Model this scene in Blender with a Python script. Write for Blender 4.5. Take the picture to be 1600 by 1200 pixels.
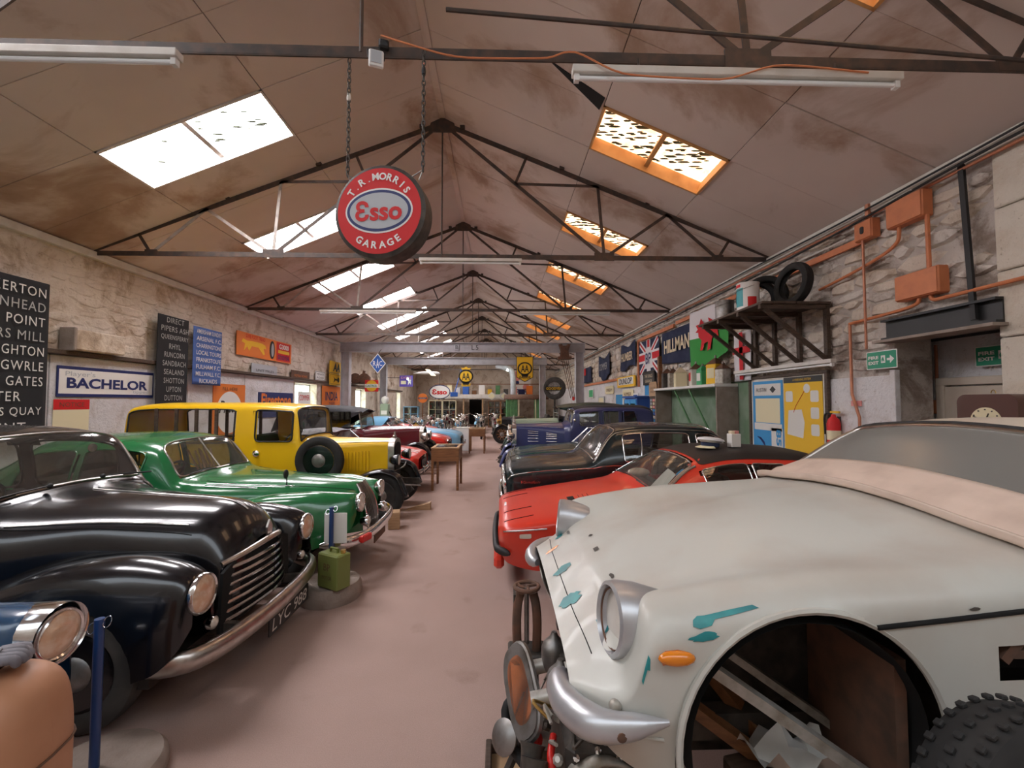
import bpy, math, random
import numpy as np
from mathutils import Vector, Matrix

random.seed(7)
SC = bpy.context.scene
for _o in list(bpy.data.objects):
    bpy.data.objects.remove(_o)
COL = SC.collection
R = math.radians
PI = math.pi

# ------------------------------------------------------------------ camera
EYE = 1.8
cam_d = bpy.data.cameras.new('camera')
cam = bpy.data.objects.new('camera', cam_d)
COL.objects.link(cam)
cam.location = (0, 0, EYE)
cam_d.sensor_fit = 'HORIZONTAL'
cam_d.sensor_width = 36.0
cam_d.lens = 680.0 / 1600.0 * 36.0
cam_d.clip_start = 0.05
cam.rotation_euler = (PI / 2 + math.atan(28 / 680), 0, -math.atan(20 / 680))
SC.camera = cam

# ------------------------------------------------------------------ sky and exposure
w = bpy.data.worlds.new('overcast_sky')
SC.world = w
w.use_nodes = True
w.node_tree.nodes['Background'].inputs[0].default_value = (0.85, 0.92, 1.0, 1)
w.node_tree.nodes['Background'].inputs[1].default_value = 1.6
SC.view_settings.view_transform = 'Standard'
SC.view_settings.look = 'None'
SC.view_settings.gamma = 1.0
SC.view_settings.use_curve_mapping = False
SC.view_settings.exposure = 1.2
ROOF_LIGHT = 9.5        # daylight coming through the white rooflight sheets
ROOF_LIGHT_AMBER = 1.15  # the weathered amber sheets on the other slope

# ------------------------------------------------------------------ helpers
def tag(o, label=None, cat=None, group=None, kind=None):
    if label: o['label'] = label
    if cat: o['category'] = cat
    if group: o['group'] = group
    if kind: o['kind'] = kind
    return o

def empty(name, loc=(0, 0, 0), rz=0.0, label=None, cat=None, group=None, kind=None):
    o = bpy.data.objects.new(name, None)
    COL.objects.link(o)
    o.location = loc
    o.rotation_euler = (0, 0, rz)
    o.empty_display_size = 0.1
    return tag(o, label, cat, group, kind)

def children(o):
    return list(o.children)

def copy_tree(o, parent=None):
    c = o.copy()
    COL.objects.link(c)
    c.parent = parent
    for ch in children(o):
        copy_tree(ch, c)
    return c

def V(*a):
    return np.array(a, float)

def unit(v):
    n = np.linalg.norm(v)
    return v / n if n > 1e-9 else v

class MB:
    """collects shapes; build() links them as one mesh object"""
    def __init__(s):
        s.v = []; s.f = []
    def add(s, vs, fs):
        b = len(s.v)
        s.v.extend([tuple(map(float, p)) for p in vs])
        s.f.extend([tuple(int(i) + b for i in f) for f in fs])
        return s
    def box(s, c, size, bev=0.0, rot=None):
        hx, hy, hz = size[0] / 2, size[1] / 2, size[2] / 2
        b = min(bev, hx * .9, hy * .9, hz * .9)
        if b <= 0:
            vs = [(x, y, z) for x in (-hx, hx) for y in (-hy, hy) for z in (-hz, hz)]
            fs = [(0, 1, 3, 2), (4, 6, 7, 5), (0, 4, 5, 1), (2, 3, 7, 6), (0, 2, 6, 4), (1, 5, 7, 3)]
        else:
            vs = []; idx = {}
            for sx in (-1, 1):
                for sy in (-1, 1):
                    for sz in (-1, 1):
                        for ax in range(3):
                            p = [sx * (hx - b), sy * (hy - b), sz * (hz - b)]
                            p[ax] = (sx * hx, sy * hy, sz * hz)[ax]
                            idx[(sx, sy, sz, ax)] = len(vs); vs.append(p)
            fs = []
            q = [(-1, -1), (1, -1), (1, 1), (-1, 1)]
            for ax in range(3):
                for sg in (-1, 1):
                    f = []
                    for a, c2 in q:
                        k = [0, 0, 0]; k[ax] = sg; k[(ax + 1) % 3] = a; k[(ax + 2) % 3] = c2
                        f.append(idx[(k[0], k[1], k[2], ax)])
                    fs.append(f if sg > 0 else f[::-1])
            for ax in range(3):
                a1, a2 = (ax + 1) % 3, (ax + 2) % 3
                for s1 in (-1, 1):
                    for s2 in (-1, 1):
                        def k(t, w_):
                            kk = [0, 0, 0]; kk[ax] = t; kk[a1] = s1; kk[a2] = s2
                            return idx[(kk[0], kk[1], kk[2], w_)]
                        f = [k(-1, a1), k(1, a1), k(1, a2), k(-1, a2)]
                        fs.append(f if s1 * s2 < 0 else f[::-1])
            for sx in (-1, 1):
                for sy in (-1, 1):
                    for sz in (-1, 1):
                        f = [idx[(sx, sy, sz, a)] for a in range(3)]
                        fs.append(f if sx * sy * sz > 0 else f[::-1])
        vs = np.array(vs, float)
        if rot is not None:
            vs = vs @ np.array(rot.to_3x3() if hasattr(rot, 'to_3x3') else rot).T
        return s.add(vs + np.array(c, float), fs)
    def bar(s, p0, p1, w_, h, up=(0, 0, 1), bev=0.0):
        p0 = np.array(p0, float); p1 = np.array(p1, float)
        d = unit(p1 - p0); u = np.array(up, float)
        if abs(d @ u) > .98: u = V(1, 0, 0)
        sd = unit(np.cross(u, d)); u = np.cross(d, sd)
        M = np.stack([d, sd, u], 1)
        return s.box((p0 + p1) / 2, (np.linalg.norm(p1 - p0), w_, h), bev, M)
    def tube(s, pts, r, n=8, closed=False, caps=True, flat=1.0, up=None):
        P = np.array(pts, float); m = len(P)
        rr = np.full(m, r) if np.isscalar(r) else np.array(r, float)
        T = np.zeros_like(P)
        for i in range(m):
            a = P[(i - 1) % m] if (closed or i > 0) else P[i]
            b = P[(i + 1) % m] if (closed or i < m - 1) else P[i]
            T[i] = unit(b - a)
        u = np.array(up, float) if up is not None else (V(0, 0, 1) if abs(T[0][2]) < .9 else V(1, 0, 0))
        vs = []
        for i in range(m):
            if up is not None: u = np.array(up, float)
            u = unit(u - T[i] * (u @ T[i])); sd = np.cross(T[i], u)
            for k in range(n):
                a = 2 * PI * k / n
                vs.append(P[i] + rr[i] * (math.cos(a) * sd + flat * math.sin(a) * u))
        fs = []
        for i in range(m if closed else m - 1):
            j = (i + 1) % m
            for k in range(n):
                k2 = (k + 1) % n
                fs.append((i * n + k, i * n + k2, j * n + k2, j * n + k))
        if caps and not closed:
            fs.append(tuple(range(n))[::-1]); fs.append(tuple((m - 1) * n + k for k in range(n)))
        return s.add(vs, fs)
    def cyl(s, p0, p1, r, n=16, r2=None):
        return s.tube([p0, p1], [r, r if r2 is None else r2], n)
    def lathe(s, prof, o=(0, 0, 0), axis=(0, 0, 1), n=24, closed=False, caps=True):
        ax = unit(np.array(axis, float)); u = V(0, 0, 1) if abs(ax[2]) < .9 else V(1, 0, 0)
        u = unit(np.cross(ax, u)); w_ = np.cross(ax, u); o = np.array(o, float)
        vs = []; fs = []
        for r, h in prof:
            for k in range(n):
                a = 2 * PI * k / n
                vs.append(o + ax * h + r * (math.cos(a) * u + math.sin(a) * w_))
        m = len(prof)
        for i in range(m if closed else m - 1):
            j = (i + 1) % m
            for k in range(n):
                k2 = (k + 1) % n
                fs.append((i * n + k, i * n + k2, j * n + k2, j * n + k))
        if caps and not closed:
            if prof[0][0] > 1e-4: fs.append(tuple(range(n))[::-1])
            if prof[-1][0] > 1e-4: fs.append(tuple((m - 1) * n + k for k in range(n)))
        return s.add(vs, fs)
    def prism(s, poly, depth, o=(0, 0, 0), U=(1, 0, 0), W=(0, 0, 1)):
        """2-D outline (counter-clockwise in U,W) given a thickness towards U x W"""
        U = np.array(U, float); W = np.array(W, float); N = np.cross(U, W); o = np.array(o, float)
        n = len(poly)
        a = [o + U * p[0] + W * p[1] for p in poly]; b = [p + N * depth for p in a]
        fs = [tuple(range(n))[::-1], tuple(range(n, 2 * n))]
        for i in range(n):
            j = (i + 1) % n
            fs.append((i, j, n + j, n + i))
        return s.add(a + b, fs)
    def grid(s, P, flip=False):
        nu, nv = P.shape[:2]
        fs = []
        for i in range(nu - 1):
            for j in range(nv - 1):
                f = (i * nv + j, (i + 1) * nv + j, (i + 1) * nv + j + 1, i * nv + j + 1)
                fs.append(f[::-1] if flip else f)
        return s.add(P.reshape(-1, 3), fs)
    def ball(s, c, r, n=16, m=10):
        rx, ry, rz = (r, r, r) if np.isscalar(r) else r
        vs = []; fs = []
        for i in range(m + 1):
            t = PI * i / m
            for k in range(n):
                a = 2 * PI * k / n
                vs.append((c[0] + rx * math.sin(t) * math.cos(a), c[1] + ry * math.sin(t) * math.sin(a), c[2] + rz * math.cos(t)))
        for i in range(m):
            for k in range(n):
                k2 = (k + 1) % n
                fs.append((i * n + k, (i + 1) * n + k, (i + 1) * n + k2, i * n + k2))
        return s.add(vs, fs)
    def mesh(s, name, smooth=35):
        me = bpy.data.meshes.new(name)
        me.from_pydata(s.v, [], s.f)
        me.validate()
        if smooth:
            me.polygons.foreach_set('use_smooth', [True] * len(me.polygons))
            me.set_sharp_from_angle(angle=R(smooth))
        me.update()
        return me
    def build(s, name, mat, parent=None, smooth=35, loc=None, label=None, cat=None, group=None, kind=None):
        me = s.mesh(name, smooth)
        me.materials.append(mat)
        o = bpy.data.objects.new(name, me)
        COL.objects.link(o)
        o.parent = parent
        if loc is not None: o.location = loc
        return tag(o, label, cat, group, kind)

def rrect(w_, h, r, n=5, cx=0, cy=0):
    pts = []
    for (sx, sy, a0) in ((1, -1, -90), (1, 1, 0), (-1, 1, 90), (-1, -1, 180)):
        for k in range(n + 1):
            a = R(a0 + 90 * k / n)
            pts.append((cx + sx * (w_ / 2 - r) + r * math.cos(a), cy + sy * (h / 2 - r) + r * math.sin(a)))
    return pts

def arc(cx, cz, r, a0, a1, n):
    return [(cx + r * math.cos(R(a0 + (a1 - a0) * k / n)), cz + r * math.sin(R(a0 + (a1 - a0) * k / n))) for k in range(n + 1)]

# ---- smooth surfaces through a control grid (no overshoot)
def _hermite(P, t):
    """P (n, ..., ) samples at integers; evaluates at the t values along axis 0"""
    n = len(P); D = np.diff(P, axis=0)
    T = np.zeros_like(P)
    T[0] = D[0]; T[-1] = D[-1]
    if n > 2:
        a, b = D[:-1], D[1:]
        same = (a * b) > 0
        with np.errstate(divide='ignore', invalid='ignore'):
            h = np.where(same, 2 * a * b / (a + b), 0)
        mean = (a + b) / 2
        T[1:-1] = np.where(same, .5 * h + .5 * np.sign(mean) * np.minimum(np.abs(mean), 2 * np.minimum(np.abs(a), np.abs(b))), 0)
    t = np.clip(np.asarray(t, float), 0, n - 1)
    i = np.minimum(t.astype(int), n - 2); s_ = (t - i)
    s_ = s_.reshape((-1,) + (1,) * (P.ndim - 1))
    h00 = 2 * s_**3 - 3 * s_**2 + 1; h10 = s_**3 - 2 * s_**2 + s_
    h01 = -2 * s_**3 + 3 * s_**2; h11 = s_**3 - s_**2
    return h00 * P[i] + h10 * T[i] + h01 * P[i + 1] + h11 * T[i + 1]

def curve(pts, n):
    P = np.array(pts, float)
    return _hermite(P, np.linspace(0, len(P) - 1, n))

def inpoly(x, y, poly):
    c = np.zeros(x.shape, bool); j = len(poly) - 1
    for i in range(len(poly)):
        xi, yi = poly[i]; xj, yj = poly[j]
        c ^= ((yi > y) != (yj > y)) & (x < (xj - xi) * (y - yi) / (yj - yi + 1e-12) + xi)
        j = i
    return c

def round_poly(poly, r=.3, n=4):
    """rounds the corners of a uv outline (r is a share of the shorter edge)"""
    out = []; m = len(poly); P = [np.array(p, float) for p in poly]
    for i in range(m):
        a, b, c = P[i - 1], P[i], P[(i + 1) % m]
        p0 = b + (a - b) * r; p1 = b + (c - b) * r
        for k in range(n + 1):
            t = k / n
            out.append((1 - t)**2 * p0 + 2 * t * (1 - t) * b + t * t * p1)
    res = []
    for i in range(len(out)):          # extra points along the straight runs
        a = out[i]; b = out[(i + 1) % len(out)]
        res.append(tuple(a))
        if i % (n + 1) == n:
            for k in (1, 2, 3, 4, 5): res.append(tuple(a + (b - a) * k / 6))
    return res

class Surf:
    """sections: list of (x, [(y, z) half outline from sill to centre]) -> mirrored skin"""
    def __init__(s, sections=None, P=None, flip=False):
        if P is None:
            rows = []
            for x, h in sections:
                row = []
                for q in h:
                    row.append((x + (q[2] if len(q) > 2 else 0), -q[0], q[1]))
                for q in h[::-1][1:]:
                    row.append((x + (q[2] if len(q) > 2 else 0), q[0], q[1]))
                rows.append(row)
            P = np.array(rows, float)
        s.P = P; s.flip = flip
    def grid(s, us, vs):
        A = _hermite(s.P, us)
        B = _hermite(np.swapaxes(A, 0, 1), vs)
        return np.swapaxes(B, 0, 1)
    def pts(s, us, vs):
        A = np.swapaxes(_hermite(s.P, us), 0, 1)            # (nv, k, 3)
        n = len(A); D = np.diff(A, axis=0); T = np.zeros_like(A); T[0] = D[0]; T[-1] = D[-1]
        if n > 2:
            a, b = D[:-1], D[1:]; same = (a * b) > 0
            with np.errstate(divide='ignore', invalid='ignore'):
                h = np.where(same, 2 * a * b / (a + b), 0)
            mean = (a + b) / 2
            T[1:-1] = np.where(same, .5 * h + .5 * np.sign(mean) * np.minimum(np.abs(mean), 2 * np.minimum(np.abs(a), np.abs(b))), 0)
        t = np.clip(np.asarray(vs, float), 0, n - 1); i = np.minimum(t.astype(int), n - 2); q = (t - i)[:, None]; k = np.arange(len(t))
        return (2 * q**3 - 3 * q**2 + 1) * A[i, k] + (q**3 - 2 * q**2 + q) * T[i, k] + (-2 * q**3 + 3 * q**2) * A[i + 1, k] + (q**3 - q**2) * T[i + 1, k]
    def nrms(s, us, vs, e=.04):
        us = np.asarray(us, float); vs = np.asarray(vs, float); nu, nv = s.P.shape[:2]
        a = s.pts(np.minimum(us + e, nu - 1), vs) - s.pts(np.maximum(us - e, 0), vs)
        b = s.pts(us, np.minimum(vs + e, nv - 1)) - s.pts(us, np.maximum(vs - e, 0))
        n = np.cross(a, b); n /= np.maximum(np.linalg.norm(n, axis=1), 1e-9)[:, None]
        return -n if s.flip else n
    def on(s, uv, off=0.0):
        uv = np.array(uv, float)
        return s.pts(uv[:, 0], uv[:, 1]) + s.nrms(uv[:, 0], uv[:, 1]) * off
    def pt(s, u, v):
        return s.pts([u], [v])[0]
    def nrm(s, u, v, e=.04):
        return s.nrms([u], [v], e)[0]
    def skin(s, name, mat, parent, ku=6, kv=6, holes=(), arches=(), thick=0.0, smooth=40):
        nu, nv = s.P.shape[:2]
        us = np.linspace(0, nu - 1, (nu - 1) * ku + 1); vs = np.linspace(0, nv - 1, (nv - 1) * kv + 1)
        G = s.grid(us, vs)
        faces = []; n = len(vs)
        keep = np.ones((len(us) - 1, n - 1), bool)
        cu, cv = np.meshgrid((us[:-1] + us[1:]) / 2, (vs[:-1] + vs[1:]) / 2, indexing='ij')
        for h in holes: keep &= ~inpoly(cu, cv, h)
        m = (G[:-1, :-1] + G[1:, :-1] + G[1:, 1:] + G[:-1, 1:]) / 4
        for (cx, cz, r, ymin) in arches:
            keep &= ~((np.abs(m[..., 1]) > ymin) & ((m[..., 0] - cx)**2 + (m[..., 2] - cz)**2 < r * r))
        if arches:      # pull the cut edge onto the true circle
            for i in range(len(us)):
                for j in range(n):
                    nb = [keep[a, b] for a in (i - 1, i) for b in (j - 1, j) if 0 <= a < len(us) - 1 and 0 <= b < n - 1]
                    if any(nb) and not all(nb):
                        for (cx, cz, r, ymin) in arches:
                            p = G[i, j]; d = math.hypot(p[0] - cx, p[2] - cz)
                            if abs(p[1]) > ymin * .9 and abs(d - r) < .09:
                                k = r / d; p[0] = cx + (p[0] - cx) * k; p[2] = cz + (p[2] - cz) * k
        for i in range(len(us) - 1):
            for j in range(n - 1):
                if keep[i, j]:
                    f = (i * n + j, (i + 1) * n + j, (i + 1) * n + j + 1, i * n + j + 1)
                    faces.append(f[::-1] if s.flip else f)
        mb = MB(); mb.add(G.reshape(-1, 3), faces)
        o = mb.build(name, mat, parent, smooth)
        if thick:
            md = o.modifiers.new('thickness', 'SOLIDIFY'); md.thickness = thick; md.offset = -1
        return o
    def patch(s, name, mat, parent, poly, off=.004, rings=5, label=None):
        """a panel lying on the skin, bounded by a uv outline"""
        c = np.mean(np.array(poly), 0); n = len(poly); fs = []
        uv = np.concatenate([c + (np.array(poly) - c) * (1 - k / rings) for k in range(rings)] + [c[None]])
        vs = s.on(uv, off)
        for k in range(rings - 1):
            for i in range(n):
                j = (i + 1) % n
                fs.append((k * n + i, k * n + j, (k + 1) * n + j, (k + 1) * n + i))
        for i in range(n):
            fs.append(((rings - 1) * n + i, (rings - 1) * n + (i + 1) % n, rings * n))
        return MB().add(vs, fs).build(name, mat, parent, 50, label=label)
    def trim(s, name, mat, parent, poly, r=.01, off=.004, closed=True, n=6):
        P = s.on(poly, off)
        return MB().tube(P, r, n, closed).build(name, mat, parent, 60)
    def line(s, name, mat, parent, uv, r=.004, off=.001, k=24):
        uv = curve(uv, k)
        return s.trim(name, mat, parent, [tuple(p) for p in uv], r, off, False)

# ------------------------------------------------------------------ materials
def mat(name, col, rough=.5, metal=0.0, spec=None, coat=0.0, noise=None, bump=None, emit=None, trans=None, scale=None):
    m = bpy.data.materials.new(name); m.use_nodes = True
    nt = m.node_tree; b = nt.nodes['Principled BSDF']
    b.inputs['Base Color'].default_value = (*col, 1)
    b.inputs['Roughness'].default_value = rough
    b.inputs['Metallic'].default_value = metal
    if spec is not None: b.inputs['Specular IOR Level'].default_value = spec
    if coat:
        b.inputs['Coat Weight'].default_value = coat; b.inputs['Coat Roughness'].default_value = .06
    if noise or bump:
        tc = nt.nodes.new('ShaderNodeTexCoord')
    if noise:       # (second colour, scale, low, high[, detail])
        nz = nt.nodes.new('ShaderNodeTexNoise'); nz.inputs['Scale'].default_value = noise[1]
        nz.inputs['Detail'].default_value = noise[4] if len(noise) > 4 else 6
        mp = nt.nodes.new('ShaderNodeMapping')
        if scale: mp.inputs['Scale'].default_value = scale
        nt.links.new(tc.outputs['Object'], mp.inputs['Vector'])
        nt.links.new(mp.outputs['Vector'], nz.inputs['Vector'])
        rp = nt.nodes.new('ShaderNodeValToRGB')
        rp.color_ramp.elements[0].position = noise[2]; rp.color_ramp.elements[0].color = (*col, 1)
        rp.color_ramp.elements[1].position = noise[3]; rp.color_ramp.elements[1].color = (*noise[0], 1)
        nt.links.new(nz.outputs['Fac'], rp.inputs['Fac'])
        nt.links.new(rp.outputs['Color'], b.inputs['Base Color'])
    if bump:        # (scale, strength)
        bz = nt.nodes.new('ShaderNodeTexNoise'); bz.inputs['Scale'].default_value = bump[0]; bz.inputs['Detail'].default_value = 5
        nt.links.new(tc.outputs['Object'], bz.inputs['Vector'])
        bp = nt.nodes.new('ShaderNodeBump'); bp.inputs['Strength'].default_value = bump[1]; bp.inputs['Distance'].default_value = .02
        nt.links.new(bz.outputs['Fac'], bp.inputs['Height'])
        nt.links.new(bp.outputs['Normal'], b.inputs['Normal'])
    if emit:
        b.inputs['Emission Color'].default_value = (*emit[0], 1); b.inputs['Emission Strength'].default_value = emit[1]
    return m

def glass_mat(name, tint=(.75, .8, .78), gloss=.12, rough=.03, grey_film=0.0):
    m = bpy.data.materials.new(name); m.use_nodes = True
    nt = m.node_tree; nt.nodes.remove(nt.nodes['Principled BSDF'])
    out = nt.nodes['Material Output']
    t = nt.nodes.new('ShaderNodeBsdfTransparent'); t.inputs[0].default_value = (*tint, 1)
    g = nt.nodes.new('ShaderNodeBsdfGlossy'); g.inputs['Roughness'].default_value = rough
    fr = nt.nodes.new('ShaderNodeLayerWeight'); fr.inputs['Blend'].default_value = .5
    pw = nt.nodes.new('ShaderNodeMath'); pw.operation = 'POWER'; pw.inputs[1].default_value = 4.0
    ad = nt.nodes.new('ShaderNodeMath'); ad.operation = 'MULTIPLY_ADD'; ad.inputs[1].default_value = .7; ad.inputs[2].default_value = gloss
    mx = nt.nodes.new('ShaderNodeMixShader')
    nt.links.new(fr.outputs['Facing'], pw.inputs[0]); nt.links.new(pw.outputs[0], ad.inputs[0]); nt.links.new(ad.outputs[0], mx.inputs[0])
    nt.links.new(t.outputs[0], mx.inputs[1]); nt.links.new(g.outputs[0], mx.inputs[2])
    if grey_film:        # grey film on the pane, dirt and painted reflection
        df = nt.nodes.new('ShaderNodeBsdfDiffuse'); df.inputs[0].default_value = (.42, .42, .39, 1)
        m2 = nt.nodes.new('ShaderNodeMixShader'); m2.inputs[0].default_value = grey_film
        nt.links.new(mx.outputs[0], m2.inputs[1]); nt.links.new(df.outputs[0], m2.inputs[2]); mx = m2
    nt.links.new(mx.outputs[0], out.inputs[0])
    return m

M = {}
M['black_paint'] = mat('black_paint', (.004, .0045, .007), .2, coat=.4, noise=((.014, .0135, .014), 6, .5, .8))
M['dusty_black'] = mat('dusty_black', (.02, .019, .019), .45, noise=((.05, .045, .042), 9, .4, .8))
M['green_paint'] = mat('green_paint', (.012, .15, .045), .2, coat=.6, noise=((.03, .17, .07), 5, .5, .85))
M['yellow_paint'] = mat('yellow_paint', (.83, .50, .008), .3, coat=.4)
M['navy_paint'] = mat('navy_paint', (.035, .045, .15), .28, coat=.4)
M['maroon_paint'] = mat('maroon_paint', (.11, .008, .016), .25, coat=.4)
M['red_paint'] = mat('red_paint', (.62, .022, .014), .28, coat=.4)
M['orange_red_paint'] = mat('orange_red_paint', (.70, .045, .022), .3, coat=.35)
M['blue_paint'] = mat('blue_paint', (.012, .055, .125), .25, coat=.5)
M['sky_blue_paint'] = mat('sky_blue_paint', (.2, .46, .68), .3, coat=.4)
M['teal_paint'] = mat('teal_paint', (.012, .05, .048), .25, coat=.4, noise=((.03, .07, .065), 6, .5, .8))
M['dark_teal_paint'] = mat('dark_teal_paint', (.006, .016, .02), .22, coat=.4, noise=((.02, .035, .035), 6, .5, .8))
M['sage_paint'] = mat('sage_paint', (.3, .38, .28), .4)
M['dark_green_paint'] = mat('dark_green_paint', (.02, .045, .035), .35)
M['hut_green'] = mat('hut_green', (.1, .26, .1), .5, noise=((.07, .19, .08), 5, .4, .7))
M['white_gel'] = mat('white_gel', (.56, .56, .51), .42, noise=((.48, .43, .37), 2.2, .45, .75), coat=.1)
M['teal_gel'] = mat('teal_gel', (.012, .17, .19), .4, noise=((.03, .3, .3), 9, .4, .7))
M['cream_paint'] = mat('cream_paint', (.68, .60, .5), .45, noise=((.6, .5, .4), 3, .4, .8))
M['chrome'] = mat('chrome', (.78, .78, .79), .13, 1.0)
M['dull_chrome'] = mat('dull_chrome', (.55, .52, .49), .3, 1.0, noise=((.4, .34, .3), 14, .45, .75))
M['silver_paint'] = mat('silver_paint', (.55, .56, .58), .35, .6, noise=((.42, .42, .44), 8, .4, .8))
M['steel'] = mat('steel', (.32, .31, .3), .42, .8, noise=((.18, .16, .14), 12, .4, .7))
M['alloy'] = mat('alloy', (.5, .48, .44), .45, .5, noise=((.3, .27, .22), 16, .4, .7))
M['grease'] = mat('grease', (.045, .04, .036), .55, .2, noise=((.10, .085, .07), 14, .4, .7))
M['rust'] = mat('rust', (.16, .075, .045), .8, noise=((.08, .05, .035), 12, .4, .7))
M['tyre'] = mat('tyre', (.014, .0135, .0135), .8, noise=((.032, .03, .028), 8, .4, .8))
M['tyre_dusty'] = mat('tyre_dusty', (.07, .062, .055), .85, noise=((.035, .032, .03), 7, .4, .7))
M['interior'] = mat('interior', (.028, .02, .016), .8)
M['leather_brown'] = mat('leather_brown', (.12, .06, .035), .6)
M['rubber'] = mat('rubber', (.015, .015, .016), .6)
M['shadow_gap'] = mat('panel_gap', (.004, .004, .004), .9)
M['vinyl'] = mat('black_vinyl', (.022, .018, .017), .5, bump=(160, .15))
M['canvas_black'] = mat('canvas_black', (.022, .022, .026), .75, noise=((.045, .045, .05), 6, .4, .8))
M['tan_vinyl'] = mat('tan_vinyl', (.66, .52, .43), .6, noise=((.5, .38, .31), 5, .45, .8))
M['glass'] = glass_mat('glass')
M['glass_dark'] = glass_mat('glass_dark', (.4, .43, .41), .1)
M['glass_dusty'] = glass_mat('glass_dusty', (.72, .74, .7), .1, .08, .07)
M['glass_clear'] = glass_mat('glass_clear', (.9, .92, .9), .04)
M['glass_screen'] = glass_mat('glass_screen', (.5, .53, .5), .16, .25, .4)  # grey film holds dirt and the pale reflection painted in
M['lens'] = mat('lamp_lens', (.62, .55, .47), .12, .25, coat=.6, noise=((.8, .76, .7), 30, .4, .7))
M['lens_warm'] = mat('lamp_lens_warm', (.68, .43, .28), .15, .2, coat=.6, noise=((.8, .62, .48), 25, .4, .7))
M['amber'] = mat('amber_lens', (.75, .22, .01), .2, coat=.5)
M['red_plastic'] = mat('red_plastic', (.6, .02, .015), .35)
M['orange_conduit'] = mat('orange_conduit', (.62, .21, .085), .55, noise=((.5, .16, .07), 8, .4, .8))
M['copper_pipe'] = mat('copper_pipe', (.5, .2, .11), .45, .3, noise=((.34, .13, .08), 10, .4, .8))
M['truss'] = mat('truss_steel', (.05, .038, .033), .7, noise=((.11, .065, .045), 9, .4, .75))
M['truss_skylit'] = mat('truss_skylit_steel', (.42, .37, .33), .6, noise=((.25, .2, .17), 9, .45, .75))  # lit copy of the truss steel, skylight put into the colour
M['girder'] = mat('girder_grey', (.5, .5, .53), .55, noise=((.38, .37, .39), 4, .4, .8))
M['white'] = mat('white_enamel', (.8, .79, .77), .4)
M['offwhite'] = mat('offwhite', (.68, .65, .6), .6, noise=((.55, .5, .44), 5, .45, .8))
M['tube_glass'] = mat('tube_glass', (.85, .86, .86), .25)
M['wood'] = mat('brown_wood', (.26, .115, .045), .45, noise=((.14, .055, .02), 6, .35, .75), scale=(1, 7, 7))
M['wood_dark'] = mat('dark_wood', (.10, .065, .045), .65, noise=((.04, .024, .016), 8, .35, .75), scale=(1, 6, 6))
M['wood_pale'] = mat('pale_wood', (.5, .33, .19), .65, noise=((.38, .23, .12), 6, .35, .75), scale=(1, 7, 7))
M['ply'] = mat('plywood', (.5, .32, .18), .7, noise=((.38, .23, .12), 4, .35, .75))
M['bakelite'] = mat('brown_bakelite', (.085, .03, .02), .4, coat=.3)
M['concrete'] = mat('concrete', (.34, .28, .24), .9, noise=((.24, .19, .16), 7, .35, .75), bump=(40, .3))
M['navy_cloth'] = mat('navy_cloth', (.016, .024, .065), .9, noise=((.03, .038, .085), 5, .4, .7))
M['white_cloth'] = mat('white_cloth', (.74, .72, .74), .9)
M['red_cloth'] = mat('red_cloth', (.6, .025, .035), .9)
M['green_cloth'] = mat('green_cloth', (.045, .3, .06), .9)
M['grey_cloth'] = mat('grey_cloth', (.3, .29, .31), .9, noise=((.16, .15, .17), 10, .4, .7))
M['tan_leather'] = mat('tan_leather', (.48, .235, .13), .5, noise=((.36, .15, .07), 4, .4, .8))
M['post_blue'] = mat('post_blue', (.012, .045, .16), .35, coat=.3)
def flat(name, c, rough=.45): 
    if name not in M: M[name] = mat(name, c, rough)
    return M[name]
flat('sign_red', (.62, .012, .014), .6); flat('sign_white', (.8, .79, .76)); flat('sign_navy', (.015, .025, .13))
flat('sign_black', (.012, .012, .013)); flat('sign_yellow', (.78, .47, .02)); flat('sign_orange', (.76, .2, .03))
flat('sign_blue', (.03, .11, .42)); flat('sign_green', (.012, .28, .15)); flat('sign_grey', (.45, .47, .5))
flat('print_white', (.72, .7, .66), .8); flat('print_blue', (.05, .3, .62), .7); flat('print_yellow', (.83, .5, .03), .7)
flat('print_cream', (.75, .68, .45), .7); flat('sign_purple', (.1, .06, .35)); flat('print_pink', (.75, .3, .28))
flat('letter_cream', (.72, .6, .42), .8); flat('letter_grey', (.42, .42, .4), .8); flat('banner_black', (.018, .018, .02), .85)
flat('banner_blue', (.075, .15, .42), .8); flat('brass', (.5, .33, .1), .35); flat('can_green', (.17, .2, .05), .5)
M['brass'] = mat('brass_metal', (.6, .4, .14), .3, 1.0)

# ------------------------------------------------------------------ lettering
_font_cache = {}
def text_mesh(txt, ext=.002, shear=0.0, bold=0.0, space=1.0):
    key = (txt, ext, shear, bold, space)
    if key in _font_cache: return _font_cache[key]
    cu = bpy.data.curves.new('lettering', 'FONT')
    cu.body = txt; cu.size = 1.0; cu.extrude = 0.0; cu.shear = shear; cu.offset = bold; cu.space_character = space
    cu.resolution_u = 3
    o = bpy.data.objects.new('lettering', cu)
    me = bpy.data.meshes.new_from_object(o)
    bpy.data.objects.remove(o); bpy.data.curves.remove(cu)
    n = len(me.vertices); co = np.zeros(n * 3)
    me.vertices.foreach_get('co', co); co = co.reshape(-1, 3)
    fs = [tuple(p.vertices) for p in me.polygons]
    bpy.data.meshes.remove(me)
    lo, hi = co.min(0), co.max(0)
    co[:, 0] -= (lo[0] + hi[0]) / 2; co[:, 1] -= (lo[1] + hi[1]) / 2
    _font_cache[key] = (co, fs, hi - lo)
    return _font_cache[key]

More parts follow.
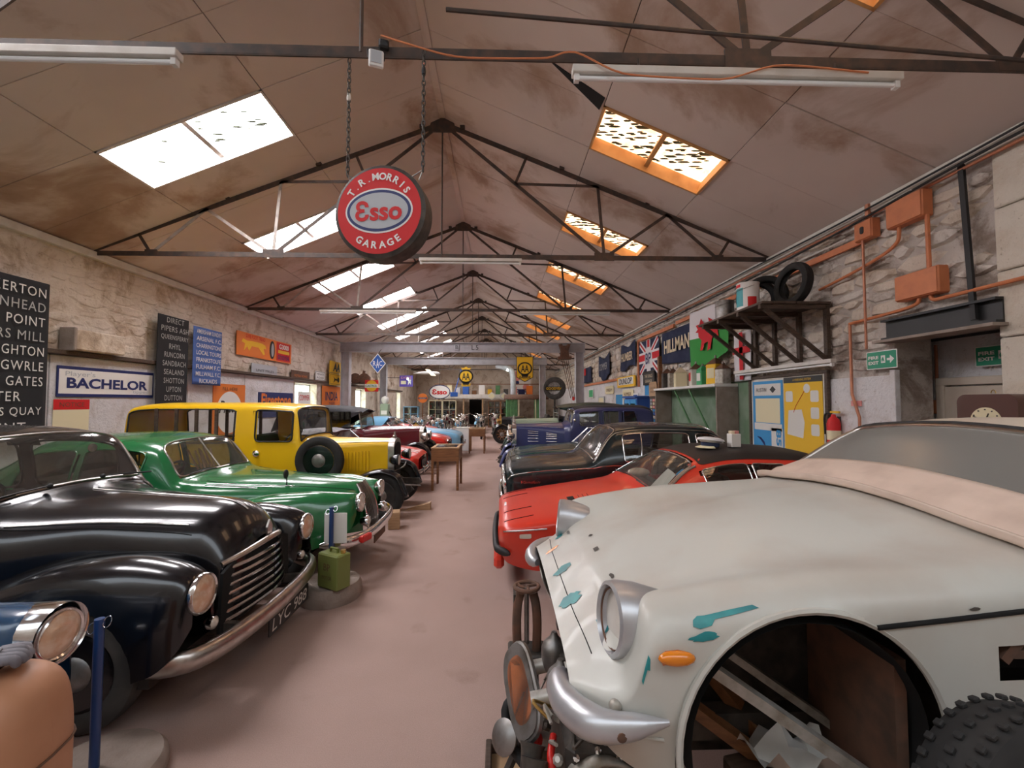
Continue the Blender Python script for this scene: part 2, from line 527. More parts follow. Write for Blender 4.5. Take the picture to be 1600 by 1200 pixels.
def letters(txt, material, parent, o, U, W, width=None, height=None, lift=.003, name='lettering', shear=0.0, bold=0.0, space=1.0, label=None):
    """lettering centred on o in the plane U (reading direction), W (up); lifted along U x W"""
    co, fs, sz = text_mesh(txt, 0, shear, bold, space)
    U = unit(np.array(U, float)); W = unit(np.array(W, float)); N = np.cross(U, W)
    sx = (width / sz[0]) if width else None
    sy = (height / sz[1]) if height else None
    if sx is None: sx = sy
    if sy is None: sy = sx
    P = np.array(o, float) + np.outer(co[:, 0] * sx, U) + np.outer(co[:, 1] * sy, W) + N * lift
    return MB().add(P, fs).build(name, material, parent, 0, label=label)
# =================================================================== the building
XL, XR = -6.77, 4.73          # long walls
ZE, XC, ZA = 4.29, -0.98, 6.71  # eaves, ridge
Y0, Y1 = -2.6, 36.0           # end walls
SL = (ZA - ZE) / (XC - XL); SR = (ZA - ZE) / (XR - XC)
def roof_z(x):
    return ZE + (x - XL) * SL if x < XC else ZE + (XR - x) * SR

def coord_mat(name, build):
    m = bpy.data.materials.new(name); m.use_nodes = True
    build(m.node_tree, m.node_tree.nodes['Principled BSDF']); return m

def nodes_noise(nt, vec, scale, detail=6, rough=.55, dist=0.0):
    n = nt.nodes.new('ShaderNodeTexNoise'); n.inputs['Scale'].default_value = scale; n.inputs['Detail'].default_value = detail
    n.inputs['Roughness'].default_value = rough; n.inputs['Distortion'].default_value = dist
    nt.links.new(vec, n.inputs['Vector']); return n.outputs['Fac']
def nodes_ramp(nt, fac, stops):
    r = nt.nodes.new('ShaderNodeValToRGB'); e = r.color_ramp.elements
    while len(e) < len(stops): e.new(.5)
    for k, (p, c) in enumerate(stops): e[k].position = p; e[k].color = (*c, 1)
    nt.links.new(fac, r.inputs['Fac']); return r.outputs['Color']
def nodes_mix(nt, fac, a, b, mode='MIX'):
    x = nt.nodes.new('ShaderNodeMixRGB'); x.blend_type = mode
    if isinstance(fac, float): x.inputs[0].default_value = fac
    else: nt.links.new(fac, x.inputs[0])
    nt.links.new(a, x.inputs[1]); nt.links.new(b, x.inputs[2]); return x.outputs[0]
def nodes_bump(nt, b, fac, strength, dist=.02):
    bp = nt.nodes.new('ShaderNodeBump'); bp.inputs['Strength'].default_value = strength; bp.inputs['Distance'].default_value = dist
    nt.links.new(fac, bp.inputs['Height']); nt.links.new(bp.outputs['Normal'], b.inputs['Normal'])

def _floor(nt, b):
    v = nt.nodes.new('ShaderNodeNewGeometry').outputs['Position']
    big = nodes_ramp(nt, nodes_noise(nt, v, .7, 5), [(.3, (.38, .27, .235)), (.7, (.45, .325, .285))])
    spot = nodes_ramp(nt, nodes_noise(nt, v, 2.3, 4, .5), [(.62, (1, 1, 1)), (.78, (.72, .68, .66))])
    fine = nodes_ramp(nt, nodes_noise(nt, v, 190, 2), [(.3, (.86, .86, .86)), (.7, (1.05, 1.05, 1.05))])
    c = nodes_mix(nt, 1.0, nodes_mix(nt, 1.0, big, spot, 'MULTIPLY'), fine, 'MULTIPLY')
    nt.links.new(c, b.inputs['Base Color']); b.inputs['Roughness'].default_value = .95
    b.inputs['Specular IOR Level'].default_value = .1
    nodes_bump(nt, b, nodes_noise(nt, v, 230, 2), .35, .004)
M['carpet'] = coord_mat('pink_brown_carpet', _floor)

def _ceil(nt, b):
    v = nt.nodes.new('ShaderNodeNewGeometry').outputs['Position']
    base = nodes_ramp(nt, nodes_noise(nt, v, .45, 4), [(.3, (.60, .505, .455)), (.7, (.71, .61, .555))])
    st = nodes_ramp(nt, nodes_noise(nt, v, .55, 7, .6, .6), [(.50, (1, 1, 1)), (.6, (.68, .58, .5)), (.72, (.48, .37, .29))])
    c = nodes_mix(nt, 1.0, base, st, 'MULTIPLY')
    nt.links.new(c, b.inputs['Base Color']); b.inputs['Roughness'].default_value = .85
    b.inputs['Specular IOR Level'].default_value = .15
M['ceiling_board'] = coord_mat('stained_ceiling_board', _ceil)

def _limewash(lo, hi, dirt):
    def f(nt, b):
        v = nt.nodes.new('ShaderNodeNewGeometry').outputs['Position']
        base = nodes_ramp(nt, nodes_noise(nt, v, 1.3, 6), [(.3, lo), (.65, hi)])
        st = nodes_ramp(nt, nodes_noise(nt, v, 2.1, 9, .68, .5), [(.50, (1, 1, 1)), (.60, dirt), (.74, tuple(.6 * d for d in dirt))])
        sp = nodes_ramp(nt, nodes_noise(nt, v, 19, 5, .7), [(.60, (1, 1, 1)), (.74, (.5, .43, .37))])
        c = nodes_mix(nt, 1.0, nodes_mix(nt, 1.0, base, st, 'MULTIPLY'), sp, 'MULTIPLY')
        nt.links.new(c, b.inputs['Base Color']); b.inputs['Roughness'].default_value = .9
        b.inputs['Specular IOR Level'].default_value = .15
        nodes_bump(nt, b, nodes_noise(nt, v, 11, 8, .65), .75, .04)
    return f
M['limewash'] = coord_mat('limewashed_rubble', _limewash((.62, .53, .44), (.74, .66, .57), (.74, .67, .6)))
M['limewash_grey'] = coord_mat('limewashed_stone_grey', _limewash((.60, .54, .49), (.74, .69, .63), (.52, .46, .43)))
M['mortar'] = coord_mat('dark_mortar', _limewash((.48, .42, .38), (.6, .54, .49), (.6, .54, .5)))
M['white_panel'] = coord_mat('white_painted_panel', _limewash((.66, .65, .66), (.74, .73, .74), (.9, .87, .84)))
M['cream_wall'] = coord_mat('cream_block_wall', _limewash((.66, .59, .5), (.72, .66, .57), (.92, .88, .84)))
M['soot_and_hole'] = mat('soot_and_hole_black', (.012, .011, .011), .9)  # soot of the recess, and the dark of the ceiling hole

def structure(name, mb, material, parent=None, smooth=0):
    o = mb.build(name, material, parent, smooth)
    if parent is None: o['kind'] = 'structure'
    return o

# floor
structure('floor', MB().box(((XL + XR) / 2, (Y0 + Y1) / 2, -.1), (XR - XL + 2.4, Y1 - Y0 + .6, .2)), M['carpet'])

# --- left wall with its window openings
LW = [(14.63, 16.35, 1.0, 2.44), (19.1, 20.1, .9, 2.4), (20.75, 22.3, .6, 2.42), (24.9, 26.1, .5, 2.42), (28.9, 30.0, .5, 2.42)]
mb = MB(); T = .45
def wall_box(mb, x, t, ya, yb, za, zb): mb.box((x + t / 2, (ya + yb) / 2, (za + zb) / 2), (abs(t), yb - ya, zb - za))
y = Y0
for (a, b, z0, z1) in LW:
    wall_box(mb, XL, -T, y, a, 0, ZE + .1); wall_box(mb, XL, -T, a, b, 0, z0); wall_box(mb, XL, -T, a, b, z1, ZE + .1); y = b
wall_box(mb, XL, -T, y, Y1, 0, ZE + .1)
wall_left = structure('wall_left', mb, M['limewash'])
# --- right wall: doorway recess below a black lintel
mb = MB()
wall_box(mb, XR, T, Y0, 3.93, 0, ZE + .1); wall_box(mb, XR, T, 3.93, 5.05, 2.55, ZE + .1); wall_box(mb, XR, T, 5.05, Y1, 0, ZE + .1)
wall_right = structure('wall_right', mb, M['mortar'])
mb = MB()   # the recess behind the lintel
mb.box((XR + .72, 4.5, 1.4), (.1, 2.4, 2.8)); mb.box((XR + .55, 5.35, 1.4), (.3, .2, 2.8)); mb.box((XR + .55, 3.3, 1.4), (.3, .1, 2.8))
structure('wall_recess', mb, M['white_panel'])
structure('trim_1', MB().box((XR + .45, 4.4, 2.62), (.5, 2.0, .14)), M['soot_and_hole'])
# --- end walls with gable
def gable(yy, d):
    return MB().prism([(XL - T, 0), (XR + T, 0), (XR + T, ZE), (XC, ZA + .2), (XL - T, ZE)], d, (0, yy, 0))
structure('wall_back', gable(Y1 + .3, .3), M['limewash'])
structure('wall_front', gable(Y0, .3), M['limewash'])

# --- individual stones
def stone_mesh(i, rnd):
    mb = MB()
    n = rnd.choice((6, 7, 8)); base = []
    for k in range(n):
        a = 2 * PI * (k + rnd.uniform(-.25, .25)) / n
        c, s_ = math.cos(a), math.sin(a); p = 5.0
        q = (abs(c)**p + abs(s_)**p)**(-1 / p)
        base.append((.5 * q * c * rnd.uniform(.86, 1.0), .5 * q * s_ * rnd.uniform(.84, 1.0)))
    vs = [(0, p[0], p[1]) for p in base] + [(1, p[0] * .8 + rnd.uniform(-.03, .03), p[1] * .74 + rnd.uniform(-.03, .03)) for p in base]
    vs.append((1.15, rnd.uniform(-.1, .1), rnd.uniform(-.1, .1)))
    fs = [(k, (k + 1) % n, n + (k + 1) % n, n + k) for k in range(n)] + [(n + k, n + (k + 1) % n, 2 * n) for k in range(n)]
    mb.add(vs, fs)
    return mb
rnd = random.Random(3)
STONES = [stone_mesh(i, rnd) for i in range(10)]
STONE_ME = {}
for key, mt in (('a', 'limewash'), ('b', 'limewash_grey')):
    STONE_ME[key] = []
    for sm in STONES:
        me = sm.mesh('stone', 28); me.materials.append(M[mt]); STONE_ME[key].append(me)
def lay_stones(wall, X, sign, rows, mats, limit, skip, rnd, proud=(.02, .05)):
    lst = []
    for (ya, yb, za, zb, lw, lh) in rows:
        z = za
        while z < zb - .03:
            h = min(lh * rnd.uniform(.7, 1.35), zb - z)
            yy = ya - rnd.uniform(0, lw)
            while yy < yb:
                l = lw * rnd.uniform(.5, 1.6)
                c = (yy + l / 2, z + h / 2)
                if yy > ya - .1 and yy + l < yb + .1 and not any(a < c[0] < b and p < c[1] < q for a, b, p, q in skip):
                    lst.append((c[0], c[1], l * 1.04, h * 1.06))
                yy += l
            z += h
    lst.sort(key=lambda s_: -(s_[2] * s_[3]) / (s_[0]**2))
    rest = MB()
    for k, (cy, cz, l, h) in enumerate(lst):
        d = rnd.uniform(*proud); i = rnd.randrange(10); tilt = rnd.uniform(-.06, .06)
        if k < limit:
            o = bpy.data.objects.new('stone', STONE_ME[rnd.choice(mats)][i]); COL.objects.link(o); o.parent = wall
            o.location = (X, cy, cz); o.scale = (sign * d, l, h); o.rotation_euler = (tilt, 0, 0)
        else:
            vs = np.array(STONES[i].v) * V(sign * d, l, h) + V(X, cy, cz)
            rest.add(vs, STONES[i].f if sign > 0 else [f[::-1] for f in STONES[i].f])
    if rest.v:
        rest.build('distant_stones', M['limewash'], wall, 28)['kind'] = 'stuff'
rnd = random.Random(11)
lay_stones(wall_right, XR, -1, [(3.98, 12.2, 2.2, 4.28, .42, .15), (12.2, 36, 2.75, 4.28, .55, .2)], ('b', 'b', 'a'), 300,
           [(3.8, 5.2, 2.2, 2.85)], rnd, (.02, .055))
lay_stones(wall_left, XL, 1, [(5.4, 14.2, 2.68, 4.28, .5, .16), (14.2, 30, 2.7, 4.28, .6, .22)], ('a',), 300, [], rnd, (.004, .018))

# --- smooth painted panels on the lower walls
pn = empty('trim_2', (0, 0, 0), kind='structure')
ys = [5.2, 6.7, 8.7, 9.6, 11.7, 14.45]
for a, b in zip(ys[:-1], ys[1:]):
    MB().box((XL + .02, (a + b) / 2, 1.27), (.04, b - a - .02, 2.5), .006).build('panel', M['white_panel'], pn, 0)
# the long dark ledge above them
lg = MB().box((XL + .07, 11.6, 2.56), (.14, 12.6, .07), .008)
structure('trim_3', lg, M['wood_dark'])
structure('trim_4', MB().box((XL + .05, 21.2 + 3.3, 2.54), (.1, 11.6, .06), .008), M['wood_dark'])
# cream block facing right of the doorway, laid in big blocks
pn = empty('trim_5', (0, 0, 0), kind='structure')
z = 0
for row, h in enumerate((.62, .6, .58, .6, .62, .6, .62)):
    yy = 3.93
    for l in ((1.1, 1.5, 1.2) if row % 2 else (.7, 1.4, 1.5)):
        MB().box((XR - .02, yy - l / 2, z + h / 2), (.05, l - .012, h - .012), .012).build('block', M['cream_wall'], pn, 0)
        yy -= l
    z += h
# the lower right wall beyond the doorway
pn = empty('trim_6', (0, 0, 0), kind='structure')
for a, b, zt in ((6.1, 7.9, 2.2), (12.3, 14.3, 2.7), (14.3, 16.6, 2.7), (16.6, 19, 2.7), (19, 21.5, 2.7), (21.5, 24.5, 2.7), (24.5, 28, 2.7), (28, 32, 2.7), (32, 36, 2.7)):
    MB().box((XR - .015, (a + b) / 2, zt / 2), (.03, b - a - .02, zt), .006).build('panel', M['white_panel'], pn, 0)
MB().box((XR - .012, 10.1, 1.1), (.024, 4.35, 2.2), .004).build('panel', mat('green_board', (.16, .26, .16), .7, noise=((.28, .36, .27), 2.5, .4, .7)), pn, 0)
# timber wall plates below the roof
for nm, X, s_ in (('trim_7', XL, 1), ('trim_8', XR, -1)):
    structure(nm, MB().box((X + s_ * .05, (Y0 + Y1) / 2, ZE - .06), (.1, Y1 - Y0, .12), .01), M['offwhite'])

# --- ceiling boards, rooflights
PITCH = 3.17; SK0 = 5.56; SKW = .95
SKX = {'L': (-5.15, -3.08), 'R': (1.38, 3.06)}
ceil = MB()
def slope_box(mb, xa, xb, ya, yb, t, lift=0.0, bev=0.0):
    """a board lying along the slope between xa and xb; lift is measured up from the ceiling plane"""
    za, zb = roof_z(xa), roof_z(xb)
    d = V(xb - xa, 0, zb - za); L = np.linalg.norm(d); d = d / L
    n = V(-d[2], 0, d[0]); n = n if n[2] > 0 else -n
    c = V((xa + xb) / 2, (ya + yb) / 2, (za + zb) / 2) + n * (lift + t / 2)
    Mx = np.stack([d, np.cross(n, d), n], 1)
    return mb.box(c, (L, yb - ya, t), bev, Mx)
bay = -3
rows_L = [(XL - .1, -5.15), (-5.15, -3.08), (-3.08, XC)]
rows_R = [(XC, 1.38), (1.38, 3.06), (3.06, XR + .1)]
ceiling_root = empty('ceiling', (0, 0, 0), kind='structure')
g = .0035
k_lo, k_hi = -2, 9
for k in range(k_lo, k_hi + 1):
    ya = SK0 + k * PITCH
    cols = [(ya, ya + SKW, True), (ya + SKW, ya + SKW + 1.11, False), (ya + SKW + 1.11, ya + PITCH, False)]
    for (a, b, sk) in cols:
        if b < Y0 or a > Y1: continue
        for side, rows in (('L', rows_L), ('R', rows_R)):
            for (xa, xb) in rows:
                if sk and abs(xa - SKX[side][0]) < .01 and -1 <= k <= 8: continue
                slope_box(MB(), xa + g, xb - g, max(a, Y0) + g, min(b, Y1) - g, .03, random.uniform(0, .012), .004).build('ceiling_board', M['ceiling_board'], ceiling_root, 0)
                slope_box(ceil, xa, xb, max(a, Y0), min(b, Y1), .03, .06)
ceil.build('light_stop_sheet', M['wood_dark'], ceiling_root, 0)  # unseen sheet added over the boards to stop light leaking in
MB().add([(.60, 5.2, roof_z(.60) - .006), (1.36, 5.42, roof_z(1.36) - .006), (1.34, 5.66, roof_z(1.34) - .006), (.60, 5.2, roof_z(.6) + .02), (1.36, 5.42, roof_z(1.36) + .02), (1.34, 5.66, roof_z(1.34) + .02)], [(0, 1, 2), (3, 5, 4), (0, 3, 4, 1), (1, 4, 5, 2), (2, 5, 3, 0)]).build('broken_corner_dark', M['soot_and_hole'], ceiling_root, 0)  # shade of the hole at the broken corner, put in as a black wedge
# ridge board
MB().box((XC, (Y0 + Y1) / 2, ZA - .01), (.1, Y1 - Y0, .05)).build('ridge_board', M['ceiling_board'], ceiling_root, 0)

sheet_white = mat('rooflight_sheet_white', (.9, .9, .92), .5, emit=((1.0, .97, 1.0), ROOF_LIGHT))
def _amber(nt, b):
    v = nt.nodes.new('ShaderNodeNewGeometry').outputs['Position']
    c = nodes_ramp(nt, nodes_noise(nt, v, 7, 6, .65), [(.35, (.95, .5, .25)), (.55, (1, .72, .46)), (.7, (1, .95, .72))])
    nt.links.new(c, b.inputs['Emission Color']); nt.links.new(c, b.inputs['Base Color'])
    b.inputs['Emission Strength'].default_value = ROOF_LIGHT_AMBER
sheet_amber = coord_mat('rooflight_sheet_amber', _amber)
M['moss'] = mat('moss_debris', (.035, .04, .025), .95)
M['frame_white'] = mat('rooflight_frame_white', (.72, .66, .62), .6, noise=((.55, .46, .42), 5, .4, .8))
M['frame_amber'] = mat('rooflight_frame_amber', (.62, .33, .12), .6, noise=((.45, .22, .07), 5, .4, .8))
ORD = ['nearest', 'second', 'third', 'fourth', 'fifth', 'sixth', 'seventh', 'eighth', 'ninth', 'tenth']
rnd = random.Random(5)
for side in 'LR':
    xa, xb = SKX[side]
    for k in range(-1, 9):
        ya = SK0 + k * PITCH; yb = ya + SKW
        nm = ('white' if side == 'L' else 'amber')
        root = empty('rooflight', (0, 0, 0), kind='structure')
        root['label'] = 'rooflight of %s corrugated sheet on the %s slope, %s from the camera' % (nm, 'left' if side == 'L' else 'right', ORD[k + 1])
        fm = M['frame_white'] if side == 'L' else M['frame_amber']
        fw = .03
        for (p, q, r_, s_) in ((xa, xb, ya, ya + fw), (xa, xb, yb - fw, yb), (xa, xa + fw, ya, yb), (xb - fw, xb, ya, yb)):
            slope_box(MB(), p, q, r_, s_, .2, -.015).build('frame_board', fm, root, 0)
        xm = (xa + xb) / 2
        slope_box(MB(), xm - .03, xm + .03, ya, yb, .1, .06).build('glazing_bar', fm, root, 0)
        # corrugated sheet, corrugations running down the slope
        nw = 9; P = []
        for i in range(nw * 6 + 1):
            t = i / (nw * 6); yy = ya - .04 + (SKW + .08) * t; dz = .022 * math.cos(2 * PI * nw * t)
            P.append([(x, yy, roof_z(x) + .215 + dz) for x in (xa - .05, xb + .05)])
        sm = 'rooflight_sheet'
        MB().grid(np.array(P)).build(sm, sheet_white if side == 'L' else sheet_amber, root, 60)
        mo = MB()
        cnt = 26 if side == 'L' else 130
        for q in range(cnt):
            line = rnd.choice((1, 2, 3, 4, 5, 6, 7, 8)) if side == 'R' else rnd.choice((1, 1, 3, 4, 6, 7))
            yy = ya + SKW * (line + .0) / 9; x = rnd.uniform(xa + .1, xb - .1) if side == 'R' else xa + (xb - xa) * rnd.random()**.6
            s_ = rnd.uniform(.012, .035) if side == 'R' else rnd.uniform(.02, .05)
            mo.ball((x, yy, roof_z(x) + .188), (s_ * rnd.uniform(1.5, 4.2 if side == 'R' else 2.6), s_ * .55, .012), 6, 3)
        mo.build('moss_debris', M['moss'], root, 0)['kind'] = 'stuff'

# --- trusses
def truss(Y, idx):
    root = empty('roof_truss', (0, Y, 0), kind='structure')
    root['label'] = 'dark steel roof truss, %s from the camera' % ORD[idx]
    zc = ZE - .02
    A = V(XC, 0, ZA - .12)
    def member(name, a, b, w_=.05, h=.06, m='truss'):
        mb = MB(); a = np.array(a, float); b = np.array(b, float)
        # angle iron: two thin legs
        mb.bar(a, b, w_, .012, up=(0, 1, 0)); mb.bar(a + V(0, w_ * .3, 0), b + V(0, w_ * .3, 0), .012, h, up=(0, 1, 0)) if False else mb.bar(a, b, .014, h)
        mb.build(name, M[m], root, 0)
    member('bottom_chord', (XL + .02, 0, zc), (XR - .02, 0, zc), .08, .06)
    for sgn, xe in ((-1, XL), (1, XR)):
        L = xe - XC
        E = V(xe, 0, ZE + .02)
        def rf(t): return A + (E - A) * t + V(0, 0, 0)
        def bc(t): return V(XC + L * t, 0, zc)
        B1, B2 = bc(.487), bc(.833)
        pale = 'truss_skylit' if (sgn < 0 and idx in (1, 2, 4, 5)) else 'truss'  # left webs look skylit through their paler colour
        member('rafter', A, E, .07, .08)
        member('web_member', A, B1, .05, .055)
        D = A + (B1 - A) * .45
        member('web_member', rf(.253), D, .04, .045)
        member('web_member', D, rf(.469), .04, .045)
        member('web_member', rf(.469), B1, .045, .05, pale)
        member('web_member', rf(.68), B1, .045, .05, pale)
        member('web_member', rf(.68), B2, .045, .05, pale)
        member('web_member', rf(.87), B2, .04, .045)
        MB().box(B1 + V(0, 0, .02), (.34, .02, .14)).build('gusset_plate', M['truss'], root, 0)
        MB().box(B2 + V(0, 0, .02), (.2, .02, .1)).build('gusset_plate', M['truss'], root, 0)
        for t in (.06, .36, .62, .93):
            p = rf(t); MB().box(p + V(0, 0, .06), (.08, .08, .06)).build('cleat', M['truss'], root, 0)
    MB().prism([(-.24, -.16), (.24, -.16), (.2, .0), (0, .1), (-.2, .0)], .025, A + V(0, .012, 0)).build('gusset_plate', M['truss'], root, 0)
    MB().cyl(A, V(XC, 0, zc), .014, 6).build('hanger_rod', M['truss'], root, 0)
    return root
TY = [3.01 + 4.32 * k for k in range(8)]
for i, yy in enumerate(TY): truss(yy, i)

# --- crane gantries (two pairs of columns with a crossbeam)
def i_beam(mb, p0, p1, d, w_, tf=.03, tw=.02, up=(0, 0, 1)):
    p0 = np.array(p0, float); p1 = np.array(p1, float); u = np.array(up, float)
    mb.bar(p0 + u * (d / 2 - tf / 2), p1 + u * (d / 2 - tf / 2), w_, tf, up)
    mb.bar(p0 - u * (d / 2 - tf / 2), p1 - u * (d / 2 - tf / 2), w_, tf, up)
    mb.bar(p0, p1, tw, d - 2 * tf, up)
for nm, yy, xl, xr, zt, lab, ex in (('nearer', 18.0, -6.28, 3.33, 4.25, 'grey steel crane gantry spanning the hall, the nearer one lettered L 5', .25),
                                    ('farther', 24.3, -6.4, 2.42, 4.27, 'grey steel crane gantry behind the nearer one, without lettering', .25)):
    root = empty('crane_gantry', (0, yy, 0), label=lab, cat='gantry', group='grey steel crane gantries')
    mb = MB(); i_beam(mb, (xl - ex, 0, zt - .2), (xr + ex, 0, zt - .2), .4, .28); cb = mb.build('crossbeam', M['girder'], root, 0)
    for s_, x in ((-1, xl), (1, xr)):
        mb = MB(); i_beam(mb, (x, 0, 0.02), (x, 0, zt - .41), .34, .3, up=(1, 0, 0)); co = mb.build('column', M['girder'], root, 0)
        MB().box((x, 0, .012), (.5, .5, .024)).build('base_plate', M['girder'], co, 0)
        for q in range(3):
            MB().lathe([(.018, 0), (.018, .012), (.008, .02)], (x + .05 * (-1) ** q, -.15, 3.3 - .3 * q), (0, -1, 0), 8).build('rivet', M['girder'], co, 0)
        for q in (-.1, .1):
            MB().lathe([(.014, 0), (.014, .012), (.006, .018)], (x + q, -.0105 - .01, zt - .2), (0, -1, 0), 8).build('rivet', M['girder'], cb, 0)
    if nm == 'nearer':
        [letters(c_, M['sign_black'], root, (-1.08 + .16 * q, -.0115, zt - .2), (1, 0, 0), (0, 0, 1), height=.2) for q, c_ in enumerate('L5')]
        b_ = MB().box((-1.75, -.03, zt - .19), (.2, .05, .26), .01).build('maker_plate', M['girder'], root, 0)
        letters('B', M['sign_black'], b_, (-1.75, -.056, zt - .19), (1, 0, 0), (0, 0, 1), height=.16)

# --- windows in the left wall
win_pane = mat('daylit_window_pane', (.85, .9, .85), .3, emit=((.86, 1.0, .9), 2.0))
for i, (a, b, z0, z1) in enumerate(LW):
    root = empty('window_%d' % (i + 1), (XL - .3, (a + b) / 2, z0), kind='structure')
    w_, h = b - a, z1 - z0
    for yy in (-w_ / 2 + .03, w_ / 2 - .03): MB().box((0, yy, h / 2), (.08, .06, h)).build('window_frame', M['white'], root, 0)
    for zz in (.03, h - .03): MB().box((0, 0, zz), (.08, w_, .06)).build('window_frame', M['white'], root, 0)
    nx = 3 if w_ > 1.3 else 2
    for j in range(1, nx): MB().box((0, -w_ / 2 + w_ * j / nx, h / 2), (.05, .03, h)).build('glazing_bar', M['white'], root, 0)
    for j in (1, 2): MB().box((0, 0, h * j / 3), (.05, w_, .03)).build('glazing_bar', M['white'], root, 0)
    for j in range(nx):
        for q in range(3):
            MB().box((-.01, -w_ / 2 + w_ * (j + .5) / nx, h * (q + .5) / 3), (.008, w_ / nx - .02, h / 3 - .02)).build('window_pane', win_pane, root, 0)
# =================================================================== vehicle building blocks
def wheel(parent, pos, rad, wid, side, style='disc', tyre='tyre', rim_col='steel', tilt=0.0):
    """side = +1/-1: which way along y the outer face looks; pos is the hub"""
    x, y, z = pos; ax = (0, side, 0)
    rr = rad * .64; h = wid / 2
    prof = [(rr, -h * .7), (rr + .02, -h * .95), (rad * .86, -h), (rad * .97, -h * .75), (rad, -h * .35), (rad, h * .35), (rad * .97, h * .75), (rad * .86, h), (rr + .02, h * .95), (rr, h * .7)]
    w_ = MB().lathe(prof, pos, ax, 36, closed=True).build('wheel', M[tyre], parent, 40)
    if style in ('disc', 'cap'):
        MB().lathe([(rr, h * .75), (rr * .93, h * .8), (rr * .88, h * .35), (rr * .55, h * .25), (rr * .4, h * .55), (0, h * .6)], pos, ax, 28).build('rim', M[rim_col], w_, 40)
        cap = 'chrome' if style == 'cap' else 'steel'
        MB().lathe([(rr * .52, h * .4), (rr * .5, h * .62), (rr * .36, h * .92), (rr * .18, h * 1.05), (0, h * 1.08)], pos, ax, 24).build('hubcap', M[cap], w_, 50)
    elif style == 'wire':
        mb = MB()
        for k in range(18):
            a = 2 * PI * k / 18; b = a + .5 * (1 if k % 2 else -1)
            mb.cyl((x + math.cos(a) * rr, y, z + math.sin(a) * rr), (x + math.cos(b) * .05, y + side * h * (.6 if k % 2 else -.2), z + math.sin(b) * .05), .004, 4)
        mb.build('spokes', M[rim_col], w_, 30)
        MB().lathe([(rr, -h * .6), (rr * .96, -h * .6), (rr * .96, h * .6), (rr, h * .6)], pos, ax, 32, True).build('rim', M[rim_col], w_, 30)
        MB().lathe([(.06, -h * .4), (.05, h * .6), (.03, h * 1.2), (0, h * 1.25)], pos, ax, 14).build('hub', M['chrome'], w_, 30)
    elif style == 'spoke':
        for k in range(10):
            a = 2 * PI * k / 10
            MB().bar((x + math.cos(a) * .05, y, z + math.sin(a) * .05), (x + math.cos(a) * rr, y, z + math.sin(a) * rr), .045, .04, up=(0, 1, 0), bev=.01).build('spoke', M['wood'], w_, 30)
        MB().lathe([(rr, -h * .6), (rr * .92, -h * .6), (rr * .92, h * .6), (rr, h * .6)], pos, ax, 32, True).build('rim', M['wood_dark'], w_, 30)
        MB().lathe([(.1, -h * .5), (.1, h * .5), (.05, h * .6), (.045, h * 1.3), (0, h * 1.35)], pos, ax, 16).build('hub', M['steel'], w_, 30)
    return w_

def headlamp(parent, pos, d, r, shell='chrome', lens='lens', depth=.12, rim='chrome', name='headlamp', round_back=True):
    d = unit(np.array(d, float)); p = np.array(pos, float)
    prof = [(r * 1.02, 0), (r * .98, -depth * .25), (r * .8, -depth * .65), (r * .45, -depth * .95), (0, -depth)] if round_back else [(r * 1.02, 0), (r * 1.02, -depth), (0, -depth)]
    o = MB().lathe(prof, p, d, 28).build(name, M[shell], parent, 45)
    MB().lathe([(r * 1.06, -.012), (r * 1.1, .006), (r * 1.02, .018), (r * .94, .012)], p, d, 28, False, False).build('rim', M[rim], o, 50)
    MB().lathe([(r * .97, .008), (r * .8, .022), (r * .45, .032), (0, .036)], p, d, 28).build('lens', M[lens], o, 60)
    return o

def steering_wheel(parent, c, n, r=.19):
    n = unit(np.array(n, float)); u = unit(np.cross(n, V(0, 1, 0))); w_ = np.cross(n, u); c = np.array(c, float)
    ring = [c + r * (math.cos(a) * u + math.sin(a) * w_) for a in np.linspace(0, 2 * PI, 24, endpoint=False)]
    mb = MB().tube(ring, .012, 6, True)
    for a in (0, 2.1, 4.2): mb.cyl(c, c + r * (math.cos(a) * u + math.sin(a) * w_), .008, 5)
    mb.cyl(c, c - n * .3, .015, 6)
    return mb.build('steering_wheel', M['rubber'], parent, 30)

def seat_row(parent, x, y0, y1, zb, material='leather_brown', h=.5, rake=.12):
    mb = MB()
    mb.box((x + .22, (y0 + y1) / 2, zb + .08), (.48, y1 - y0, .18), .05)
    mb.bar((x - .02, (y0 + y1) / 2, zb + .1), (x - rake - .02, (y0 + y1) / 2, zb + .15 + h), y1 - y0, .14, up=(1, 0, 0), bev=.04)
    return mb.build('seat', M[material], parent, 30)

def glaze(S, parent, poly, name='window', glass='glass', trim='chrome', r=.009, off=.004, rounding=.22):
    p = round_poly(poly, rounding)
    g = S.patch(name, M[glass], parent, p, off)
    if trim: S.trim('window_trim', M[trim], g, p, r, off)
    return p

def mirror_uv(poly, nv):
    return [(u, nv - v) for u, v in poly][::-1]

def fender(parent, stations, mat_name, side, arch=None, name='wing', k=6):
    """stations: (x, y centre, half width, z top, z bottom)"""
    P = []
    for (x, yc, hw, zt, zb) in stations:
        row = []
        for a in np.linspace(180, 0, 9):
            c = math.cos(R(a)); s_ = math.sin(R(a))
            row.append((x, side * yc + hw * np.sign(c) * abs(c)**.75, zb + (zt - zb) * s_**.8))
        P.append(row)
    S = Surf(P=np.array(P), flip=True)
    o = S.skin(name, M[mat_name], parent, k, 4, arches=[arch] if arch else (), smooth=60)
    return o, S

def bumper_bar(parent, pts, r, flat=1.6, mat_name='dull_chrome', name='bumper', n=28):
    P = curve(pts, n)
    rr = np.full(n, r); rr[:3] = [r * .35, r * .75, r * .95]; rr[-3:] = [r * .95, r * .75, r * .35]
    return MB().tube(P, rr, 10, flat=flat, up=(0, 0, 1)).build(name, M[mat_name], parent, 60)

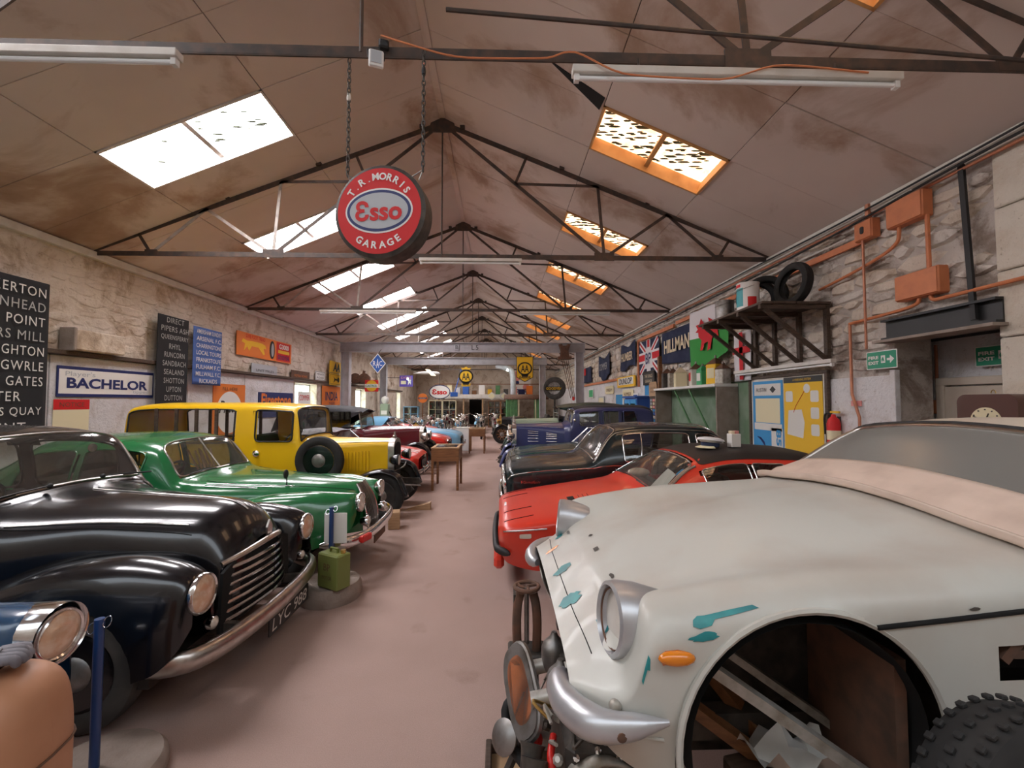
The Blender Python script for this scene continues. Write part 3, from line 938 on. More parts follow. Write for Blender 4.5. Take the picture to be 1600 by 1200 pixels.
def strip_wing(parent, path, yc, wid, mat_name, crown=.045, name='wing', n=30, side=1, thick=.012):
    """an arched mudguard following a path in the x-z plane"""
    C = curve([(p[0], 0, p[1]) for p in path], n)
    ww = np.interp(np.linspace(0, len(path) - 1, n), range(len(path)), [p[2] if len(p) > 2 else wid for p in path])
    P = []
    for i in range(n):
        t = unit(C[min(i + 1, n - 1)] - C[max(i - 1, 0)]); nn = V(t[2], 0, -t[0])
        if nn[2] < 0 and abs(t[2]) < .7: nn = -nn
        if abs(t[2]) >= .7:
            cx = np.mean(C[:, 0]); nn = nn if (C[i][0] - cx) * nn[0] > 0 else -nn
        row = []
        for s_ in np.linspace(-1, 1, 9):
            row.append(C[i] + V(0, side * yc + s_ * ww[i] / 2, 0) - nn * crown * abs(s_)**2.2)
        P.append(row)
    o = MB().grid(np.array(P)).build(name, M[mat_name], parent, 60)
    md = o.modifiers.new('thickness', 'SOLIDIFY'); md.thickness = thick; md.offset = 0
    return o

def number_plate(parent, txt, pos, U, w_=.5, h=.11, bg='sign_black', fg='print_white', shear=0.0, up=(0, 0, 1)):
    N = np.cross(unit(np.array(U, float)), np.array(up, float))
    mb = MB(); Ux = unit(np.array(U, float))
    mb.prism(rrect(w_, h, .012, 3), .008, np.array(pos, float) - N * .008, Ux, up)
    o = mb.build('number_plate', M[bg], parent, 0)
    letters(txt, M[fg], o, pos, U, up, width=w_ * .88, height=h * .66, lift=.002, shear=shear)
    return o

# =================================================================== the black saloon
car = empty('vintage_car', (-1.56, 3.25, 0), 0, 'black 1940s saloon with chrome grille bars and white letters under its bumper', 'car')
BS = Surf([(-.15, [(.24, .42), (.27, .54), (.26, .66), (.21, .76), (.11, .82), (0, .84)]),
           (-.20, [(.34, .40), (.36, .55), (.35, .70), (.28, .83), (.15, .92), (0, .95)]),
           (-.38, [(.39, .38), (.42, .58), (.41, .78), (.34, .95), (.19, 1.05), (0, 1.085)]),
           (-.9, [(.46, .36), (.48, .6), (.47, .85), (.41, 1.01), (.24, 1.10), (0, 1.135)]),
           (-1.36, [(.68, .33), (.70, .6), (.68, .88), (.58, 1.05), (.33, 1.14), (0, 1.175)]),
           (-1.50, [(.76, .3), (.78, .6), (.75, .92), (.66, 1.12), (.38, 1.19), (0, 1.21)]),
           (-1.76, [(.78, .3), (.80, .6), (.77, .95), (.645, 1.46), (.42, 1.555), (0, 1.58)]),
           (-2.2, [(.79, .3), (.81, .6), (.78, .96), (.66, 1.51), (.44, 1.60), (0, 1.63)]),
           (-2.9, [(.79, .3), (.81, .6), (.78, .96), (.66, 1.51), (.44, 1.60), (0, 1.63)]),
           (-3.4, [(.78, .3), (.80, .6), (.77, .94), (.62, 1.42), (.38, 1.52), (0, 1.54)]),
           (-3.85, [(.70, .3), (.73, .6), (.70, .92), (.54, 1.05), (.32, 1.12), (0, 1.14)]),
           (-4.2, [(.55, .34), (.60, .55), (.56, .72), (.42, .82), (.25, .87), (0, .88)])], flip=True)
ws = [(5.07, 3.22), (5.93, 3.3), (5.93, 6.7), (5.07, 6.78)]
sw1 = [(6.2, 2.15), (7.5, 2.15), (7.5, 2.85), (6.05, 2.85)]
sw2 = [(7.65, 2.15), (8.9, 2.15), (8.75, 2.85), (7.65, 2.85)]
rw = [(9.2, 3.5), (9.75, 3.5), (9.75, 6.5), (9.2, 6.5)]
wins = [ws, sw1, sw2, mirror_uv(sw1, 10), mirror_uv(sw2, 10), rw]
holes = [glaze(BS, car, q, 'windscreen' if i == 0 else 'window', 'glass_dusty' if i == 0 else 'glass', 'dull_chrome' if i == 0 else 'black_paint', .011) for i, q in enumerate(wins)]
BS.skin('body', M['black_paint'], car, 8, 8, holes, smooth=50)
for s_ in (-1, 1):
    fender(car, [(-.13, .67, .08, .78, .56), (-.155, .67, .15, .82, .47), (-.28, .66, .215, .88, .36), (-.55, .66, .235, .92, .33), (-.9, .66, .235, .885, .33),
                 (-1.2, .66, .22, .80, .33), (-1.5, .67, .18, .68, .33), (-1.85, .70, .11, .54, .33)], 'black_paint', s_, (-.73, .33, .39, .5))
    fender(car, [(-2.7, .7, .1, .5, .33), (-3.0, .68, .17, .72, .33), (-3.4, .66, .2, .8, .33), (-3.8, .64, .18, .7, .33), (-4.1, .6, .08, .5, .36)], 'black_paint', s_, (-3.35, .33, .36, .6))
    for wx in (-.73, -3.35): wheel(car, (wx, s_ * .72, .33), .33, .15, s_, 'disc', 'tyre_dusty', 'black_paint')
    headlamp(car, (-.13, s_ * .67, .71), (1, 0, 0), .105, 'chrome', 'lens_warm', .1)
    headlamp(car, (-.135, s_ * .575, .5), (1, 0, 0), .035, 'dull_chrome', 'lens', .04, name='side_lamp')
    BS.line('bonnet_seam', M['shadow_gap'], car, [(2.1, 5 + s_ * 2.1), (3.0, 5 + s_ * 2.05), (4.0, 5 + s_ * 2.0), (4.7, 5 + s_ * 1.6)], .003, .001)
    BS.line('bonnet_moulding', M['dull_chrome'], car, [(2.2, 5 + s_ * 1.75), (3.0, 5 + s_ * 1.8), (4.0, 5 + s_ * 1.9)], .006, .004)
    BS.line('door_seam', M['shadow_gap'], car, [(5.9, 5 + s_ * 4.6), (5.9, 5 + s_ * 3.6), (6.0, 5 + s_ * 2.9)], .003, .001)
    # wiper
    a = BS.pt(5.0, 5 + s_ * .5) + V(.03, 0, .03); b = BS.pt(5.12, 5 + s_ * 1.7) + V(.03, 0, .025)
    wp = MB().tube([a, (a + b) / 2 + V(.02, 0, .01), b], .006, 5)
    wp.cyl(b - (b - a) * .5, b + (b - a) * .25, .007, 5); wp.ball(a, .018, 8, 6)
    wp.build('wiper', M['rubber'], car, 40)
BS.line('bonnet_ridge', M['dull_chrome'], car, [(1.5, 5), (2.0, 5), (3, 5), (4, 5)], .006, .003)
gr = MB().prism([(-.44, .36), (.44, .36), (.42, .72), (.2, .80), (-.2, .80), (-.42, .72)], .02, (-.19, 0, 0), (0, 1, 0), (0, 0, 1)).build('grille', M['shadow_gap'], car, 0)
for k in range(7):
    z = .41 + .052 * k; hw = .44 - .012 * k
    P = curve([(-.20, -hw, z), (-.13, -hw * .55, z + .012), (-.085, -.06, z + .03), (-.075, 0, z + .035), (-.085, .06, z + .03), (-.13, hw * .55, z + .012), (-.20, hw, z)], 25)
    MB().tube(P, .0105, 6, flat=1.2, up=(0, 0, 1)).build('grille_bar', M['chrome'], gr, 50)
P = curve([(-.22, -.36, .755), (-.15, -.22, .79), (-.07, 0, .84), (-.15, .22, .79), (-.22, .36, .755)], 25)
MB().tube(P, .022, 8, flat=.9, up=(0, 0, 1)).build('grille_top_moulding', M['dull_chrome'], gr, 50)
MB().prism([(-.03, 0), (.03, 0), (.035, .06), (0, .11), (-.035, .06)], .014, (-.115, 0, .84), (0, 1, 0), (.0, 0, 1)).build('badge', M['dull_chrome'], car, 0)
bumper_bar(car, [(-.36, -.86, .39), (-.12, -.74, .385), (-.03, -.45, .38), (0, 0, .38), (-.03, .45, .38), (-.12, .74, .385), (-.36, .86, .39)], .042, 1.5)
for s_ in (-1, 1): MB().bar((-.03, s_ * .4, .38), (-.35, s_ * .36, .38), .04, .06).build('bumper_bracket', M['grease'], car, 0)
number_plate(car, 'LYC 988', (-.035, .2, .225), (0, 1, -.0), .62, .13, shear=.15)
MB().box((-.06, .2, .28), (.04, .1, .12)).build('plate_bracket', M['grease'], car, 0)
MB().box((-2.2, 0, .26), (3.7, 1.5, .06)).build('floor_pan', M['interior'], car, 0)  # pan made wide, low and dark to deepen the shade underneath
MB().box((-.7, 0, .45), (.9, .6, .4), .05).build('engine_bay', M['grease'], car, 0)
MB().box((-1.62, 0, 1.02), (.14, 1.3, .3), .04).build('dashboard', M['interior'], car, 30)
seat_row(car, -2.35, -.62, .62, .5, 'interior', .42); seat_row(car, -3.2, -.62, .62, .5, 'interior', .42)
steering_wheel(car, (-1.85, -.34, 1.12), (-.8, 0, .55))
MB().ball((-1.83, .5, 1.42), (.008, .045, .035), 10, 8).build('tax_disc', M['lens'], car, 50)

# =================================================================== the green saloon
car = empty('vintage_car', (-1.42, 5.12, 0), 0, 'green 1950s saloon with an upright curved grille and paired lamps', 'car')
GS = Surf([(-.10, [(.14, .36), (.15, .46), (.15, .58), (.13, .68), (.07, .74), (0, .76)]),
           (-.18, [(.20, .36), (.22, .5), (.21, .66), (.17, .78), (.10, .85), (0, .875)]),
           (-.5, [(.34, .36), (.36, .55), (.36, .72), (.30, .85), (.17, .91), (0, .93)]),
           (-1.1, [(.52, .34), (.55, .55), (.54, .76), (.46, .90), (.26, .97), (0, .99)]),
           (-1.6, [(.70, .32), (.73, .55), (.70, .80), (.60, .95), (.35, 1.005), (0, 1.02)]),
           (-1.76, [(.76, .3), (.78, .55), (.75, .84), (.66, .99), (.38, 1.035), (0, 1.045)]),
           (-2.06, [(.78, .3), (.80, .55), (.77, .88), (.61, 1.31), (.40, 1.38), (0, 1.40)]),
           (-2.5, [(.79, .3), (.81, .55), (.78, .89), (.62, 1.36), (.42, 1.435), (0, 1.46)]),
           (-3.1, [(.79, .3), (.81, .55), (.78, .89), (.61, 1.33), (.40, 1.41), (0, 1.435)]),
           (-3.6, [(.76, .3), (.78, .55), (.74, .86), (.55, 1.12), (.33, 1.19), (0, 1.21)]),
           (-4.2, [(.66, .34), (.69, .5), (.64, .72), (.48, .85), (.28, .89), (0, .9)]),
           (-4.5, [(.50, .38), (.53, .48), (.49, .58), (.36, .64), (.2, .67), (0, .68)])], flip=True)
ws = [(5.08, 3.25), (5.93, 3.3), (5.93, 6.7), (5.08, 6.75)]
sw1 = [(6.15, 2.15), (7.3, 2.15), (7.3, 2.85), (6.05, 2.85)]
sw2 = [(7.42, 2.15), (8.4, 2.15), (8.2, 2.85), (7.42, 2.85)]
rw = [(8.3, 3.6), (8.85, 3.6), (8.85, 6.4), (8.3, 6.4)]
holes = [glaze(GS, car, q, 'windscreen' if i == 0 else 'window', 'glass_dusty' if i in (0,) else 'glass_dark', 'dull_chrome' if i == 0 else 'green_paint', .01) for i, q in enumerate([ws, sw1, sw2, mirror_uv(sw1, 10), mirror_uv(sw2, 10), rw])]
GS.skin('body', M['green_paint'], car, 8, 8, holes, smooth=50)
MB().tube([GS.pt(5.08, 5) + V(.004, 0, .004), GS.pt(5.93, 5) + V(.004, 0, .004)], .008, 6).build('windscreen_divider', M['dull_chrome'], car, 30)
for s_ in (-1, 1):
    fender(car, [(-.07, .41, .07, .79, .62), (-.10, .42, .12, .83, .5), (-.25, .46, .19, .85, .4), (-.5, .55, .24, .88, .34), (-.8, .62, .225, .875, .33), (-1.15, .65, .20, .82, .33),
                 (-1.6, .68, .16, .72, .33), (-2.2, .74, .08, .58, .33)], 'green_paint', s_, (-.78, .33, .37, .58))
    fender(car, [(-2.9, .74, .08, .5, .33), (-3.2, .70, .14, .72, .33), (-3.6, .68, .17, .78, .33), (-4.0, .64, .15, .68, .33), (-4.3, .6, .06, .5, .36)], 'green_paint', s_, (-3.5, .33, .35, .6))
    for wx in (-.78, -3.5): wheel(car, (wx, s_ * .70, .33), .33, .15, s_, 'cap', 'tyre', 'green_paint')
    headlamp(car, (-.05, s_ * .395, .735), (1, 0, 0), .095, 'chrome', 'lens', .1)
    headlamp(car, (.0, s_ * .33, .52), (1, 0, 0), .055, 'chrome', 'lens', .08, name='fog_lamp')
    GS.line('door_seam', M['shadow_gap'], car, [(5.9, 5 + s_ * 4.6), (5.9, 5 + s_ * 3.6), (6.0, 5 + s_ * 2.9)], .003, .001)
    GS.line('bonnet_seam', M['shadow_gap'], car, [(1.1, 5 + s_ * 1.7), (2.0, 5 + s_ * 1.75), (3, 5 + s_ * 1.75), (4, 5 + s_ * 1.5)], .003, .001)
    for q in range(3):
        GS.line('bonnet_moulding', M['chrome'], car, [(2.5 + .25 * q, 5 + s_ * (1.75 + .13 * q)), (3.0, 5 + s_ * (1.75 + .13 * q)), (3.9, 5 + s_ * (1.75 + .13 * q))], .004, .003)
    a = GS.pt(5.02, 5 + s_ * .3) + V(.02, 0, .02); b = GS.pt(5.1, 5 + s_ * 1.4) + V(.02, 0, .02)
    MB().tube([a, (a + b) / 2 + V(.01, 0, .01), b], .006, 5).build('wiper', M['rubber'], car, 40)
# curved upright grille with many slim bars
gb = MB(); front = []
for t in np.linspace(0, 1, 14):
    z = .36 + .52 * t; xx = -.02 - .15 * t**2.2; hw = .16 + .05 * math.sin(PI * min(t * 1.1, 1)) - .02 * t
    front.append((xx, z, hw))
P = np.array([[(x - .02, -hw, z), (x, -hw * .5, z), (x + .01, 0, z), (x, hw * .5, z), (x - .02, hw, z)] for x, z, hw in front])
gr = MB().grid(P).build('grille', M['shadow_gap'], car, 60)
for j in range(11):
    s_ = (j - 5) / 5
    MB().tube([(x + .012 - .02 * abs(s_), hw * .94 * s_, z) for x, z, hw in front], .006, 5).build('grille_bar', M['dull_chrome'], gr, 50)
for s_ in (-1, 1): MB().tube([(x - .01, s_ * hw, z) for x, z, hw in front], .014, 8).build('grille_surround', M['chrome'], gr, 50)
bumper_bar(car, [(-.3, -.84, .42), (-.05, -.72, .42), (.06, -.4, .42), (.08, 0, .42), (.06, .4, .42), (-.05, .72, .42), (-.3, .84, .42)], .034, 1.7, 'chrome')
MB().box((.06, -.58, .42), (.05, .16, .07), .01, Matrix.Rotation(R(-18), 3, 'Z')).build('bumper_red_patch', M['red_plastic'], car, 30)
MB().box((.02, .1, .27), (.012, .46, .11), .004).build('number_plate', M['rust'], car, 0)
mo = MB().cyl(GS.pt(2.6, 3.3) , GS.pt(2.6, 3.3) + V(0, 0, .09), .006, 6)
mo.ball(GS.pt(2.6, 3.3) + V(-.01, 0, .12), (.02, .045, .05), 12, 8); mo.build('wing_mirror', M['rubber'], car, 50)
MB().box((-2.4, 0, .26), (3.9, 1.5, .06)).build('floor_pan', M['interior'], car, 0)  # wide low pan, sized to darken the floor under the car
MB().box((-1.9, 0, .92), (.14, 1.3, .2), .04).build('dashboard', M['wood'], car, 30)
seat_row(car, -2.55, -.62, .62, .42, 'leather_brown', .42); seat_row(car, -3.3, -.62, .62, .42, 'leather_brown', .42)
steering_wheel(car, (-2.1, -.34, 1.02), (-.8, 0, .55), .18)
for q in range(6):
    MB().bar((-2.02, .0 + .055 * q, 1.03), (-2.16 + .02 * (q % 2), .02 + .06 * q + .03 * (q % 3), 1.25 - .02 * (q % 2)), .022, .008).build('rolled_paper', M['wood_pale'], car, 0)

# =================================================================== the blue car at the frame's edge
car = empty('vintage_car', (-1.77, 1.2, 0), 0, 'dark blue car whose hooded lamp shows at the left edge', 'car')
US = Surf([(-.10, [(.3, .5), (.33, .6), (.32, .72), (.28, .8), (.16, .84), (0, .85)]),
           (-.3, [(.42, .45), (.45, .62), (.44, .78), (.36, .88), (.2, .93), (0, .95)]),
           (-.9, [(.5, .4), (.53, .62), (.52, .82), (.44, .94), (.25, 1.0), (0, 1.02)]),
           (-1.5, [(.70, .36), (.72, .62), (.70, .86), (.6, 1.0), (.35, 1.05), (0, 1.06)]),
           (-1.75, [(.72, .34), (.74, .62), (.72, .9), (.55, 1.35), (.35, 1.42), (0, 1.44)]),
           (-2.6, [(.72, .34), (.74, .62), (.72, .9), (.56, 1.4), (.36, 1.47), (0, 1.49)]),
           (-3.3, [(.70, .34), (.72, .62), (.68, .88), (.5, 1.2), (.3, 1.26), (0, 1.28)]),
           (-3.9, [(.5, .38), (.54, .55), (.5, .7), (.36, .78), (.2, .8), (0, .81)])], flip=True)
uw = [[(3.1, 3.25), (3.9, 3.3), (3.9, 6.7), (3.1, 6.75)], [(4.15, 2.15), (5.3, 2.15), (5.2, 2.85), (4.1, 2.85)]]
uw.append(mirror_uv(uw[1], 10))
holes = [glaze(US, car, q, 'windscreen' if i == 0 else 'window', 'glass_dark', 'dull_chrome', .009) for i, q in enumerate(uw)]
US.skin('body', M['blue_paint'], car, 6, 6, holes, smooth=50)
for s_ in (-1, 1):
    fender(car, [(-.02, .6, .12, .98, .78), (-.05, .6, .15, 1.0, .6), (-.2, .6, .165, 1.005, .48), (-.5, .6, .175, 1.0, .36), (-.9, .6, .175, .98, .34), (-1.3, .62, .15, .9, .34), (-1.8, .68, .08, .7, .34)], 'blue_paint', s_, (-.7, .33, .37, .55))
    hl = headlamp(car, (.03, s_ * .61, .885), (1, 0, -.05), .088, 'chrome', 'lens_warm', .1)
    hood = [(.113, -.1), (.118, .02), (.114, .045), (.104, .03), (.1, .0)]
    MB().lathe(hood, (.0, s_ * .61, .887), (1, 0, 0), 30, False, False).build('lamp_hood', M['chrome'], car, 50)
    for wx in (-.7, -3.1): wheel(car, (wx, s_ * .66, .32), .32, .14, s_, 'cap')
    MB().prism(rrect(.07, .2, .03, 4), .05, (.09, s_ * .47 , .55), (0, 1, 0), (0, 0, 1)).build('overrider', M['chrome'], car, 40)
bumper_bar(car, [(-.3, -.76, .56), (0, -.64, .55), (.07, -.35, .55), (.08, 0, .55), (.07, .35, .55), (0, .64, .55), (-.3, .76, .56)], .045, 1.5, 'chrome')
mm = MB().tube([(-.3, .57, 1.0), (-.27, .56, 1.06), (-.2, .53, 1.17)], [.022, .012, .01], 8)
o = mm.build('mirror_stalk', M['chrome'], car, 50)
MB().prism(rrect(.1, .05, .02, 4), .02, (-.19, .52, 1.19), (.35, .94, 0), (0, 0, 1)).build('wing_mirror', M['chrome'], o, 40)
MB().box((-2.0, 0, .34), (3.2, 1.2, .06)).build('floor_pan', M['interior'], car, 0)
seat_row(car, -2.5, -.55, .55, .42, 'interior', .42)
# =================================================================== separate-wing vintage cars
def vintage_front(car, paint, wingpaint, hb=1.22, rad_w=.5, rad_h=.6, blen=1.05, wr=.36, track=.62, wstyle='wire', nickel='dull_chrome', side_w=.62,
                  louvres='vertical', lamps=True, lamp_r=.1, lamp_z=.95, wing_front=.42, round_rad=True, rim='dusty_black', bonnet_edge=None, wb=2.5, wing_w=.27):
    """everything ahead of the windscreen, wheels and mudguards; x = 0 at the front axle"""
    xr = .06
    # radiator shell and core
    hw = rad_w / 2
    top = arc(0, hb - hw * .55, hw, 180, 0, 12)
    shell = [(p[0], hb - hw * .55 + (p[1] - (hb - hw * .55)) * .55) for p in top][::-1]
    out = [(-hw * .92, hb - rad_h), (hw * .92, hb - rad_h)] + shell
    rad = MB().prism(out, .1, (xr - .05, 0, 0), (0, 1, 0), (0, 0, 1)).build('radiator_shell', M[nickel], car, 50)
    inn = [(p[0] * .84, hb - rad_h / 2 + (p[1] - hb + rad_h / 2) * .84 - .02) for p in out]
    MB().prism(inn, .012, (xr + .05, 0, 0), (0, 1, 0), (0, 0, 1)).build('radiator_core', M['shadow_gap'], rad, 0)
    MB().lathe([(.035, 0), (.035, .03), (.02, .04), (.012, .1), (0, .105)], (xr, 0, hb), (0, 0, 1), 14).build('radiator_cap', M[nickel], rad, 40)
    # bonnet
    secs = []
    for t in np.linspace(0, 1, 5):
        x = xr - .05 - blen * t; w_ = hw * .97 + (side_w - hw) * t**1.3; h = hb - .01 + .03 * t
        secs.append((x, [(w_ * .98, hb - rad_h + .02), (w_, hb - rad_h * .5), (w_, h - w_ * .45), (w_ * .9, h - w_ * .2), (w_ * .5, h - .03), (0, h)]))
    S = Surf(secs, flip=True)
    bn = S.skin('bonnet', M[paint], car, 5, 6, smooth=45)
    for s_ in (-1, 1):
        S.line('bonnet_hinge', M[bonnet_edge or 'shadow_gap'], bn, [(0, 5 + s_ * 1.9), (2, 5 + s_ * 1.9), (4, 5 + s_ * 1.9)], .006 if bonnet_edge else .003, .002)
        if louvres == 'vertical':
            for k in range(14):
                u = 1.0 + .17 * k
                S.trim('louvre', M[paint], bn, [(u, 5 + s_ * 4.6), (u, 5 + s_ * 4.0), (u, 5 + s_ * 3.4)], .012, .004, False)
        elif louvres == 'horizontal':
            for blk in (.9, 2.3):
                for k in range(5):
                    v = 5 + s_ * (3.2 + .26 * k)
                    S.trim('louvre', M[nickel if bonnet_edge else paint], bn, [(blk, v), (blk + .4, v), (blk + .8, v)], .009, .005, False)
        # wheels and mudguards
        wheel(car, (0, s_ * track, wr), wr, .13, s_, wstyle, 'tyre', rim)
        wheel(car, (-wb, s_ * track, wr), wr, .13, s_, wstyle, 'tyre', rim)
        g = wr + .07
        strip_wing(car, [(wing_front, wr - .02, wing_w * .75), (wing_front - .06, wr + .16, wing_w), (wing_front * .62, wr + .33, wing_w), (0, wr + g * 1.02 - .03, wing_w), (-.34, wr + .30, wing_w), (-.62, wr + .02, wing_w), (-.85, .30, wing_w * .95)], track, wing_w, wingpaint, name='front_wing', side=s_)
        MB().box((-(.85 + wb - .45) / 2, s_ * (track - .02), .285), (wb - .45 - .85 + .1, .26, .035), .008).build('running_board', M['dusty_black'], car, 0)
        strip_wing(car, [(-wb + .47, .31, wing_w * .95), (-wb + .38, wr + .12), (-wb + .2, wr + .34), (-wb, wr + .42), (-wb - .24, wr + .34), (-wb - .42, wr + .1), (-wb - .47, wr - .1, wing_w * .8)], track, wing_w, wingpaint, name='rear_wing', side=s_)
        MB().bar((.42, s_ * .36, .42), (-wb - .5, s_ * .40, .45), .05, .09).build('chassis_rail', M['grease'], car, 0)
        MB().tube(curve([(.45, s_ * .36, .42), (.3, s_ * .36, .34), (0, s_ * .36, .33), (-.4, s_ * .36, .40)], 12), .02, 6, flat=1.5).build('leaf_spring', M['grease'], car, 40)
        if lamps: headlamp(car, (.2, s_ * .33, lamp_z), (1, 0, 0), lamp_r, nickel, 'lens', .15, nickel)
    if lamps: MB().tube(curve([(.12, -.55, lamp_z - .12), (.14, -.33, lamp_z - .13), (.14, .33, lamp_z - .13), (.12, .55, lamp_z - .12)], 12), .014, 6).build('lamp_bar', M[nickel], car, 40)
    MB().cyl((0, -track, wr), (0, track, wr), .03, 8).build('front_axle', M['grease'], car, 30)
    MB().cyl((-wb, -track, wr), (-wb, track, wr), .04, 8).build('rear_axle', M['grease'], car, 30)
    MB().cyl((.1, 0, .42), (.5, 0, .4), .012, 6).build('starting_handle', M['steel'], car, 30)
    return S

def cabin(car, paint, xs, roofz, hw=.64, waist=1.1, z0=.42, wins=(), glass='glass', trim='rubber', roof_mat=None, tail=.25, screen=True, r=.012, thick=0, scuttle=1.22):
    """xs = (screen base, screen top, ..., tail) stations; a boxy saloon or van body"""
    secs = []
    xf = xs[0]
    def sec(x, zr, w_=hw, wt=waist, sh=.05):
        return (x, [(w_, z0), (w_ + .01, (z0 + wt) / 2), (w_, wt), (w_ - .03, (wt + zr) / 2 + .05), (w_ - .06, zr - sh - .03), (w_ * .72, zr - .02), (0, zr)])
    secs.append((xf + .14, [(hw * .9, z0), (hw * .92, (z0 + scuttle) / 2), (hw * .9, scuttle - .25), (hw * .86, scuttle - .15), (hw * .78, scuttle - .07), (hw * .5, scuttle - .01), (0, scuttle)]))
    secs.append((xf, [(hw, z0), (hw, (z0 + waist) / 2), (hw, scuttle - .2), (hw * .97, scuttle - .1), (hw * .9, scuttle - .03), (hw * .6, scuttle + .02), (0, scuttle + .03)]))
    secs.append(sec(xs[1], roofz - .05))
    for x in xs[2:-1]: secs.append(sec(x, roofz))
    secs.append(sec(xs[-1], roofz - .06)); 
    secs.append((xs[-1] - .06, [(hw * .9, z0 + .03), (hw * .9, (z0 + waist) / 2), (hw * .9, waist), (hw * .87, waist + .2), (hw * .8, (waist + roofz) / 2), (hw * .5, (waist + roofz) / 2 + .05), (0, (waist + roofz) / 2 + .07)]))
    secs.append((xs[-1] - .07, [(hw * .3, z0 + .1), (hw * .3, (z0 + waist) / 2), (hw * .3, waist), (hw * .3, waist + .05), (hw * .25, waist + .08), (hw * .15, waist + .1), (0, waist + .1)]))
    S = Surf(secs, flip=True)
    holes = []
    if screen: holes.append(glaze(S, car, [(1.12, 3.5), (1.9, 3.9), (1.9, 8.1), (1.12, 8.5)], 'windscreen', glass, trim, r, rounding=.12))
    for w_ in wins:
        holes.append(glaze(S, car, w_, 'window', glass, trim, r, rounding=.15)); holes.append(glaze(S, car, mirror_uv(w_, 12), 'window', glass, trim, r, rounding=.15))
    S.skin('body', M[paint], car, 7, 6, holes, smooth=45)
    return S

# ---- yellow van
car = empty('delivery_van', (-1.82, 7.42, 0), 0, 'yellow vintage delivery van with black wings and a side-mounted spare tyre', 'van')
FS = vintage_front(car, 'yellow_paint', 'black_paint', 1.2, .5, .66, 1.2, .36, .60, 'disc', 'dull_chrome', .5, 'vertical', lamps=False, rim='dusty_black', wb=2.55, wing_w=.24)
CS = cabin(car, 'yellow_paint', (-1.2, -1.3, -1.95, -2.2, -2.8, -3.4, -3.82), 1.79, .66, 1.14, .45,
           wins=[[(2.12, 2.15), (2.9, 2.15), (2.9, 3.75), (2.12, 3.75)], [(4.04, 2.1), (6.9, 2.1), (6.9, 3.8), (4.04, 3.8)]], glass='glass_clear', trim='rubber', r=.012)
# side openings of the load space, cut as long windows with timber posts
for s_ in (-1, 1):
    for k in range(4):
        x = -2.5 - .3 * k
        MB().box((x, s_ * .62, 1.42), (.05, .03, .56), .005).build('window_post', M['wood_dark'], car, 0)
MB().tube([(-1.26, -.2, 1.72), (-1.2, -.22, 1.62), (-1.18, -.28, 1.42)], .006, 5).build('wiper', M['rubber'], car, 30)
MB().lathe([(.04, 0), (.05, .02), (.03, .035), (0, .04)], (-1.86, -.675, 1.02), (0, -1, 0), 10).build('door_handle', M['chrome'], car, 40)
for (x0, z0, x1, z1) in ((-1.36, .5, -1.36, 1.66), (-1.95, .5, -1.95, 1.66), (-1.36, 1.66, -1.95, 1.66)):
    MB().tube([(x0, -.668 + .1 * max(0, (z0 - 1.14)), z0), (x1, -.668 + .1 * max(0, (z1 - 1.14)), z1)], .004, 4).build('door_seam', M['shadow_gap'], car, 0)
sp = wheel(car, (-.88, -.74, .92), .36, .14, -1, 'disc', 'tyre', 'black_paint'); sp.name = 'spare_wheel'
steering_wheel(car, (-1.5, -.3, 1.22), (-.75, 0, .6), .2)
seat_row(car, -2.1, -.6, .6, .7, 'interior', .4)
MB().box((-2.2, 0, .44), (3.2, 1.2, .05)).build('floor_pan', M['interior'], car, 0)
for s_ in (-1, 1):
    headlamp(car, (.22, s_ * .42, .88), (1, 0, 0), .085, 'black_paint', 'lens', .14, 'rubber')
MB().tube(curve([(.15, -.5, .72), (.2, 0, .7), (.15, .5, .72)], 10), .016, 6).build('lamp_bar', M['black_paint'], car, 30)

# ---- maroon tourer with black hood
car = empty('vintage_tourer', (-2.05, 11.5, 0), 0, 'maroon vintage tourer with a raised black canvas hood', 'car')
vintage_front(car, 'maroon_paint', 'black_paint', 1.17, .5, .62, 1.35, .38, .64, 'wire', 'dull_chrome', .6, None, True, .1, .92, rim='dusty_black', bonnet_edge='dull_chrome', wb=2.95, wing_w=.26)
TS = Surf([(-1.3, [(.58, .45), (.6, .7), (.6, .95), (.56, 1.08), (.35, 1.16), (0, 1.18)]),
           (-1.6, [(.62, .45), (.64, .7), (.64, 1.0), (.62, 1.1), (.6, 1.12), (.58, 1.12)]),
           (-2.6, [(.64, .45), (.66, .7), (.66, 1.0), (.64, 1.1), (.62, 1.12), (.6, 1.12)]),
           (-3.3, [(.62, .45), (.64, .7), (.64, 1.0), (.62, 1.1), (.6, 1.12), (.58, 1.12)]),
           (-3.55, [(.5, .48), (.52, .7), (.52, .9), (.45, 1.05), (.3, 1.1), (0, 1.12)])], flip=True)
TS.skin('body', M['maroon_paint'], car, 6, 5, [[(1.2, 4.2), (3.2, 4.2), (3.2, 5.8), (1.2, 5.8)]], smooth=45)
P = []
for x, zt, hw, zs in ((-1.35, 1.58, .6, 1.55), (-1.7, 1.66, .64, 1.36), (-2.3, 1.70, .66, 1.12), (-3.0, 1.69, .66, 1.12), (-3.4, 1.55, .62, 1.1), (-3.58, 1.15, .55, 1.05)):
    P.append([(x, -hw, zs), (x, -hw, (zs + zt) / 2), (x, -hw * .9, zt - .05), (x, -hw * .5, zt), (x, 0, zt + .02), (x, hw * .5, zt), (x, hw * .9, zt - .05), (x, hw, (zs + zt) / 2), (x, hw, zs)])
Surf(P=np.array(P), flip=True).skin('hood', M['canvas_black'], car, 6, 4, smooth=50)
wsf = MB()
for s_ in (-1, 1): wsf.cyl((-1.36, s_ * .56, 1.12), (-1.44, s_ * .56, 1.56), .014, 6)
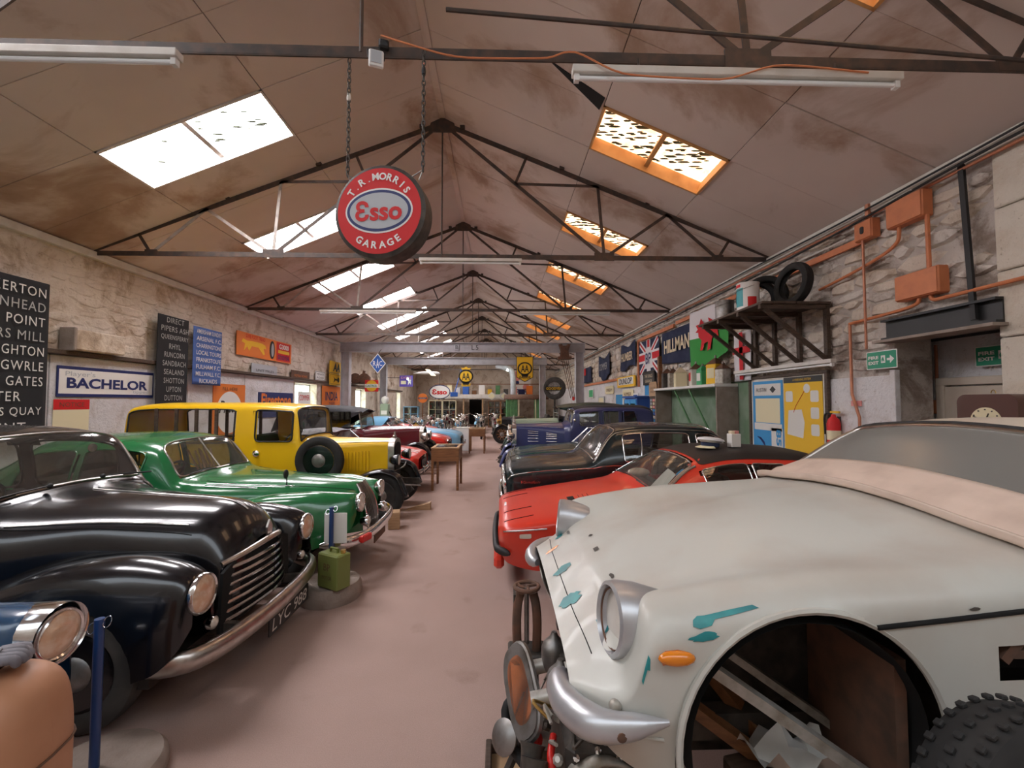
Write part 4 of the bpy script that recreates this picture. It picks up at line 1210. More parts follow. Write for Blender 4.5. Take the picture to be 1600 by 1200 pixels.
wsf.cyl((-1.44, -.56, 1.56), (-1.44, .56, 1.56), .012, 6); wsf.cyl((-1.36, -.56, 1.15), (-1.36, .56, 1.15), .012, 6)
wsf = wsf.build('windscreen_frame', M['dull_chrome'], car, 30)
MB().prism([(-.55, 0), (.55, 0), (.55, .4), (-.55, .4)], .006, (-1.36, 0, 1.16), (0, 1, 0), (-.18, 0, 1)).build('windscreen', M['glass'], wsf, 0)
for s_ in (-1, 1): MB().box((-2.0, s_ * .655, 1.36), (.8, .008, .4), .003).build('side_screen', M['glass_dark'], car, 0)
seat_row(car, -2.3, -.55, .55, .6, 'interior', .45); seat_row(car, -3.2, -.55, .55, .6, 'interior', .45)

# ---- navy saloon on the right
car = empty('vintage_car', (.42, 10.6, 0), PI, 'navy blue 1930s saloon with silver bonnet louvres and a dark roof', 'car')
vintage_front(car, 'navy_paint', 'navy_paint', 1.28, .5, .68, 1.2, .36, .64, 'wire', 'chrome', .6, 'horizontal', True, .1, 1.0, rim='steel', bonnet_edge='dull_chrome', wb=2.6, wing_w=.3)
NS = cabin(car, 'navy_paint', (-1.22, -1.36, -1.9, -2.2, -2.7, -3.1), 1.70, .66, 1.17, .45,
           wins=[[(2.15, 2.2), (2.95, 2.2), (2.95, 3.7), (2.15, 3.7)], [(3.2, 2.2), (4.3, 2.2), (4.3, 3.7), (3.2, 3.7)], [(4.5, 2.2), (5.2, 2.2), (5.0, 3.7), (4.5, 3.7)]], glass='glass', trim='navy_paint', scuttle=1.29)
rf = Surf([(x, [(.56, z - .1), (.5, z - .03), (.3, z + .005), (0, z + .02)]) for x, z in ((-1.32, 1.655), (-1.6, 1.69), (-2.2, 1.715), (-2.9, 1.71), (-3.12, 1.66), (-3.2, 1.5))], flip=True)
rf.skin('roof_covering', M['canvas_black'], car, 5, 6)
MB().box((-2.2, 0, .44), (2.4, 1.2, .05)).build('floor_pan', M['interior'], car, 0)
seat_row(car, -2.2, -.55, .55, .6, 'interior', .5); seat_row(car, -2.95, -.55, .55, .6, 'interior', .5)
steering_wheel(car, (-1.6, .3, 1.2), (-.75, 0, .6), .2)
MB().ball((-1.3, .72, 1.38), (.03, .03, .04), 12, 8).build('mirror', M['chrome'], car, 50)
for s_ in (-1, 1): MB().bar((-1.95, s_ * .68, 1.08), (-2.07, s_ * .68, 1.08), .02, .02, bev=.005).build('door_handle', M['chrome'], car, 0)

# ---- sage tourer behind the navy saloon
car = empty('vintage_tourer', (.5, 13.2, 0), PI, 'sage green vintage tourer with a dark hood behind the navy saloon', 'car')
vintage_front(car, 'sage_paint', 'dark_green_paint', 1.3, .5, .66, 1.25, .38, .62, 'spoke', 'dull_chrome', .58, None, True, .1, 1.0, rim='wood', wb=2.8)
TS2 = Surf([(-1.2, [(.58, .45), (.6, .7), (.6, 1.0), (.56, 1.15), (.35, 1.27), (0, 1.3)]), (-1.6, [(.62, .45), (.64, .7), (.64, 1.0), (.62, 1.14), (.6, 1.16), (.58, 1.16)]),
            (-3.0, [(.62, .45), (.64, .7), (.64, 1.0), (.62, 1.14), (.6, 1.16), (.58, 1.16)]), (-3.3, [(.5, .48), (.52, .7), (.52, .9), (.45, 1.05), (.3, 1.12), (0, 1.14)])], flip=True)
TS2.skin('body', M['dark_green_paint'], car, 5, 5, [[(1.1, 4.2), (2.2, 4.2), (2.2, 5.8), (1.1, 5.8)]])
P = []
for x, zt, hw, zs in ((-1.2, 1.66, .64, 1.62), (-1.7, 1.74, .66, 1.5), (-2.4, 1.77, .67, 1.2), (-3.1, 1.72, .65, 1.15), (-3.4, 1.2, .58, 1.1)):
    P.append([(x, -hw, zs), (x, -hw, (zs + zt) / 2), (x, -hw * .85, zt - .04), (x, 0, zt + .02), (x, hw * .85, zt - .04), (x, hw, (zs + zt) / 2), (x, hw, zs)])
Surf(P=np.array(P), flip=True).skin('hood', M['dark_green_paint'], car, 5, 4, smooth=50)
for s_ in (-1, 1):
    MB().bar((-1.22, s_ * .58, 1.28), (-1.24, s_ * .58, 1.66), .03, .03).build('windscreen_post', M['dull_chrome'], car, 0)
MB().box((-1.23, 0, 1.47), (.006, 1.14, .36)).build('windscreen', M['glass'], car, 0)
MB().cyl((-1.23, -.58, 1.47), (-1.23, .58, 1.47), .009, 6).build('windscreen_divider', M['dull_chrome'], car, 0)

# ---- black open car with wooden wheels further down
car = empty('vintage_car', (.12, 19.5, 0), PI, 'black veteran car with wooden spoked wheels near the green hut', 'car')
vintage_front(car, 'black_paint', 'black_paint', 1.15, .46, .6, 1.0, .4, .62, 'spoke', 'brass', .52, None, True, .1, .95, rim='wood', wb=2.4)
TS3 = Surf([(-1.0, [(.5, .5), (.52, .7), (.52, .95), (.5, 1.1), (.3, 1.18), (0, 1.2)]), (-1.3, [(.55, .5), (.57, .7), (.57, .9), (.56, .98), (.54, 1.0), (.52, 1.0)]), (-2.6, [(.58, .5), (.6, .7), (.6, 1.0), (.58, 1.15), (.55, 1.18), (.52, 1.18)]), (-2.8, [(.5, .5), (.52, .7), (.52, 1.0), (.45, 1.12), (.3, 1.16), (0, 1.18)])], flip=True)
TS3.skin('body', M['black_paint'], car, 5, 5, [[(1.1, 4.2), (2.2, 4.2), (2.2, 5.8), (1.1, 5.8)]])
seat_row(car, -1.9, -.5, .5, .65, 'interior', .45)
MB().box((.42, .25, .92), (.02, .16, .3), .004).build('paper_notice', M['white'], car, 0)

# =================================================================== lower, later cars
def modern(car, S, paint, wins, arches, wheels, nv, glass='glass_dark', trim='chrome', wr=.3, wstyle='cap', track=.68, r=.008, ku=8, kv=7, rounding=.18):
    holes = []
    for i, q in enumerate(wins):
        holes.append(glaze(S, car, q, 'windscreen' if i == 0 else 'window', 'glass_dusty' if i == 0 else glass, trim, r, rounding=rounding))
    S.skin('body', M[paint], car, ku, kv, holes, arches, smooth=42)
    for wx, wz in wheels:
        for s_ in (-1, 1):
            wheel(car, (wx, s_ * track, wz), wr, .16, s_, wstyle)
            MB().tube([(a[0], s_ * (track + .09), a[1]) for a in arc(wx, wz, arches[0][2], -10, 190, 20)], .008, 5).build('arch_lip', M[paint], car, 40)

# ---- orange-red wedge-nosed coupe
car = empty('sports_coupe', (.0, 4.8, 0), PI, 'orange-red wedge-nosed coupe with a black vinyl roof', 'car')
RS = Surf([(0.0, [(.5, .42), (.6, .5), (.62, .56), (.6, .60), (.4, .62), (0, .63)]),
           (-.06, [(.62, .30), (.72, .48), (.76, .60), (.72, .645), (.42, .67), (0, .68)]),
           (-.35, [(.72, .24), (.80, .45), (.82, .64), (.77, .70), (.45, .735), (0, .745)]),
           (-.85, [(.74, .22), (.82, .45), (.84, .69), (.79, .77), (.46, .81), (0, .83)]),
           (-1.35, [(.75, .2), (.83, .45), (.85, .74), (.80, .84), (.50, .89), (0, .91)]),
           (-1.45, [(.75, .2), (.83, .45), (.85, .76), (.79, .88), (.54, .94), (0, .97)]),
           (-1.92, [(.75, .2), (.83, .45), (.84, .80), (.60, 1.16), (.44, 1.225), (0, 1.25)]),
           (-2.4, [(.75, .2), (.83, .45), (.84, .82), (.60, 1.23), (.44, 1.30), (0, 1.32)]),
           (-3.1, [(.75, .2), (.83, .45), (.84, .83), (.60, 1.20), (.44, 1.27), (0, 1.295)]),
           (-3.6, [(.74, .24), (.82, .45), (.82, .82), (.60, 1.0), (.42, 1.05), (0, 1.07)]),
           (-4.1, [(.68, .3), (.76, .45), (.74, .72), (.62, .80), (.4, .83), (0, .84)])], flip=True)
rs1 = [(6.12, 2.12), (6.98, 2.12), (6.98, 2.86), (6.05, 2.86)]; rs2 = [(7.06, 2.12), (7.5, 2.12), (7.5, 2.86), (7.06, 2.86)]; rs3 = [(7.6, 2.12), (8.6, 2.12), (8.3, 2.86), (7.6, 2.86)]
wn = [[(5.08, 3.2), (5.94, 3.25), (5.94, 6.75), (5.08, 6.8)], rs1, rs2, rs3] + [mirror_uv(q, 10) for q in (rs1, rs2, rs3)]
modern(car, RS, 'orange_red_paint', wn, [(-.78, .32, .36, .5), (-3.3, .32, .36, .5)], [(-.78, .30), (-3.3, .30)], 10, rounding=.1)
RS.patch('vinyl_roof', M['vinyl'], car, round_poly([(6.06, 3.06), (8.9, 3.1), (8.9, 6.9), (6.06, 6.94)], .06), .006, 8)
for s_ in (-1, 1):
    RS.line('pillar_trim', M['dull_chrome'], car, [(5.05, 5 + s_ * 2.0), (5.5, 5 + s_ * 1.95), (5.98, 5 + s_ * 1.9)], .014, .006)
    RS.line('waist_moulding', M['chrome'], car, [(.85, 5 + s_ * 2.75), (1.6, 5 + s_ * 2.9), (2.2, 5 + s_ * 2.95)], .008, .004)
    RS.patch('side_marker', M['cream_paint'], car, round_poly([(1.55, 5 + s_ * 3.2), (1.85, 5 + s_ * 3.2), (1.85, 5 + s_ * 3.45), (1.55, 5 + s_ * 3.45)], .2), .006, 2)
    RS.line('lamp_pod_seam', M['shadow_gap'], car, [(.9, 5 + s_ * .75), (1.4, 5 + s_ * .72), (1.95, 5 + s_ * .7)], .004, .001)
    RS.line('lamp_pod_seam', M['shadow_gap'], car, [(.9, 5 + s_ * 1.5), (1.4, 5 + s_ * 1.45), (1.95, 5 + s_ * 1.4)], .004, .001)
    a = RS.pt(5.0, 5 + s_ * .4) + V(.01, 0, .02); b = RS.pt(5.12, 5 + s_ * 1.5) + V(.01, 0, .02)
    MB().tube([a, b], .006, 5).build('wiper', M['rubber'], car, 30)
RS.patch('bonnet_grille', M['alloy'], car, round_poly([(3.75, 5.55), (3.95, 5.55), (3.95, 6.35), (3.75, 6.35)], .25), .008, 3)
RS.patch('bonnet_scoop', M['shadow_gap'], car, round_poly([(2.72, 5.45), (2.85, 5.45), (2.85, 5.8), (2.72, 5.8)], .1), .004, 2)
for q in range(3): RS.line('bonnet_slot', M['shadow_gap'], car, [(2.95 + .09 * q, 5.42), (2.95 + .09 * q, 5.6), (2.95 + .09 * q, 5.82)], .003, .001)
RS.patch('bonnet_badge', M['chrome'], car, round_poly([(1.0, 4.8), (1.15, 4.8), (1.15, 5.2), (1.0, 5.2)], .3), .005, 2)
bumper_bar(car, [(-.1, -.74, .40), (.02, -.62, .42), (.04, 0, .42), (.02, .62, .42), (-.1, .74, .40)], .03, 1.2, 'rubber')
MB().box((.0, 0, .25), (.1, 1.1, .12), .03).build('front_spoiler', M['orange_red_paint'], car, 30)
MB().box((-1.75, 0, .84), (.2, 1.3, .14), .04).build('dashboard', M['interior'], car, 30)
for yy in (-.36, .36): seat_row(car, -2.45, yy - .25, yy + .25, .3, 'leather_brown', .5)
steering_wheel(car, (-2.0, .36, .88), (-.85, 0, .45), .17)
o = MB().ball((-1.62, -.25, .985), (.13, .1, .05), 14, 8); o.build('tan_bag', M['tan_vinyl'], car, 50)
# the sheet of paper standing inside the screen
a = RS.pt(5.15, 7.3); b = RS.pt(5.15, 8.2)
RS.patch('paper_notice', M['white'], car, round_poly([(5.1, 5.9), (5.62, 5.75), (5.62, 6.5), (5.1, 6.75)], .03), -.012, 3)
RS.patch('permit_disc', M['print_blue'], car, round_poly([(5.62, 6.45), (5.78, 6.45), (5.78, 6.75), (5.62, 6.75)], .4), -.008, 2)
MB().box((-2.2, 0, .22), (3.2, 1.3, .05)).build('floor_pan', M['interior'], car, 0)

# ---- dark saloon with chrome waistline
car = empty('saloon_car', (.1, 6.72, 0), PI, 'dark bottle-green saloon with chrome waistline and screen surround', 'car')
DS = Surf([(0.0, [(.6, .42), (.68, .55), (.7, .72), (.66, .82), (.4, .85), (0, .86)]),
           (-.08, [(.70, .36), (.78, .55), (.79, .77), (.74, .87), (.44, .90), (0, .92)]),
           (-.5, [(.73, .3), (.81, .5), (.81, .82), (.76, .90), (.45, .945), (0, .97)]),
           (-1.05, [(.74, .28), (.82, .5), (.82, .86), (.78, .94), (.48, .985), (0, 1.01)]),
           (-1.18, [(.74, .28), (.82, .5), (.82, .88), (.78, .97), (.52, 1.02), (0, 1.05)]),
           (-1.56, [(.74, .28), (.82, .5), (.82, .92), (.62, 1.36), (.45, 1.42), (0, 1.44)]),
           (-2.1, [(.74, .28), (.82, .5), (.82, .93), (.62, 1.40), (.46, 1.465), (0, 1.49)]),
           (-2.8, [(.74, .28), (.82, .5), (.82, .93), (.62, 1.38), (.45, 1.445), (0, 1.47)]),
           (-3.15, [(.74, .28), (.82, .5), (.82, .92), (.58, 1.2), (.42, 1.25), (0, 1.27)]),
           (-3.45, [(.73, .3), (.80, .5), (.80, .9), (.70, 1.0), (.45, 1.03), (0, 1.04)]),
           (-4.2, [(.66, .36), (.73, .5), (.72, .78), (.64, .86), (.4, .88), (0, .89)])], flip=True)
d1 = [(5.1, 2.12), (6.6, 2.12), (6.6, 2.84), (5.12, 2.84)]; d2 = [(6.75, 2.12), (7.85, 2.12), (7.6, 2.84), (6.75, 2.84)]
modern(car, DS, 'dark_teal_paint', [[(4.07, 3.2), (4.94, 3.25), (4.94, 6.75), (4.07, 6.8)], d1, d2, mirror_uv(d1, 10), mirror_uv(d2, 10), [(7.2, 3.5), (7.9, 3.5), (7.9, 6.5), (7.2, 6.5)]],
       [(-.75, .32, .35, .5), (-3.2, .32, .35, .5)], [(-.75, .31), (-3.2, .31)], 10, r=.011, glass='glass', rounding=.12)
for s_ in (-1, 1):
    DS.line('waist_moulding', M['chrome'], car, [(.4, 5 + s_ * 2.95), (1.0, 5 + s_ * 2.75), (2, 5 + s_ * 2.6), (3, 5 + s_ * 2.7), (4, 5 + s_ * 2.85), (6, 5 + s_ * 3.02), (9.5, 5 + s_ * 2.9)], .009, .004, 40)
    DS.line('roof_gutter', M['dull_chrome'], car, [(4.0, 5 + s_ * 2.0), (4.97, 5 + s_ * 1.98), (6, 5 + s_ * 1.96), (7.5, 5 + s_ * 1.98), (8.2, 5 + s_ * 2.05)], .009, .006, 30)
    for yy, rr in ((.62, .085), (.42, .07)): headlamp(car, (.02, s_ * yy, .68), (1, 0, 0), rr, 'chrome', 'lens', .05)
    MB().box((.06, s_ * .5, .45), (.05, .05, .16), .02).build('overrider', M['chrome'], car, 40)
    DS.line('quarter_light', M['chrome'], car, [(5.55, 5 + s_ * 2.84), (5.6, 5 + s_ * 2.5), (5.62, 5 + s_ * 2.14)], .008, .006)
gr = MB().box((.0, 0, .68), (.03, .62, .24), .01).build('grille', M['shadow_gap'], car, 0)
for k in range(6): MB().box((.022, 0, .59 + .036 * k), (.014, .6, .01)).build('grille_bar', M['chrome'], gr, 0)
bumper_bar(car, [(-.25, -.83, .45), (.0, -.76, .45), (.06, -.5, .45), (.07, 0, .45), (.06, .5, .45), (.0, .76, .45), (-.25, .83, .45)], .045, 1.4, 'chrome')
MB().tube([DS.pt(1.0, 5) + V(0, 0, .0), DS.pt(1.0, 5) + V(.01, 0, .05), DS.pt(1.2, 5) + V(-.02, 0, .055)], .009, 6).build('bonnet_mascot', M['chrome'], car, 40)
a = DS.pt(1.45, 8.6)
letters('Vanden', M['chrome'], car, (a[0] - .1, .822, .72), (-1, 0, 0), (0, 0, 1), width=.26, height=.04, shear=.5, name='script_badge')
for yy in (-.38, .38): seat_row(car, -2.2, yy - .27, yy + .27, .4, 'interior', .5)
seat_row(car, -3.0, -.62, .62, .4, 'interior', .42)
steering_wheel(car, (-1.6, .36, 1.0), (-.8, 0, .5), .18)
MB().box((-1.35, 0, .92), (.2, 1.3, .16), .04).build('dashboard', M['wood_dark'], car, 30)
MB().box((-2.2, 0, .3), (3.4, 1.3, .05)).build('floor_pan', M['interior'], car, 0)

# ---- teal roadster between the dark saloon and the navy one
def roadster(name, loc, rz, label, paint, hood=None, hz=.86, lens_h=.62, L=3.7, screen=True, bump='chrome', top=1.22, screen_mat='glass'):
    car = empty(name, loc, rz, label, 'car')
    S = Surf([(0.0, [(.45, .38), (.55, .48), (.58, .58), (.52, .66), (.3, .68), (0, .69)]),
              (-.1, [(.6, .3), (.68, .48), (.70, .64), (.62, hz - .1), (.34, hz - .09), (0, hz - .08)]),
              (-.5, [(.66, .26), (.73, .48), (.74, .72), (.64, hz - .01), (.36, hz - .02), (0, hz)]),
              (-1.1, [(.68, .24), (.75, .48), (.75, .76), (.66, hz + .02), (.4, hz + .05), (0, hz + .07)]),
              (-1.4, [(.68, .24), (.75, .48), (.75, .8), (.68, hz + .03), (.45, hz + .07), (0, hz + .1)]),
              (-1.7, [(.68, .24), (.75, .48), (.75, .8), (.7, hz + .02), (.66, hz), (.6, hz - .02)]),
              (-2.5, [(.68, .24), (.75, .48), (.75, .78), (.7, hz), (.66, hz - .02), (.6, hz - .04)]),
              (-2.75, [(.68, .26), (.75, .48), (.74, .76), (.68, hz), (.4, hz + .01), (0, hz + .02)]),
              (-L + .1, [(.58, .34), (.64, .48), (.62, .66), (.55, .74), (.3, .78), (0, .79)])], flip=True)
    S.skin('body', M[paint], car, 7, 7, [[(5.1, 4.3), (5.9, 4.3), (5.9, 5.7), (5.1, 5.7)]], [(-.7, .3, .34, .45), (-L + .75, .3, .34, .45)], smooth=45)
    for wx in (-.7, -L + .75):
        for s_ in (-1, 1): wheel(car, (wx, s_ * .62, .3), .3, .14, s_, 'wire', 'tyre', 'chrome')
    for s_ in (-1, 1):
        headlamp(car, (-.06, s_ * .53, lens_h), (1, 0, .1), .085, 'chrome', 'lens', .08)
        S.line('wing_seam', M['shadow_gap'], car, [(1.2, 5 + s_ * 1.6), (2.5, 5 + s_ * 1.55), (3.9, 5 + s_ * 1.5)], .003, .001)
        MB().box((.08, s_ * .4, .44), (.04, .045, .15), .015).build('overrider', M['chrome'], car, 40)
    g = MB().prism(rrect(.56, .16, .06, 5), .02, (.0, 0, .54), (0, 1, 0), (0, 0, 1)).build('grille', M['shadow_gap'], car, 30)
    for k in range(9): MB().box((.025, -.24 + .06 * k, .54), (.01, .008, .15)).build('grille_bar', M['chrome'], g, 0)
    bumper_bar(car, [(-.2, -.72, .42), (.02, -.62, .42), (.06, 0, .42), (.02, .62, .42), (-.2, .72, .42)], .032, 1.4, bump)
    if screen:
        fr = [(-1.38, -.62, hz + .03), (-1.72, -.52, top - .02), (-1.74, 0, top), (-1.72, .52, top - .02), (-1.38, .62, hz + .03)]
        f = MB().tube(fr, .013, 8).build('windscreen_frame', M['chrome'], car, 40)
        MB().add([fr[0], fr[4], fr[3], fr[2], fr[1]], [(0, 1, 2, 3, 4)]).build('windscreen', M[screen_mat], f, 0)
    if hood:
        P = []
        for x, zt, zs in ((-1.7, top, top - .03), (-2.0, top + .05, hz + .02), (-2.5, top + .02, hz), (-2.95, hz + .05, hz - .03)):
            P.append([(x, -.66, zs), (x, -.6, (zs + zt) / 2 + .03), (x, -.4, zt - .01), (x, 0, zt + .01), (x, .4, zt - .01), (x, .6, (zs + zt) / 2 + .03), (x, .66, zs)])
        Surf(P=np.array(P), flip=True).skin('hood', M[hood], car, 5, 4, smooth=50)
    for yy in (-.32, .32): seat_row(car, -2.3, yy - .22, yy + .22, .3, 'interior', .4)
    steering_wheel(car, (-1.85, .32, .9), (-.85, 0, .4), .17)
    MB().box((-2.0, 0, .24), (2.6, 1.1, .05)).build('floor_pan', M['interior'], car, 0)
    return car, S
c_, S_ = roadster('roadster', (.14, 8.6, 0), PI, 'dark teal roadster parked between the bottle-green saloon and the navy saloon', 'teal_paint', None, .9, .68, 3.9, top=1.28)
MB().tube([S_.pt(1.2, 5), S_.pt(1.2, 5) + V(-.02, 0, .13)], [.014, .006], 6).build('bonnet_mascot', M['chrome'], c_, 40)
c_, S_ = roadster('roadster', (-1.6, 9.3, 0), 0, 'red sports car with a grey hood behind the yellow van', 'red_paint', 'grey_cloth', .82, .6, 3.8, top=1.2)
for s_ in (-1, 1): S_.line('bonnet_stripe', M['white'], c_, [(1.0, 5 + s_ * .3), (2.5, 5 + s_ * .3), (4.0, 5 + s_ * .3)], .012, .003)
c_, S_ = roadster('roadster', (-1.48, 13.1, 0), 0, 'red sports car nose poking out behind the maroon tourer', 'red_paint', None, .84, .6, 3.8)
c_, S_ = roadster('roadster', (-1.25, 14.75, 0), 0, 'sky blue sports car beside the farther display table', 'sky_blue_paint', None, .86, .62, 3.9)
c_, S_ = roadster('roadster', (-2.3, 16.5, 0), 0, 'red and blue sports car half hidden behind the sky blue one', 'red_paint', 'sky_blue_paint', .9, .62, 3.8)
# =================================================================== the white glass-fibre coupe, up on stands
car = empty('stripped_coupe', (.24, 2.2, 0), PI, 'white unfinished coupe with chipped teal patches and no front wheels', 'car')
WS = Surf([(0.0, [(.64, .76), (.69, .80), (.69, .84), (.60, .875), (.42, .89), (.2, .90), (0, .90)]),
           (-.15, [(.77, .66), (.82, .77), (.83, .87), (.71, .94), (.46, .98), (.2, .995), (0, 1.005)]),
           (-.24, [(.79, .62), (.84, .79), (.85, 1.02), (.72, 1.135), (.47, 1.04), (.2, 1.05), (0, 1.06)]),
           (-.42, [(.82, .58), (.86, .83), (.865, 1.07), (.73, 1.18), (.48, 1.10), (.2, 1.12), (0, 1.135)]),
           (-.80, [(.83, .56), (.87, .85), (.875, 1.12), (.74, 1.23), (.50, 1.175), (.22, 1.215), (0, 1.23)]),
           (-1.2, [(.83, .55), (.88, .85), (.88, 1.15), (.75, 1.255), (.52, 1.24), (.22, 1.29), (0, 1.30)]),
           (-1.52, [(.83, .55), (.88, .85), (.88, 1.17), (.76, 1.275), (.54, 1.29), (.24, 1.325), (0, 1.335)]),
           (-1.70, [(.83, .55), (.88, .85), (.88, 1.18), (.78, 1.31), (.58, 1.345), (.26, 1.375), (0, 1.385)]),
           (-2.14, [(.83, .55), (.88, .85), (.87, 1.2), (.66, 1.58), (.52, 1.635), (.25, 1.665), (0, 1.675)]),
           (-2.6, [(.83, .55), (.88, .85), (.87, 1.21), (.64, 1.62), (.5, 1.68), (.25, 1.705), (0, 1.71)]),
           (-3.2, [(.82, .55), (.87, .85), (.86, 1.2), (.62, 1.55), (.5, 1.6), (.25, 1.63), (0, 1.64)]),
           (-3.7, [(.78, .6), (.84, .85), (.81, 1.12), (.62, 1.22), (.5, 1.24), (.25, 1.25), (0, 1.25)]),
           (-3.95, [(.66, .65), (.72, .85), (.70, 1.02), (.58, 1.08), (.42, 1.1), (.22, 1.1), (0, 1.1)])], flip=True)
wws = [(7.1, 3.3), (7.95, 3.35), (7.95, 8.65), (7.1, 8.7)]
wsd = [(8.1, 2.15), (9.6, 2.15), (9.4, 2.85), (8.1, 2.85)]
holes = [glaze(WS, car, wws, 'windscreen', 'glass_screen', 'dull_chrome', .016, rounding=.12)]
for q in (wsd, mirror_uv(wsd, 12)): holes.append(glaze(WS, car, q, 'window', 'glass_dark', 'dull_chrome', .009, rounding=.12))
vent = [(5.25, 10.4), (6.25, 10.4), (6.25, 10.7), (5.25, 10.7)]
vents = [[(p[0], p[1]) for p in vent], [(p[0], 12 - p[1]) for p in vent][::-1]]
WS.skin('body', M['white_gel'], car, 12, 10, holes + vents, [(-.72, .74, .42, .66), (-3.1, .74, .42, .66)], smooth=42)
WS.patch('roof_panel', M['cream_paint'], car, round_poly([(8.02, 3.1), (10.2, 3.1), (10.2, 8.9), (8.02, 8.9)], .08), .006, 8)
MB().tube(WS.on([(7.98, v) for v in np.linspace(3.0, 9.0, 21)], .016), .013, 6).build('roof_gutter', M['rubber'], car, 40)
for s_ in (-1, 1):
    # rectangular air vent: a recessed box seen through the hole
    xv = -1.52
    bx = MB()
    yq = s_ * .80
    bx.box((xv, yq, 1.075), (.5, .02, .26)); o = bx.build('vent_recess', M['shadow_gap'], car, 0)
    MB().bar((xv + .17, s_ * .845, 1.02), (xv - .25, s_ * .845, 1.02), .05, .025).build('vent_flange', M['rust'], o, 0)
    MB().bar((xv + .2, s_ * .845, 1.0), (xv + .08, s_ * .85, 1.14), .05, .03).build('vent_flange', M['rust'], o, 0)
    # wheel-arch lip and inner arch
    MB().tube([(a[0], s_ * .868, a[1]) for a in arc(-.72, .74, .42, -28, 182, 30)], .011, 6).build('arch_lip', M['white_gel'], car, 40)
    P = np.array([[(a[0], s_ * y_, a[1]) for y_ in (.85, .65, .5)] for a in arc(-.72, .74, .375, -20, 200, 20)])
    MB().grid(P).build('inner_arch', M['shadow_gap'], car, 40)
    # clamshell seam
    WS.line('bonnet_seam', M['shadow_gap'], car, [(4.28, 6 + s_ * 4.09), (4.8, 6 + s_ * 4.06), (5.5, 6 + s_ * 4.02), (6.6, 6 + s_ * 3.97), (8.0, 6 + s_ * 3.93)], .008, .0015, 40)
    # headlamp bowl: silver rim, no reflector
    hp = V(-.175, s_ * .65, 1.04); d = unit(V(.98, s_ * .12, .10))
    h = MB().lathe([(.10, -.16), (.122, -.06), (.126, .0), (.122, .03), (.108, .036), (.1, .02), (.098, -.05)], hp, d, 34, False, False).build('headlamp', M['silver_paint'], car, 50)
    MB().lathe([(.1, .0), (.085, -.03), (.05, -.05), (0, -.058)], hp, d, 28).build('reflector', M['offwhite'], h, 50)
    MB().lathe([(.101, .018), (.097, .024), (.094, .018)], hp, d, 30, False, False).build('rim_seal', M['rust'], h, 50)
    # quarter bumper
    Q = curve([(.0, s_ * .55, .80), (.025, s_ * .61, .80), (.02, s_ * .69, .80), (-.01, s_ * .77, .805), (-.07, s_ * .84, .815), (-.16, s_ * .868, .83), (-.27, s_ * .87, .84)], 22)
    rr = np.interp(np.linspace(0, 1, 22), [0, .08, .25, .6, .85, 1], [.02, .036, .05, .05, .034, .008])
    q_ = MB().tube(Q, rr, 14, flat=1.05, up=(0, 0, 1)).build('quarter_bumper', M['silver_paint'], car, 60)
    MB().lathe([(.016, 0), (.014, .006), (0, .008)], (-.12, s_ * .895, .82), (0, s_, 0), 12).build('bolt_hole', M['rust'], q_, 40)
    # amber side repeater on a broken-paint patch
    c0 = (2.35, 6 + s_ * 4.12)
    WS.patch('repeater_backing', M['orange_conduit'], car, [(2.08, 6 + s_ * 4.02), (2.2, 6 + s_ * 3.96), (2.45, 6 + s_ * 4.0), (2.66, 6 + s_ * 4.1), (2.62, 6 + s_ * 4.22), (2.4, 6 + s_ * 4.2), (2.15, 6 + s_ * 4.18)][::s_], .003, 3)
    p = WS.pt(2.42, 6 + s_ * 4.12); n = WS.nrm(2.42, 6 + s_ * 4.12)
    MB().ball(p + n * .008, (.058, .022, .022), 14, 8).build('side_repeater', M['amber'], car, 60)
    p = WS.pt(.8, 6 + s_ * 4.05); n = WS.nrm(.8, 6 + s_ * 4.05)
    MB().lathe([(.02, 0), (.02, .012), (.012, .02), (0, .024)], p, n, 14).build('lamp_stud', M['alloy'], car, 50)
    # lower valance beneath the bumper
    V_ = [[(-.02, s_ * .42, .76), (-.02, s_ * .62, .77), (-.10, s_ * .80, .77), (-.26, s_ * .85, .77)], [(-.05, s_ * .45, .68), (-.05, s_ * .6, .66), (-.13, s_ * .74, .67), (-.28, s_ * .82, .74)], [(-.08, s_ * .5, .62), (-.09, s_ * .58, .57), (-.16, s_ * .66, .63), (-.28, s_ * .80, .71)]]
    va = Surf(P=np.array(V_)).skin('valance', M['white_gel'], car, 5, 5); 
    md = va.modifiers.new('thickness', 'SOLIDIFY'); md.thickness = .008
def chip(pts, nm='chipped_patch', m='teal_gel', off=.0028):
    WS.patch(nm, M[m], car, pts, off, 3)
rc = random.Random(21)
def ragged(c, du, dv, n=18, amp=.35):
    return [(c[0] + du * math.cos(2 * PI * k / n) * (1 + amp * rc.uniform(-1, .5)), c[1] + dv * math.sin(2 * PI * k / n) * (1 + amp * rc.uniform(-1, .5))) for k in range(n)]
